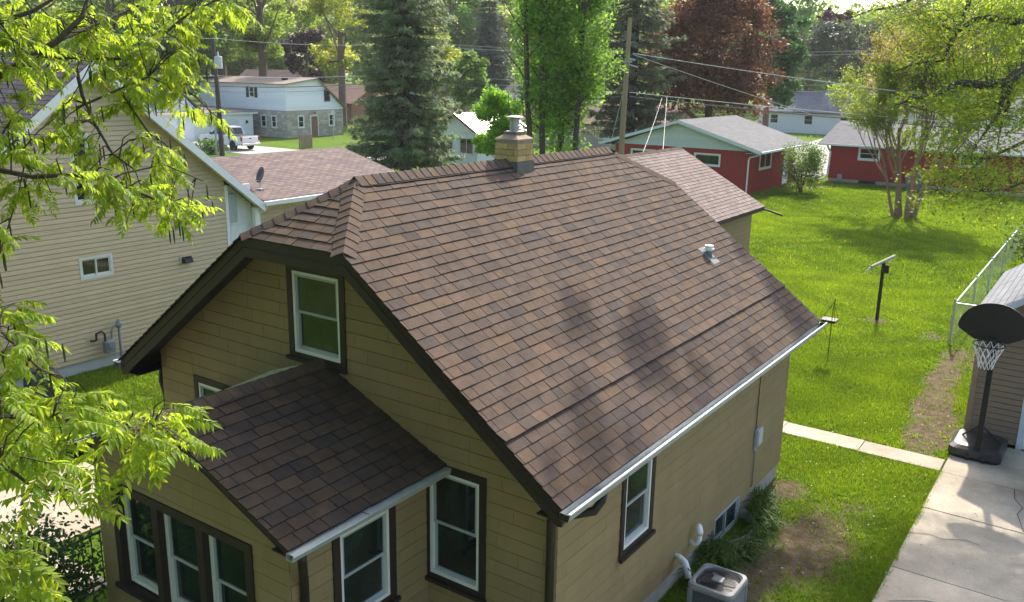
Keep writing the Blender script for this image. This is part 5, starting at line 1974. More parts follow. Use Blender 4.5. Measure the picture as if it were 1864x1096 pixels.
def walnut():
    rn = random.Random(5)
    g = np.random.default_rng(5)
    tb = Vector((-.6, -5.4, 0))
    root = empty('walnut_tree', tb, 'walnut tree reaching pinnate yellow-green branches in front of the houses', 'tree')
    wood = MB()
    trunk_top = tb + Vector((.2, .1, 12.5))
    wood.tube([tb - Vector((0, 0, .2)), tb + Vector((.05, 0, 3)), tb + Vector((.0, .1, 7)), trunk_top], [.30, .22, .16, .05], 10)
    # limbs traced from where they cross the view: (px, py, depth)
    L = {
        'a': ([(0, 135, 6.6), (45, 115, 6.7), (110, 70, 6.8), (150, 30, 6.9), (165, -20, 7.0)], .036, .012),
        'a2': ([(75, 100, 6.75), (110, 103, 6.9), (170, 106, 7.1), (230, 108, 7.3), (300, 112, 7.6)], .024, .006),
        'a3': ([(110, 72, 6.8), (150, 55, 7.0), (230, 20, 7.4), (300, -10, 7.7)], .016, .006),
        'a4': ([(300, 60, 7.5), (350, 20, 7.7), (420, -10, 8.0)], .014, .006),
        'b': ([(0, 310, 6.2), (60, 322, 6.3), (130, 318, 6.4), (200, 330, 6.6), (290, 366, 6.9), (330, 372, 7.0)], .020, .005),
        'b2': ([(200, 328, 6.6), (225, 315, 6.7), (300, 300, 7.0), (370, 330, 7.2)], .010, .004),
        'c': ([(140, 130, 6.9), (150, 175, 6.9), (175, 230, 6.9), (205, 280, 6.9), (240, 305, 6.9)], .016, .006),
        'd': ([(270, 140, 7.2), (240, 152, 7.15), (190, 175, 7.0), (140, 196, 6.9)], .008, .010),
        'e': ([(225, 175, 7.2), (245, 205, 7.25), (268, 238, 7.3), (300, 262, 7.5), (340, 300, 7.7)], .011, .004),
        'f': ([(0, 760, 5.0), (50, 757, 5.05), (96, 758, 5.1), (150, 770, 5.2), (200, 781, 5.3), (252, 783, 5.4), (300, 770, 5.45)], .017, .004),
        'g': ([(0, 845, 4.8), (25, 860, 4.85), (50, 880, 4.9), (85, 893, 5.0), (140, 890, 5.1)], .013, .004),
        'h': ([(0, 600, 5.6), (40, 640, 5.6), (70, 670, 5.6), (110, 690, 5.6)], .012, .005),
        'i': ([(340, 165, 7.8), (360, 180, 7.8), (385, 205, 7.8), (405, 220, 7.8)], .007, .004),
        'j': ([(0, 252, 6.4), (30, 285, 6.4), (60, 312, 6.4)], .010, .006),
        'k': ([(0, 40, 6.2), (60, 20, 6.3), (110, -10, 6.4)], .02, .01),
        'l': ([(0, 460, 6.0), (10, 430, 6.1), (25, 380, 6.2)], .008, .004),
        'm': ([(0, 1010, 4.6), (40, 1000, 4.7), (90, 1010, 4.8)], .010, .004),
    }
    nodes = []
    for k, (pp, r0, r1) in L.items():
        pts = [atdepth(*p) for p in pp]
        n = len(pts)
        rad = [r0 + (r1 - r0) * i / (n - 1) for i in range(n)]
        if pp[0][0] == 0:                      # runs on to the trunk outside the view
            s = tb + Vector((.1, .1, min(max(pts[0].z - .8, 2.0), 10)))
            ex = [s, s.lerp(pts[0], .4) + Vector((0, 0, .2)), s.lerp(pts[0], .75) + Vector((0, 0, .1))]
            pts = ex + pts
            rad = [r0 * 2.2, r0 * 1.7, r0 * 1.25] + rad
        wood.tube(pts, rad, 6, cap=False)
        for i in range(len(pts) - 1):
            m = max(2, int((pts[i + 1] - pts[i]).length / .06))
            for j in range(m):
                q = pts[i].lerp(pts[i + 1], j / m)
                pr = project(q)
                if pr and pr[0] > -150:
                    nodes.append(q)
    # masses of leaves seen in the photograph: (px, py, rx, ry, depth, sprays)
    MASS = [(40, 30, 70, 45, 6.6, 15), (130, 30, 60, 45, 6.9, 14), (220, 40, 65, 45, 7.3, 16), (310, 35, 65, 40, 7.6, 14), (390, 25, 60, 30, 8.0, 12), (445, 15, 35, 20, 8.2, 6),
            (40, 105, 55, 35, 6.6, 8), (120, 115, 60, 35, 6.9, 12), (210, 105, 60, 40, 7.2, 15), (300, 105, 60, 35, 7.5, 14), (355, 120, 30, 25, 7.7, 6), (340, 85, 40, 30, 7.7, 6),
            (60, 200, 65, 30, 6.5, 8), (150, 200, 50, 35, 6.9, 8), (235, 175, 55, 35, 7.2, 9), (310, 165, 45, 30, 7.6, 8), (398, 215, 22, 32, 7.8, 5), (345, 205, 25, 25, 7.7, 4),
            (25, 255, 45, 30, 6.4, 6), (110, 255, 50, 35, 6.6, 8), (190, 265, 45, 30, 6.9, 7), (270, 265, 45, 30, 7.3, 7), (330, 300, 35, 35, 7.5, 7),
            (25, 340, 40, 25, 6.2, 5), (100, 330, 45, 25, 6.3, 6), (190, 320, 45, 25, 6.6, 7), (260, 340, 45, 30, 6.9, 8), (330, 360, 50, 35, 7.1, 10), (375, 375, 25, 20, 7.2, 4), (318, 405, 18, 18, 7.0, 3), (230, 375, 30, 15, 6.8, 3),
            (10, 420, 12, 40, 6.1, 3), (5, 480, 8, 25, 6.0, 2),
            (40, 570, 40, 30, 5.6, 5), (25, 630, 30, 30, 5.5, 4), (75, 640, 40, 30, 5.6, 6), (60, 695, 60, 30, 5.3, 7), (20, 735, 30, 30, 5.1, 4), (130, 715, 55, 25, 5.3, 6), (190, 710, 30, 20, 5.4, 3),
            (70, 790, 70, 30, 5.1, 9), (160, 790, 60, 30, 5.2, 8), (240, 760, 45, 25, 5.4, 5), (290, 760, 50, 35, 5.4, 8), (350, 735, 40, 25, 5.5, 5), (340, 800, 50, 35, 5.5, 7), (300, 840, 35, 25, 5.4, 4), (395, 800, 25, 15, 5.6, 3),
            (130, 850, 50, 25, 5.0, 6), (190, 850, 25, 30, 5.2, 4), (50, 850, 30, 15, 4.9, 2), (165, 905, 35, 25, 5.1, 4), (110, 905, 25, 25, 5.0, 3), (60, 960, 30, 20, 4.8, 3), (20, 1010, 35, 35, 4.6, 5), (80, 1010, 30, 25, 4.7, 4), (10, 1070, 30, 25, 4.6, 4), (55, 1075, 30, 20, 4.7, 3)]
    NP = np.array([tuple(n_) for n_ in nodes])
    place = []
    for (px, py, rx, ry, dep, k) in MASS:
        for _ in range(int(k * (.62 if py > 830 else (.75 if py > 500 else .82)) + .5)):
            a, q = rn.uniform(0, 2 * math.pi), math.sqrt(rn.random())
            c = atdepth(px - (34 if py > 500 else 14) + .9 * rx * q * math.cos(a), py + ry * q * math.sin(a), dep + rn.uniform(-.5, .6))
            d2 = np.linalg.norm(NP - np.array(tuple(c)), axis=1)
            s = Vector(NP[int(np.argmin(d2))])
            tw = c - s
            if tw.length > .05:
                wood.tube([s, s.lerp(c, .5) + Vector((rn.uniform(-.04, .04), rn.uniform(-.04, .04), .05)), c], [.006, .0045, .003], 4, cap=False)
            base_d = tw.normalized() if tw.length > .1 else Vector((.6, .6, 0))
            for j in range(rn.randint(2, 3) if py > 500 else rn.randint(2, 4)):
                t = rn.uniform(.55, 1.0)
                p = s.lerp(c, t)
                az = math.atan2(base_d.y, base_d.x) + rn.uniform(-1.9, 1.9)
                pitch = rn.uniform(-.25, .75)
                sc_ = rn.uniform(.75, 1.15) * (.9 if py > 500 else .76)
                M_ = Matrix.Translation(p) @ Matrix.Rotation(az, 4, 'Z') @ Matrix.Rotation(pitch, 4, 'Y') @ Matrix.Rotation(rn.uniform(-.5, .5), 4, 'X') @ Matrix.Scale(sc_, 4)
                place.append((M_, rn.randrange(len(LEAVES)), dep))
    # rest of the crown, out of view, enlarged to shade porch and front gable
    cc = []
    for k_ in range(230):
        c = Vector((rn.uniform(-8.5, 5.0), rn.uniform(-13, -1.8), rn.uniform(8.4, 13.5))) if k_ % 2 else Vector((rn.uniform(-8.5, 3.8), rn.uniform(-13, -4.5), rn.uniform(4.0, 13)))
        pr = project(c)
        if pr and pr[0] > -160 and pr[1] > -220:
            continue
        if (c - CAM).length < 4.5:
            continue
        cc.append(c)
        s = tb + Vector((0, 0, rn.uniform(5, 10)))
        wood.tube([s, s.lerp(c, .5) + Vector((0, 0, .3)), c], [.06, .035, .01], 4, cap=False)
    cn = np.array([tuple(c) for c in cc])
    Q = cn[g.integers(0, len(cn), 56000)] + g.normal(size=(56000, 3)) * np.array([.75, .75, .45])
    D = Q - np.array(CAM)
    zz = D @ np.array(Fv)
    qx = IW / 2 + FPX * (D @ np.array(Rv)) / np.maximum(zz, .01)
    qy = IH / 2 - FPX * (D @ np.array(Uv)) / np.maximum(zz, .01)
    Q = Q[((zz < -.5) | ((zz > 0) & ((qx < -90) | (qy < -90)))) & (np.linalg.norm(D, axis=1) > 3.5)]
    Vq, Fq = leaf_quads(Q, g.uniform(.7, 1.3, len(Q)) * .21, .45, .4, .3, g)
    fast_mesh('crown', Vq, Fq, MATS['walnut_leaf'], root, jitter_tint(len(Q), (1, 1, 1), .2, .1, g), kind='stuff')
    wood.build('trunk', m_bark_d, root)
    # seed tassels hanging among the leaves
    cat = MB()
    for _ in range(90):
        (px, py, rx, ry, dep, k) = rn.choice(MASS[:36])
        p = atdepth(px + rn.uniform(-rx, rx), py + rn.uniform(-ry, ry) * .8, dep + rn.uniform(-.3, .3))
        cat.tube([p, p + Vector((.005, 0, -.06)), p + Vector((.0, .005, -.12))], [.004, .007, .004], 4)
    cat.build('catkins', leafmat('catkin', (.05, .075, .012), .2), root, kind='stuff')
    place.sort(key=lambda q: q[2])
    crown = MB()
    crown.add([tuple(tb)] * 3, [(0, 1, 2)])
    off = tb
    single = [p for p in place if (lambda pr: pr and 0 < pr[0] < IW and 0 < pr[1] < IH)(project(p[0].translation))][:300]
    ids = set(id(p) for p in single)
    for M_, k, dep in single:
        o = bpy.data.objects.new('leaf', LEAVES[k])
        COL.objects.link(o)
        o.parent = root
        o.matrix_basis = Matrix.Translation(-off) @ M_
    VV, FF3, FF4, T3, T4 = [], [], [], [], []
    n0 = 0
    cache = []
    for me in LEAVES:
        v = np.array([tuple(x.co) for x in me.vertices])
        at = me.color_attributes['tint'].data
        f3, f4, c3, c4 = [], [], [], []
        for pl in me.polygons:
            idx = list(pl.vertices)
            c = tuple(at[pl.loop_start].color)[:3]
            if len(idx) == 3:
                idx = idx + [idx[2]]
                f3.append(idx[:3]); c3.append(c)
            else:
                f4.append(idx); c4.append(c)
        cache.append((v, np.array(f3), np.array(f4), np.array(c3), np.array(c4)))
    for p in place:
        if id(p) in ids:
            continue
        v, f3, f4, c3, c4 = cache[p[1]]
        m = np.array(p[0])
        VV.append(v @ m[:3, :3].T + m[:3, 3])
        FF3.append(f3 + n0); FF4.append(f4 + n0)
        f = rn.uniform(.85, 1.15)
        T3.append(c3 * f); T4.append(c4 * f)
        n0 += len(v)
    V = np.concatenate(VV)
    F3 = np.concatenate(FF3); F4 = np.concatenate(FF4)
    # triangles as quads would be degenerate: split the quads instead
    F = np.concatenate([F3, F4[:, [0, 1, 2]], F4[:, [0, 2, 3]]])
    T = np.concatenate([np.concatenate(T3), np.concatenate(T4), np.concatenate(T4)])
    fast_mesh('foliage', V, F, MATS['walnut_leaf'], root, T, kind='stuff')
walnut()

# ---------------------------------------------------------------- elm over the drive
def elm():
    rn = random.Random(9)
    g = np.random.default_rng(9)
    tb = Vector((9.4, 21.5, 0))
    root = empty('elm_tree', tb, 'spreading elm with fine hanging branches over the fence and drive', 'tree')
    wood = MB()
    fork = tb + Vector((-.2, -.3, 6.5))
    wood.tube([tb - Vector((0, 0, .2)), tb + Vector((-.1, -.1, 3)), fork, fork + Vector((-.3, -.6, 4)), fork + Vector((-.6, -1, 8))], [.48, .36, .30, .2, .06], 10)
    limbs = [
        ([(1905, 95, 17.5), (1864, 125, 17), (1832, 150, 16.6), (1790, 155, 16.5), (1745, 150, 16.3), (1705, 172, 16.2), (1660, 180, 16), (1630, 192, 15.8)], .13, .012),
        ([(1832, 150, 16.6), (1824, 185, 16.4), (1815, 215, 16.3), (1790, 245, 16.2), (1770, 275, 16.1)], .06, .008),
        ([(1840, 140, 16.7), (1835, 190, 16.7), (1822, 230, 16.8), (1815, 270, 16.8)], .05, .008),
        ([(1905, 20, 18.5), (1850, 40, 18), (1780, 30, 18), (1740, 60, 17.8), (1715, 110, 17.5), (1660, 118, 17.3), (1630, 130, 17.2)], .09, .008),
        ([(1770, -20, 19), (1762, 10, 19), (1745, 40, 19), (1735, 70, 19)], .07, .01),
        ([(1880, 250, 17), (1840, 270, 17), (1790, 290, 17), (1740, 330, 17), (1700, 350, 17)], .04, .006),
        ([(1700, -30, 20), (1640, 10, 20), (1580, 20, 20), (1530, 40, 19.8)], .05, .006),
        ([(1870, 330, 16), (1830, 345, 16), (1780, 350, 16)], .03, .005),
    ]
    nodes = []
    for pp, r0, r1 in limbs:
        pts = [atdepth(*p) for p in pp]
        n = len(pts)
        rad = [r0 + (r1 - r0) * i / (n - 1) for i in range(n)]
        if pp[0][0] > 1864 or pp[0][1] < 0:
            s = fork + Vector((rn.uniform(-.2, .2), rn.uniform(-.2, .2), rn.uniform(-.5, 1.5)))
            pts = [s, s.lerp(pts[0], .5) + Vector((0, 0, .5))] + pts
            rad = [r0 * 1.8, r0 * 1.4] + rad
        wood.tube(pts, rad, 7, cap=False)
        for i in range(len(pts) - 1):
            for j in range(6):
                nodes.append(pts[i].lerp(pts[i + 1], j / 6))
    NP = np.array([tuple(n_) for n_ in nodes])
    # leaf sprays in view: (px, py, rx, ry, depth, n)
    MASS = [(1600, 14, 40, 12, 19, 5), (1660, 25, 45, 25, 18.5, 13), (1725, 40, 50, 40, 18.5, 22), (1800, 40, 60, 45, 18, 26), (1860, 60, 40, 60, 17.5, 20),
            (1690, 100, 25, 20, 17.2, 5), (1735, 110, 35, 30, 17.2, 12), (1790, 110, 50, 35, 17, 18), (1850, 150, 40, 45, 16.8, 16), (1690, 178, 30, 12, 16.2, 6), (1745, 185, 40, 25, 16.3, 12), (1800, 200, 45, 30, 16.3, 12), (1845, 230, 40, 45, 16.5, 16),
            (1710, 245, 30, 20, 16, 7), (1770, 260, 45, 30, 16.2, 14), (1730, 315, 35, 22, 16.5, 8), (1800, 320, 50, 30, 16.5, 14), (1850, 320, 35, 35, 16, 9), (1765, 355, 30, 15, 16.5, 4), (1690, 350, 20, 12, 16.6, 2), (1725, 368, 15, 10, 16.6, 2), (1840, 365, 35, 18, 16, 5)]
    P, SZ = [], []
    for (px, py, rx, ry, dep, k) in MASS:
        for _ in range(k):
            a, q = rn.uniform(0, 2 * math.pi), math.sqrt(rn.random())
            c = atdepth(px + rx * q * math.cos(a), py + ry * q * math.sin(a), dep + rn.uniform(-1.2, 1.2))
            s = Vector(NP[int(np.argmin(np.linalg.norm(NP - np.array(tuple(c)), axis=1)))])
            e = c + Vector((rn.uniform(-.5, .1), rn.uniform(-.4, .2), rn.uniform(-.45, .05)))
            wood.tube([s, s.lerp(c, .6) + Vector((0, 0, .12)), c, e], [.009, .007, .005, .003], 3, cap=False)
            m = rn.randint(50, 84)
            t = g.uniform(0, 1, (m, 1))
            seg = np.where(t < .5, 0, 1)
            pts = np.array(tuple(c)) * (1 - t) + np.array(tuple(e)) * t
            pts += g.normal(size=(m, 3)) * np.array([.22, .22, .085])
            P.append(pts)
    P = np.concatenate(P)
    V, F = leaf_quads(P, g.uniform(.6, 1.3, len(P)) * .075, .5, .5, .2, g)
    fast_mesh('foliage', V, F, leafmat('elm_leaf', (.10, .165, .018), .55, (.28, .40, .025)), root, jitter_tint(len(P), (1, 1, 1), .25, .2, g), kind='stuff')
    # upper crown above the picture: what dapples roof, drive and lawn
    cen, cr = [], []
    for _ in range(34):
        a = rn.uniform(0, 2 * math.pi)
        q = math.sqrt(rn.random()) * 6.8
        cen.append((7.2 + q * math.cos(a) * .95, 16.6 + q * math.sin(a) * 1.15, rn.uniform(11.5, 15.5)))
        cr.append(rn.uniform(.5, 1.15))
    for _ in range(40):
        cen.append((rn.uniform(.35, 3.0), rn.uniform(9.8, 19.5), rn.uniform(11.3, 13)))
        cr.append(rn.uniform(.2, .5))
    cen = np.array(cen)
    cr = np.array(cr)
    idx = np.repeat(np.arange(len(cr)), (cr ** 2 * np.where(np.arange(len(cr)) < 34, 190, 900)).astype(int))
    Q = cen[idx] + unit(g.normal(size=(len(idx), 3))) * (g.uniform(0, 1, (len(idx), 1)) ** .4) * cr[idx][:, None] * np.array([1, 1, .5])
    V, F = leaf_quads(Q, g.uniform(.6, 1.3, len(Q)) * .16, .6, .5, .2, g)
    fast_mesh('crown', V, F, MATS['elm_leaf'], root, jitter_tint(len(Q), (1, 1, 1), .2, .15, g), kind='stuff')
    for k in range(len(cen)):
        c = Vector(cen[k])
        s = fork + Vector((-.2, -.3, rn.uniform(0, 5)))
        wood.tube([s, s.lerp(c, .5) + Vector((0, 0, .6)), c], [.07, .045, .012], 4, cap=False)
    wood.build('trunk', m_bark_d, root)
elm()

# ---------------------------------------------------------------- grass
def in_poly_mask(P):
    x, y = P[:, 0], P[:, 1]
    ok = np.ones(len(P), bool)
    def rect(x0, x1, y0, y1):
        return (x > x0) & (x < x1) & (y > y0) & (y < y1)
    for r in ((5.755, 10.5, -9, 12.0), (-1.5, 5.72, 9.99, 10.57), (-6.87, -4.48, -8.5, 1.02), (-4.5, -2.9, -2.2, -.9), (-3.36, 3.36, .45, 7.95), (-1.75, 1.65, -1.65, .5), (5.72, 10.7, 11.9, 17), (-9, -2.9, 17, 23.4), (3.84, 4.7, 2.58, 3.42), (-20, -10.85, 44.3, 53), (-9.3, 8, 55.3, 64), (-21, -11.44, .9, 7.9), (-21, -11.4, 7.9, 15), (-12, -9.5, 55, 90)):
        ok &= ~rect(*r)
    return ok
def dirt_prob(P):
    d = np.zeros(len(P))
    for cx, cy, rx, ry, st in DIRT:
        q = np.sqrt(((P[:, 0] - cx) / rx) ** 2 + ((P[:, 1] - cy) / ry) ** 2)
        d = np.maximum(d, np.clip((1.35 - q) * st * 1.5, 0, 1))
    return d
def grass_field(regions):
    Vs, Ts = [], []
    for (x0, x1, y0, y1, dens, h, wdt) in regions:
        n = int((x1 - x0) * (y1 - y0) * dens)
        P = np.stack([rng.uniform(x0, x1, n), rng.uniform(y0, y1, n)], 1)
        P = P[in_poly_mask(P)]
        P = P[rng.uniform(size=len(P)) > dirt_prob(P) * .93]
        # keep what the camera can see, with a margin
        D = np.concatenate([P, np.zeros((len(P), 1))], 1) - np.array(CAM)
        z = D @ np.array(Fv)
        px = IW / 2 + FPX * (D @ np.array(Rv)) / z
        py = IH / 2 - FPX * (D @ np.array(Uv)) / z
        P = P[(z > 1) & (px > -260) & (px < IW + 260) & (py < IH + 200)]
        n = len(P)
        if not n:
            continue
        patch = np.sin(P[:, 0] * 1.9 + 3 * np.sin(P[:, 1] * .9)) * np.sin(P[:, 1] * 1.4 + 2 * np.sin(P[:, 0] * .8))
        big = np.sin(P[:, 0] * .45 + 1.3) * np.sin(P[:, 1] * .33 + .4 + np.sin(P[:, 0] * .3))
        for k in range(3):
            a = rng.uniform(0, 2 * np.pi, n)
            ln_ = rng.uniform(.1, .7, n) * h
            hh = h * rng.uniform(.55, 1.25, n) * (1 + .2 * patch)
            o = rng.normal(0, .02, (n, 2))
            B = np.zeros((n, 3, 3))
            B[:, 0, :2] = P + o
            B[:, 1, :2] = P + o
            B[:, 0, 0] += np.cos(a + 1.57) * wdt
            B[:, 0, 1] += np.sin(a + 1.57) * wdt
            B[:, 1, 0] -= np.cos(a + 1.57) * wdt
            B[:, 1, 1] -= np.sin(a + 1.57) * wdt
            B[:, 2, 0] = P[:, 0] + o[:, 0] + np.cos(a) * ln_
            B[:, 2, 1] = P[:, 1] + o[:, 1] + np.sin(a) * ln_
            B[:, 2, 2] = hh
            Vs.append(B)
            t = np.ones((n, 3))
            f = rng.uniform(.8, 1.2, n) * (1 + .14 * patch + .14 * big)
            t *= f[:, None]
            yel = np.clip(rng.normal(.25, .35, n) + .35 * big + .2 * patch, 0, 1)
            t[:, 0] *= 1 + .45 * yel
            t[:, 1] *= 1 + .22 * yel
            dry = rng.uniform(size=n) < .025
            t[dry] *= np.array([2.6, 1.5, 3.5])
            Ts.append(t)
    V = np.concatenate(Vs).reshape(-1, 3)
    F = np.arange(len(V)).reshape(-1, 3)
    o = fast_mesh('grass', V, F, leafmat('grass_blade', (.088, .162, .012), .45, (.215, .35, .016), rough=.6), None, np.concatenate(Ts), kind='stuff')
    o['label'] = 'short yellow-green lawn grass around the houses'
    o['category'] = 'grass'
grass_field([(3.2, 5.80, 2.0, 10.0, 1500, .055, .006), (5.62, 5.78, 3.0, 9.9, 1600, .075, .006), (-3.4, 3.2, 7.9, 10.0, 900, .055, .008), (-2, 6.2, 10.6, 16, 1100, .06, .008), (-3.2, 6.2, 16, 26, 520, .07, .012), (-12, 6, 26, 40, 200, .09, .022), (-16, 7, 40, 56, 90, .10, .035), (-11.4, -3.3, 0, 12, 420, .075, .011), (-11.4, -6.8, -6, 1.2, 300, .075, .011)])
# long tufts along the foundation
def tufts(name, label, spots, h, n_each, seed):
    g = np.random.default_rng(seed)
    Vs = []
    for (x, y, r) in spots:
        n = n_each
        c = np.stack([x + g.normal(0, r, n), y + g.normal(0, r, n), np.zeros(n)], 1)
        c[:, 0] = np.maximum(c[:, 0], 3.42)
        a = g.uniform(0, 2 * np.pi, n)
        ln_ = g.uniform(.5, 1.2, n) * h
        w_ = .009
        for s0, s1, z0, z1, w0, w1 in ((0, .35, 0, .75, 1, .9), (.35, .95, .75, .62, .9, .15)):
            B = np.empty((n, 4, 3))
            for q, (s, z, ww_, sg_) in enumerate(((s0, z0, w0, 1), (s0, z0, w0, -1), (s1, z1, w1, -1), (s1, z1, w1, 1))):
                B[:, q, 0] = c[:, 0] + np.cos(a) * ln_ * s * .9 - np.sin(a) * w_ * ww_ * sg_
                B[:, q, 1] = c[:, 1] + np.sin(a) * ln_ * s * .9 + np.cos(a) * w_ * ww_ * sg_
                B[:, q, 2] = ln_ * z
            Vs.append(B)
    V = np.concatenate(Vs).reshape(-1, 3)
    F = np.arange(len(V)).reshape(-1, 4)
    o = fast_mesh(name, V, F, leafmat('tuft_blade', (.045, .10, .012), .4), None, jitter_tint(len(F), (1, 1, 1), .3, .15, g), kind='stuff')
    o['label'] = label
    o['category'] = 'grass'
tufts('long_grass', 'long dark green grass tufts along the bungalow foundation', [(3.62, 4.4 + i * .13, .09) for i in range(4)] + [(3.75, 4.5, .1), (3.9, 5.0, .09), (3.95, 5.5, .09), (3.85, 6.0, .09), (3.65, 6.2, .1), (3.6, 6.5, .09), (3.58, 6.8, .08), (3.6, 3.9, .08), (3.6, 2.4, .1), (3.62, 2.0, .1), (3.6, 1.5, .1), (3.75, 2.2, .1)], .34, 90, 301)

# a scatter of fallen petals and leaf litter
Pn = 260
P = np.stack([rng.uniform(3.6, 7.5, Pn), rng.uniform(3, 14, Pn), np.full(Pn, .05)], 1)
P[:, 2] = np.where(P[:, 0] > 5.72, .05, .06)
P = P[~((P[:, 0] > 5.6) & (P[:, 1] > 10.5))]
V, F = leaf_quads(P, rng.uniform(.02, .05, len(P)), .6, 3.0)
o = fast_mesh('leaf_litter', V, F, mat('litter', (.5, .45, .32), rough=.9, attr=True), None, jitter_tint(len(P), (1, 1, 1), .4, .1), kind='stuff')
o['label'] = 'pale fallen petals and seeds scattered on drive and grass'
o['category'] = 'litter'

# ---------------------------------------------------------------- far houses and street things
m_wsid = mat('white_siding', (.76, .79, .82), rough=.55, var=.05, attr=True)
m_stone = mat('pale_stone', (1, 1, 1), rough=.9, var=.2, nscale=4, attr=True)
# shed
sh = empty('white_shed', (-32.7, 47, 0), 'small pale sided shed with red trim and a metal roof', 'shed')
SX0, SX1, SY0, SY1, SEZ, SPZ, SCX = -34.6, -30.8, 44.28, 50.5, 2.75, 3.95, -32.7
sout = [(SX0, .05), (SX1, .05), (SX1, SEZ - .05), (SCX, SPZ - .15), (SX0, SEZ - .05)]
mb = MB()
mb.prism(sout, lambda p: (p[0], SY0 + .06, p[1]), lambda p: (p[0], SY0 + .1, p[1]))
mb.prism(sout, lambda p: (p[0], SY1, p[1]), lambda p: (p[0], SY1 + .05, p[1]))
mb.box(SX0 + .06, SX0 + .1, SY0 + .11, SY1 - .01, .05, SEZ - .05)
mb.box(SX1 - .1, SX1 - .06, SY0 + .11, SY1 - .01, .05, SEZ - .05)
sw = mb.build('wall', m_wsid, sh)
boards(sw, Vector((0, SY0 + .03, 0)), X_, -Y_, sout, [(-34.1, -32.95, 1.05, 2.25), (-32.4, -31.1, 1.05, 2.25)], .2, m_wsid, seed=91)
boards(sw, Vector((SX1 - .03, 0, 0)), Y_, X_, [(SY0 + .05, .05), (SY1, .05), (SY1, SEZ - .05), (SY0 + .05, SEZ - .05)], [], .2, m_wsid, seed=92)
for a0, a1 in ((-34.12, -32.93), (-32.42, -31.08)):
    window(sh, Vector((0, SY0 + .03, 0)), X_, -Y_, a0, a1, 1.03, 2.27, trim=0, frame=.07, slide=True, inset=.03)
mb = MB()
for x in (SX0, SX1 - .12):
    mb.box(x, x + .12, SY0 - .01, SY0 + .06, .05, SEZ)
mb.build('corner_trim', m_white, sh)
for s in (1, -1):
    xe = SCX + s * 2.25
    ze = SPZ - 2.25 * (SPZ - SEZ) / 1.95
    slab(sh, 'roof', [(xe, SY0 - .3, ze), (xe, SY1 + .3, ze), (SCX, SY1 + .3, SPZ), (SCX, SY0 - .3, SPZ)], .05, mat('metal_roof', (.62, .58, .60), rough=.35, metal=.2, var=.04))
    mb = MB()
    mb.prism([(SCX, SPZ + .01), (xe, ze + .01), (xe, ze - .16), (SCX, SPZ - .17)], lambda p: (p[0], SY0 - .34, p[1]), lambda p: (p[0], SY0 - .302, p[1]))
    mb.build('rake_board', mat('red_trim', (.20, .035, .035), rough=.6), sh)

# white two-storey house
wh = empty('white_house', (-67, 58.5, 0), 'white two-storey house with stone lower walls and dormer roof', 'house')
HX, HY0, HY1 = -62.5, 54.6, 62.4
prof = [(HY0, 2.7), (HY1, 2.7), (HY1, 2.9), (58.7, 5.85), (HY0, 5.35)]
mb = MB()
mb.box(-76, HX, HY0, HY1, 0, 2.68)
hw = mb.build('wall', mat('stone_mortar', (.36, .33, .29), rough=.95, var=.15), wh)
def ashlar(parent, O, u, n, a0, a1, z0, z1, seed, holes):
    r = random.Random(seed)
    P = []
    z = z0
    while z < z1 - .05:
        h = r.choice((.16, .2, .24))
        x = a0
        while x < a1:
            wd = r.uniform(.35, .9)
            for rc in subtract_rects((x + .012, min(x + wd, a1) - .012, z + .01, min(z + h, z1) - .012), holes):
                if rc[1] - rc[0] < .04 or rc[3] - rc[2] < .04:
                    continue
                f = r.uniform(.72, 1.2)
                th = .02 + r.uniform(0, .02)
                P.append(make_piece([(rc[0], rc[2]), (rc[1], rc[2]), (rc[1], rc[3]), (rc[0], rc[3])], O, u, Vector((0, 0, 1)), n, (lambda a, b, th=th: th), (lambda a, b: -.01), (.42 * f, .385 * f, .33 * f * r.uniform(.92, 1.05)), parent))
            x += wd
        z += h
    emit('stone', P, m_stone, 0)
w_a = [(-66.3, -65.5), (-64.7, -63.95), ]
w_b = [(56.05, 56.85, .95, 2.2), (60.3, 61.1, 1.0, 2.25), (57.8, 58.75, .1, 2.1)]
ashlar(hw, Vector((0, HY0, 0)), X_, -Y_, -76, HX, .02, 2.66, 5, [(a, b, .95, 2.2) for a, b in w_a])
ashlar(hw, Vector((HX, 0, 0)), Y_, X_, HY0, HY1, .02, 2.66, 6, w_b)
mb = MB()
mb.prism(prof, lambda p: (HX - .06, p[0], p[1]), lambda p: (HX - .02, p[0], p[1]))
mb.box(-76, HX - .06, HY0 + .03, HY0 + .07, 2.7, 5.35)
hw2 = mb.build('wall', m_wsid, wh)
boards(hw2, Vector((HX, 0, 0)), Y_, X_, prof, [(60.2 - .45, 60.2 + .35, 3.55, 4.75)], .2, m_wsid, seed=93, lim=40)
boards(hw2, Vector((0, HY0, 0)), X_, -Y_, [(-76, 2.7), (HX, 2.7), (HX, 5.33), (-76, 5.33)], [(-68.2, -66.9, 3.9, 4.95)], .2, m_wsid, seed=94, lim=40)
slab(wh, 'roof', [(HX + .35, HY0 - .35, 5.33), (HX + .35, 58.7, 5.92), (-76.3, 58.7, 5.92), (-76.3, HY0 - .35, 5.33)], .09, mat('brown_grey_roof', (.25, .20, .165), rough=.95, var=.25, nscale=.9))
slab(wh, 'roof', [(HX + .35, 58.7, 5.92), (HX + .35, HY1 + .5, 2.72), (-76.3, HY1 + .5, 2.72), (-76.3, 58.7, 5.92)], .09, MATS['brown_grey_roof'])
mb = MB()
mb.lathe([(.3, 0), (.34, .1), (.34, .22), (0, .28)], 10, (-65, 56.8, 5.65))
mb.build('roof_vent', m_black, wh)
for a, b in w_a:
    window(wh, Vector((0, HY0, 0)), X_, -Y_, a - .02, b + .02, .93, 2.22, trim=0, frame=.1, inset=.06)
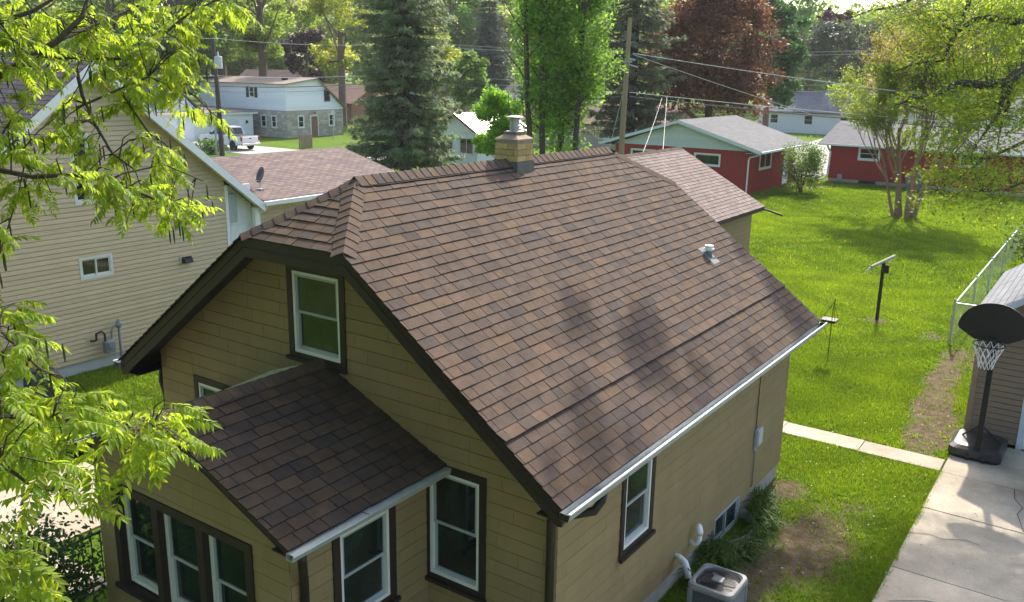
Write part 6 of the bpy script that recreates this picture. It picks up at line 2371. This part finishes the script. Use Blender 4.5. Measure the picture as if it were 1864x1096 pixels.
wu = window(wh, Vector((0, HY0, 0)), X_, -Y_, -67.95, -67.15, 3.88, 4.97, trim=0, frame=.07, inset=.05)
for x in (-68.42, -67.10):
    mb = MB()
    mb.box(x, x + .42, HY0 - .06, HY0 - .03, 3.88, 4.97)
    mb.build('shutter', mat('black_shutter', (.03, .035, .045), rough=.6), wu)
for (y0, y1, z0, z1) in w_b[:2]:
    window(wh, Vector((HX, 0, 0)), Y_, X_, y0 - .02, y1 + .02, z0 - .02, z1 + .02, trim=0, frame=.1, inset=.06)
window(wh, Vector((HX, 0, 0)), Y_, X_, 59.75, 60.55, 3.55, 4.75, trim=0, frame=.05, inset=.05, m_fr=mat('red_frame', (.16, .07, .07), rough=.6))
mb = MB()
mb.box(HX - .01, HX + .05, 57.72, 58.83, .02, 2.18)
df = mb.build('door_frame', m_white, wh)
mb = MB()
mb.box(HX + .051, HX + .075, 57.85, 58.7, .05, 2.08)
mb.build('door', mat('brown_door', (.19, .115, .075), rough=.5), df)
mb = MB()
mb.tube([(HX + .05, 58.25, 2.35), (HX + .22, 58.25, 2.45), (HX + .25, 58.25, 2.35)], .05, 6)
mb.build('wall_lamp', m_black, wh)
# white attached garage
wg = empty('white_garage', (-70, 49, 0), 'white garage with a single overhead door behind the pickup', 'garage')
mb = MB()
mb.box(-74, -65.8, 42.8, 53.1, 0, 2.35)
mb.build('wall', m_wsid, wg)
mb = MB()
mb.box(-74.2, -65.45, 42.5, 53.5, 2.352, 2.55)
mb.build('fascia', m_white, wg)
slab(wg, 'roof', [(-65.4, 42.4, 2.56), (-65.4, 53.5, 2.62), (-74.2, 53.5, 2.9), (-74.2, 42.4, 2.9)], .01, MATS['brown_grey_roof'])
mb = MB()
oct_ = [(46.2, 0), (51.3, 0), (51.3, 1.55), (50.9, 1.95), (46.6, 1.95), (46.2, 1.55)]
mb.prism(oct_, lambda p: (-65.795, p[0], p[1]), lambda p: (-65.74, p[0], p[1]))
gd2 = mb.build('garage_door', mat('pale_door', (.60, .63, .64), rough=.5), wg)
for k in range(3):
    mb = MB()
    mb.box(-65.739, -65.73, 46.5, 51.0, .12 + k * .6, .14 + k * .6)
    mb.build('door_seam', m_sash, gd2)
mb = MB()
mb.lathe([(0, 0), (.12, 0), (.12, .25), (0, .3)], 8, (-65.6, 52.2, 1.45))
mb.build('wall_lamp', m_black, wg)
mb = MB()
mb.prism([(42.8, 2.56), (45.6, 5.1), (48.4, 2.56)], lambda p: (-68.0, p[0], p[1]), lambda p: (-67.9, p[0], p[1]))
gbl = mb.build('gable', m_wsid, wg)
slab(wg, 'roof', [(-67.6, 45.6, 5.25), (-76, 45.6, 5.25), (-76, 42.4, 2.5), (-67.6, 42.4, 2.5)], .1, roofmat('slate_roof', (.14, .16, .165), (.12, .135, .14), (.07, .08, .08), 'x', .2, 1))
slab(wg, 'roof', [(-67.6, 45.6, 5.25), (-76, 45.6, 5.25), (-76, 48.8, 2.5), (-67.6, 48.8, 2.5)], .1, MATS['slate_roof'])

# plank fence by the pickup and the grey stump fence
pf = empty('plank_fence', (-59.5, 41.0, 0), 'weathered plank fence beside the white pickup', 'fence')
for i in range(22):
    mb = MB()
    x = -63.5 + i * .21
    f = random.uniform(.85, 1.15)
    mb.box(x, x + .19, 40.0, 40.03, 0, 1.6 + random.uniform(-.03, .03))
    mb.build('plank', m_wood, pf)
mb = MB()
mb.box(-63.5, -58.9, 40.04, 40.1, .4, .5)
mb.box(-63.5, -58.9, 40.04, 40.1, 1.2, 1.3)
mb.build('rail', m_wood, pf)
pg = empty('picket_screen', (-53.4, 48, 0), 'short curved grey picket screen on the corner grass', 'fence')
for i in range(11):
    mb = MB()
    a = -.5 + i * .1
    x, y = -53.9 + 1.5 * math.cos(a), 48.0 + 1.5 * math.sin(a)
    mb.box(x - .03, x + .03, y - .055, y + .055, 0, 1.15 + random.uniform(-.08, .08))
    mb.build('picket', m_wood, pg)

# pickup truck: local x forward, built at origin then placed
def pickup():
    loc = Vector((-56.9, 43.2, .02))
    t = empty('pickup_truck', loc, 'white pickup truck with black bed cover parked nose to the garage', 'pickup')
    rot = Matrix.Translation(loc) @ Matrix.Rotation(math.radians(178), 4, 'Z')
    m_paint = mat('white_paint', (.72, .73, .74), rough=.25, var=.02, spec=.5)
    m_tyre = mat('tyre', (.02, .02, .02), rough=.85)
    m_rim = mat('alloy', (.45, .45, .46), rough=.35, metal=.7)
    def B(fn, name, m, par=t, sm=False):
        mb = MB(rot)
        fn(mb)
        return mb.build(name, m, par, sm)
    def section(mb, prof, w0, w1=None):
        w1 = w1 or w0
        mb.loft([[(p[0], -w0, p[1]) for p in prof], [(p[0], -w0 * .97, p[1]) for p in prof], [(p[0], w0 * .97, p[1]) for p in prof], [(p[0], w0, p[1]) for p in prof]])
    # body with wheel arches: side profile
    def arch(cx, r=.47, n=7):
        return [(cx + r * math.cos(math.pi * k / n), .42 + r * math.sin(math.pi * k / n)) for k in range(n + 1)]
    low = [(2.85, .45), (2.9, .75), (2.82, 1.05), (1.35, 1.18), (1.30, 1.2), (-2.85, 1.22), (-2.88, .55), (-2.6, .5)]
    prof_ = [(2.85, .45), (2.92, .8), (2.8, 1.08), (1.35, 1.18), (-2.84, 1.2), (-2.88, .6), (-2.4, .5)] + arch(-1.75)[::-1] + [(-1.1, .42), (1.3, .42)] + arch(1.95)[::-1] + [(2.6, .42)]
    B(lambda mb: section(mb, prof_, .98), 'body', m_paint)
    cab = [(1.45, 1.17), (.75, 1.83), (.35, 1.9), (-.75, 1.88), (-.95, 1.19)]
    def cabf(mb):
        mb.loft([[(p[0], -.95 + (.16 if p[1] > 1.5 else 0), p[1]) for p in cab], [(p[0], .95 - (.16 if p[1] > 1.5 else 0), p[1]) for p in cab]])
    cb = B(cabf, 'cab', m_paint)
    def glass(mb, pts):
        mb.quad(*pts)
    for s in (1, -1):
        def side(mb, s=s):
            y0, y1 = s * .945, s * .815
            mb.quad((1.15, y0 + s * .006, 1.26), (.72, y1 + s * .012, 1.76), (.2, y1 + s * .012, 1.79), (.2, y0 + s * .006, 1.26))
            mb.quad((.12, y0 + s * .006, 1.26), (.12, y1 + s * .012, 1.79), (-.66, y1 + s * .012, 1.77), (-.8, y0 + s * .006, 1.26))
        B(side, 'side_window', m_glass, cb)
    B(lambda mb: mb.quad((-.955, -.82, 1.27), (-.955, .82, 1.27), (-.80, .74, 1.8), (-.80, -.74, 1.8)), 'rear_window', m_glass, cb)
    B(lambda mb: mb.quad((1.40, -.85, 1.24), (1.40, .85, 1.24), (.80, .74, 1.80), (.80, -.74, 1.80)), 'windscreen', m_glass, cb)
    B(lambda mb: mb.bbox(-2.78, -1.0, -.86, .86, 1.2, 1.25, .02), 'bed_cover', m_black)
    B(lambda mb: mb.bbox(-2.93, -2.885, -.80, .80, .68, 1.16, .015), 'tailgate', m_paint)
    B(lambda mb: mb.box(-2.945, -2.931, -.12, .12, .98, 1.06), 'tailgate_handle', m_black)
    for s in (1, -1):
        B(lambda mb, s=s: mb.bbox(-2.94, -2.86, min(s * .82, s * .97), max(s * .82, s * .97), .82, 1.17, .02), 'tail_light', mat('tail_red', (.35, .015, .02), rough=.25))
        B(lambda mb, s=s: mb.bbox(2.78, 2.93, min(s * .68, s * .93), max(s * .68, s * .93), .78, 1.0, .02), 'headlight', m_white)
        B(lambda mb, s=s: mb.bbox(.95, 1.15, min(s * .99, s * 1.15), max(s * .99, s * 1.15), 1.22, 1.42, .03), 'mirror', m_black)
    B(lambda mb: mb.bbox(-3.08, -2.89, -.95, .95, .45, .64, .03), 'bumper', mat('chrome', (.6, .6, .6), rough=.2, metal=.8))
    B(lambda mb: mb.box(-3.095, -3.082, -.17, .17, .5, .62), 'licence_plate', m_white)
    for cx in (-1.75, 1.95):
        for s in (1, -1):
            def wheel(mb, cx=cx, s=s):
                mb.M = rot @ Matrix.Translation((cx, s * .86, .40)) @ Matrix.Rotation(math.pi / 2, 4, 'X')
                mb.lathe([(.24, -.13), (.38, -.13), (.41, -.09), (.41, .09), (.38, .13), (.24, .13)], 20)
            ty = B(wheel, 'wheel', m_tyre)
            def rimf(mb, cx=cx, s=s):
                mb.M = rot @ Matrix.Translation((cx, s * .86, .40)) @ Matrix.Rotation(math.pi / 2, 4, 'X')
                mb.lathe([(.0, -.10), (.06, -.115), (.10, -.09), (.22, -.10), (.25, -.12), (.25, .12), (.22, .10), (.1, .09), (.06, .115), (0, .10)], 16)
            B(rimf, 'rim', m_rim, ty)
pickup()
def sedan(name, label, loc, ang, col, cname):
    t = empty(name, loc, label, 'car')
    rot = Matrix.Translation(loc) @ Matrix.Rotation(ang, 4, 'Z')
    m_paint = mat(cname, col, rough=.25, var=.02, spec=.5, metal=.2)
    def B(fn, nm, m, par=t):
        mb = MB(rot)
        fn(mb)
        return mb.build(nm, m, par)
    prof_ = [(2.2, .35), (2.25, .6), (2.0, .78), (1.0, .9), (-1.7, .95), (-2.2, .85), (-2.25, .4)]
    B(lambda mb: mb.loft([[(p[0], -.88, p[1]) for p in prof_], [(p[0], .88, p[1]) for p in prof_]]), 'body', m_paint)
    cab = [(1.0, .9), (.3, 1.38), (-.9, 1.4), (-1.65, .95)]
    c = B(lambda mb: mb.loft([[(p[0], -.84 + (.14 if p[1] > 1.1 else 0), p[1]) for p in cab], [(p[0], .84 - (.14 if p[1] > 1.1 else 0), p[1]) for p in cab]]), 'cabin', m_paint)
    for s in (1, -1):
        B(lambda mb, s=s: mb.quad((.8, s * .845, .95), (.28, s * .72, 1.32), (-.85, s * .72, 1.34), (-1.4, s * .845, 1.0)), 'side_window', m_glass, c)
    B(lambda mb: mb.quad((1.0, -.75, .93), (1.0, .75, .93), (.34, .66, 1.36), (.34, -.66, 1.36)), 'windscreen', m_glass, c)
    for cx in (-1.35, 1.4):
        for s in (1, -1):
            def wheel(mb):
                mb.M = rot @ Matrix.Translation((cx, s * .8, .32)) @ Matrix.Rotation(math.pi / 2, 4, 'X')
                mb.lathe([(0, -.11), (.3, -.11), (.32, -.08), (.32, .08), (.3, .11), (0, .11)], 14)
            B(wheel, 'wheel', mat('tyre', (.02, .02, .02), rough=.85))
cpos = G(652, 214)
sedan('silver_car', 'silver car on the far road, half hidden by the blue-green spruce', Vector((cpos.x, cpos.y, .02)), math.radians(5), (.42, .44, .46), 'silver_paint')

# street sign post
s0 = Vector((-58.0, 56.6, 0))
ss = empty('street_sign', s0, 'thin pale sign post on the grass by the stone corner', 'sign')
mb = MB()
mb.tube([s0, s0 + Vector((0, 0, 2.9))], .04, 6)
mb.build('post', m_galv, ss)
mb = MB()
mb.box(s0.x - .02, s0.x + .02, s0.y - .16, s0.y + .16, 2.5, 2.9)
mb.build('plate', m_white, ss)

# background houses
def plain_house(name, label, c, sx, sy, h, rise, axis, m_wall, m_roof, win=True, chim=False):
    root = empty(name, (c[0], c[1], 0), label, 'house')
    x0, x1, y0, y1 = c[0] - sx / 2, c[0] + sx / 2, c[1] - sy / 2, c[1] + sy / 2
    mb = MB()
    if axis == 'x':
        pr_ = [(y0, -.1), (y1, -.1), (y1, h), (c[1], h + rise * .93), (y0, h)]
        mb.prism(pr_, lambda p: (x0, p[0], p[1]), lambda p: (x1, p[0], p[1]))
    else:
        pr_ = [(x0, -.1), (x1, -.1), (x1, h), (c[0], h + rise * .93), (x0, h)]
        mb.prism(pr_, lambda p: (p[0], y0, p[1]), lambda p: (p[0], y1, p[1]))
    mb.build('wall', m_wall, root)
    o = .5
    for s in (1, -1):
        if axis == 'x':
            ye = c[1] + s * (sy / 2 + o)
            ze = h - o * rise / (sy / 2)
            rf = slab(root, 'roof', [(x0 - o, ye, ze + .15), (x1 + o, ye, ze + .15), (x1 + o, c[1], h + rise + .15), (x0 - o, c[1], h + rise + .15)], .14, m_roof)
        else:
            xe = c[0] + s * (sx / 2 + o)
            ze = h - o * rise / (sx / 2)
            rf = slab(root, 'roof', [(xe, y0 - o, ze + .15), (xe, y1 + o, ze + .15), (c[0], y1 + o, h + rise + .15), (c[0], y0 - o, h + rise + .15)], .14, m_roof)
    if chim:
        mb = MB()
        mb.box(c[0] - .5 - sx * .25, c[0] + .5 - sx * .25, c[1] - .4, c[1] + .4, h + rise * .6, h + rise + 1.1)
        mb.build('chimney', mat('far_brick', (.20, .085, .065), rough=.9), rf)
    if win:
        n = max(2, int(sx / 3.5))
        for i in range(n):
            a = x0 + (i + .5) * sx / n
            window(root, Vector((0, y0, 0)), X_, -Y_, a - .6, a + .6, 1.0, min(h - .25, 2.3), trim=0, frame=.1, inset=.05)
        window(root, Vector((x1, 0, 0)), Y_, X_, c[1] - .6, c[1] + .6, 1.0, min(h - .25, 2.3), trim=0, frame=.1, inset=.05)
    return root
m_fw = mat('far_white', (.62, .63, .64), rough=.6, var=.05)
m_fb = mat('far_beige', (.36, .31, .25), rough=.7, var=.08)
m_fbr = mat('far_brickwall', (.24, .12, .09), rough=.9, var=.15)
m_rx = roofmat('far_grey_x', (.17, .17, .18), (.14, .14, .15), (.09, .09, .09), 'x', .25, 2)
m_rb = roofmat('far_brown_x', (.21, .13, .10), (.17, .11, .09), (.1, .07, .06), 'x', .25, 2)
c = base_at(1500, 112)
plain_house('grey_roof_cottage', 'white cottage with grey roof and brick chimney beyond the pale drive', (c.x, c.y), 13, 9, 2.7, 2.2, 'x', m_fw, m_rx, chim=True)
c = base_at(905, 128)
plain_house('bungalow', 'grey-roofed bungalow glimpsed between the maple and the round street tree', (c.x, c.y), 12, 9, 2.6, 2.4, 'x', m_fb, m_rx)
c = base_at(1110, 84)
plain_house('ranch_house', 'low ranch house with reddish-brown roof behind the bare utility pole', (c.x, c.y), 15, 8, 2.4, 1.6, 'x', m_fb, m_rb)
c = base_at(815, 140)
plain_house('brick_house', 'dark brick house in the shade behind the round street tree', (c.x, c.y), 12, 8, 2.7, 2.0, 'x', m_fbr, m_rx)
c = base_at(628, 118)
plain_house('shaded_house', 'shaded brown house behind the yellow-green loose tree', (c.x, c.y), 10, 8, 2.7, 2.0, 'x', m_fbr, m_rb)
c = base_at(500, 132)
plain_house('orange_roof_house', 'house with red-brown roof behind the white two-storey roof', (c.x, c.y), 12, 8, 3.6, 2.8, 'x', m_fw, m_rb)
c = base_at(1010, 96)
plain_house('white_ranch', 'long white ranch house behind the green maple trunks', (c.x, c.y), 12, 8, 2.6, 1.8, 'x', m_fw, m_rx)
c = base_at(1740, 118)
plain_house('corner_house', 'white house seen through the elm foliage beyond the red house', (c.x, c.y), 16, 9, 2.7, 2.0, 'x', m_fw, m_rx)
# dark hedges along the far gardens
for i, (px, dep, rx, rz) in enumerate(((560, 100, 4, 1.6), (690, 96, 4, 2.2), (860, 105, 4.5, 2.0), (1060, 92, 4, 2.2), (1190, 80, 4, 2.5), (1330, 96, 5, 2.0), (1420, 120, 5, 2.2), (1250, 86, 4, 2.4), (760, 100, 3.5, 1.8), (960, 88, 3, 2.0))):
    c = base_at(px, dep)
    shrub('far_hedge', 'dark green garden shrub on the far side of the gardens', (c.x, c.y), rx, rz, 1600, .32, (.045, .085, .02), 400 + i, mname='leaf_hedge', group='shrubs of the far gardens')

# ---------------------------------------------------------------- utility poles and wires
m_wire = mat('wire', (.10, .10, .10), rough=.6)
m_wire_l = mat('pale_wire', (.62, .60, .55), rough=.6)
PY2 = 40.0
pb = on(1131, 285, 1, PY2)
pt = on(1147, 32, 1, PY2)
u2 = empty('utility_pole', (pb.x, PY2, 0), 'bare tan wooden utility pole in front of the red garage', 'utility pole')
mb = MB()
mb.tube([(pb.x - .02, PY2, -.2), (pb.x, PY2, 4), (pt.x, PY2, pt.z)], [.19, .17, .125], 10)
mb.build('shaft', mat('tan_pole', (.30, .215, .13), rough=.9, var=.25, nscale=5, stretch=(6, 6, .4)), u2)
mb = MB()
mb.tube([(pt.x + .15, PY2 - .1, 7.7), (pt.x + .5, PY2 - .1, 7.65)], .06, 6)
mb.tube([(pt.x + .15, PY2 - .1, 7.4), (pt.x + .7, PY2 - .15, 7.25)], .05, 6)
mb.tube([(pt.x - .2, PY2 - .1, 7.55), (pt.x + .3, PY2 - .1, 7.55)], .05, 6)
mb.build('bracket', m_steel, u2)
b1 = G(405, 284)
t1 = on(386, 60, 1, b1.y)
u1 = empty('transformer_pole', (b1.x, b1.y, 0), 'dark utility pole carrying a grey transformer can beside the pickup', 'utility pole')
mb = MB()
mb.tube([(b1.x, b1.y, -.2), (b1.x - .1, b1.y, 5), (t1.x, b1.y, t1.z)], [.2, .18, .13], 8)
mb.build('shaft', m_bark_d, u1)
mb = MB()
mb.tube([(b1.x - .45, b1.y - .2, -.1), (b1.x - .4, b1.y - .2, 2.3)], .07, 6)
mb.build('guard', m_steel, u1)
mb = MB()
tfx = on(400, 113, 1, b1.y)
mb.lathe([(0, 0), (.26, 0), (.29, .05), (.29, .85), (.25, .93), (.08, .95), (.06, 1.25), (0, 1.27)], 14, (tfx.x + .1, b1.y - .2, tfx.z - .5))
tr_ = mb.build('transformer', mat('can_grey', (.42, .45, .47), rough=.5), u1)
mb = MB()
mb.box(tfx.x - .35, tfx.x - .1, b1.y - .25, b1.y - .15, tfx.z - .2, tfx.z + .2)
mb.build('mount', m_steel, tr_)
p3 = Vector((-56.7, 70, 0))
u3 = empty('far_utility_pole', p3, 'thin weathered utility pole seen through the blue-green spruce', 'utility pole')
mb = MB()
mb.tube([p3, p3 + Vector((0, 0, 5)), p3 + Vector((0, 0, 10.7))], [.17, .15, .11], 8)
mb.build('shaft', m_wood, u3)
mb = MB()
mb.box(p3.x - .9, p3.x + .9, p3.y - .05, p3.y + .05, 9.6, 9.75)
mb.build('crossarm', m_wood, u3)
def wire(A, B, sag, r, m, label, group='overhead wires'):
    A, B = Vector(A), Vector(B)
    mb = MB()
    mb.tube([A.lerp(B, i / 14) - Vector((0, 0, sag * 4 * (i / 14) * (1 - i / 14))) for i in range(15)], r, 4, cap=False)
    tag(mb.build('overhead_wire', m), label, 'wire', group)
Wp = lambda px, py: on(px, py, 1, PY2)
wl_ = 'thin overhead wire strung from the bare utility pole'
def yext(px, py, px2, py2):
    """extend the line from px,py through px2,py2 in the pole's plane past the picture edge"""
    a, b = Wp(px, py), Wp(px2, py2)
    return a, a + (b - a) * 1.6
wire(*yext(1150, 80, 1864, 108), .35, .014, m_wire, 'uppermost thin wire leaving the bare utility pole')
wire(*yext(1152, 97, 1864, 182), .3, .022, m_wire_l, 'pale wire from the pole bracket crossing the copper-leaved tree')
wire(Wp(1152, 99), Vector((-5.0, 56.5, 2.9)), .15, .018, m_wire_l, 'service wire slanting from the pole bracket to the red house eave')
wire(*yext(1146, 168, 1864, 222), .25, .022, m_wire_l, 'low pale strand carrying the splice above the red garage')
wire(*yext(1146, 176, 1864, 236), .2, .034, m_wire, 'thick black cable just under the pale strand above the red garage')
wire(Wp(1143, 95), (p3.x, p3.y, 9.7), .5, .016, m_wire, 'highest wire between the bare pole and the thin weathered pole')
wire(Wp(1143, 165), (p3.x, p3.y, 6.4), .4, .018, m_wire, 'thin lower wire between the bare pole and the thin weathered pole')
wire(Wp(1143, 176), (p3.x, p3.y, 5.8), .4, .03, m_wire, 'thick lowest cable between the bare pole and the thin weathered pole')
wd_ = 'pale service wire dropping to the garage roof'
wire(Wp(1148, 108), Wp(1108, 275), .05, .012, m_wire_l, 'pale rope-like wire slanting down the bare utility pole')
def on_garage(px, py):
    d = ray(px, py)
    t = (GRZ + sg * GRX - sg * CAM.x - CAM.z) / (d.z + sg * d.x)
    return CAM + d * t
wire(Wp(1205, 178), on_garage(1166, 289), .12, .008, m_wire_l, wd_ + ' ridge')
wire(Wp(1214, 177), on_garage(1205, 300), .1, .008, m_wire_l, wd_ + ' slope')
mb = MB()
nd = Wp(1216, 180)
mb.tube([nd + Vector((-.5, 0, .02)), nd + Vector((0, 0, 0)), nd + Vector((.6, 0, -.06))], [.03, .07, .03], 6)
tag(mb.build('splice_case', m_black), 'black cable splice hanging on the wires above the red garage', 'splice case')
for dz, rr, mm in ((9.0, .018, m_wire_l), (8.2, .018, m_wire), (6.2, .022, m_wire_l), (5.4, .05, m_wire), (5.0, .02, m_wire)):
    wire((b1.x, b1.y, dz), (p3.x + random.uniform(-.5, .5), p3.y, dz + 1.0), .5, rr, mm, 'overhead wire running from the transformer pole along the street')
    wire((b1.x, b1.y, dz), (b1.x - 25, b1.y - 28, dz), .4, rr, mm, 'overhead wire running from the transformer pole behind the beige house', 'wires behind the beige house')
for dz in (9.7, 9.4, 6.4, 5.8):
    wire((p3.x, p3.y, dz), (p3.x + 48, p3.y + 24, dz + .3), .8, .02, m_wire_l, 'overhead wire leading away from the thin weathered pole')

# ---------------------------------------------------------------- air
mb = MB()
mb.box(-705, 505, -305, 905, -1.0, 36.0)
hz = bpy.data.materials.new('haze_air')
hz.use_nodes = True
hn_ = hz.node_tree
hn_.nodes.clear()
ho = hn_.nodes.new('ShaderNodeOutputMaterial')
hv_ = hn_.nodes.new('ShaderNodeVolumePrincipled')
hv_.inputs['Color'].default_value = (.93, .96, .94, 1)
hv_.inputs['Density'].default_value = .00024
hv_.inputs['Anisotropy'].default_value = .2
hn_.links.new(hv_.outputs[0], ho.inputs['Volume'])
hz_o = mb.build('haze', hz, kind='stuff')
hz_o['label'] = 'faint spring haze in the air'
hz_o['category'] = 'haze'
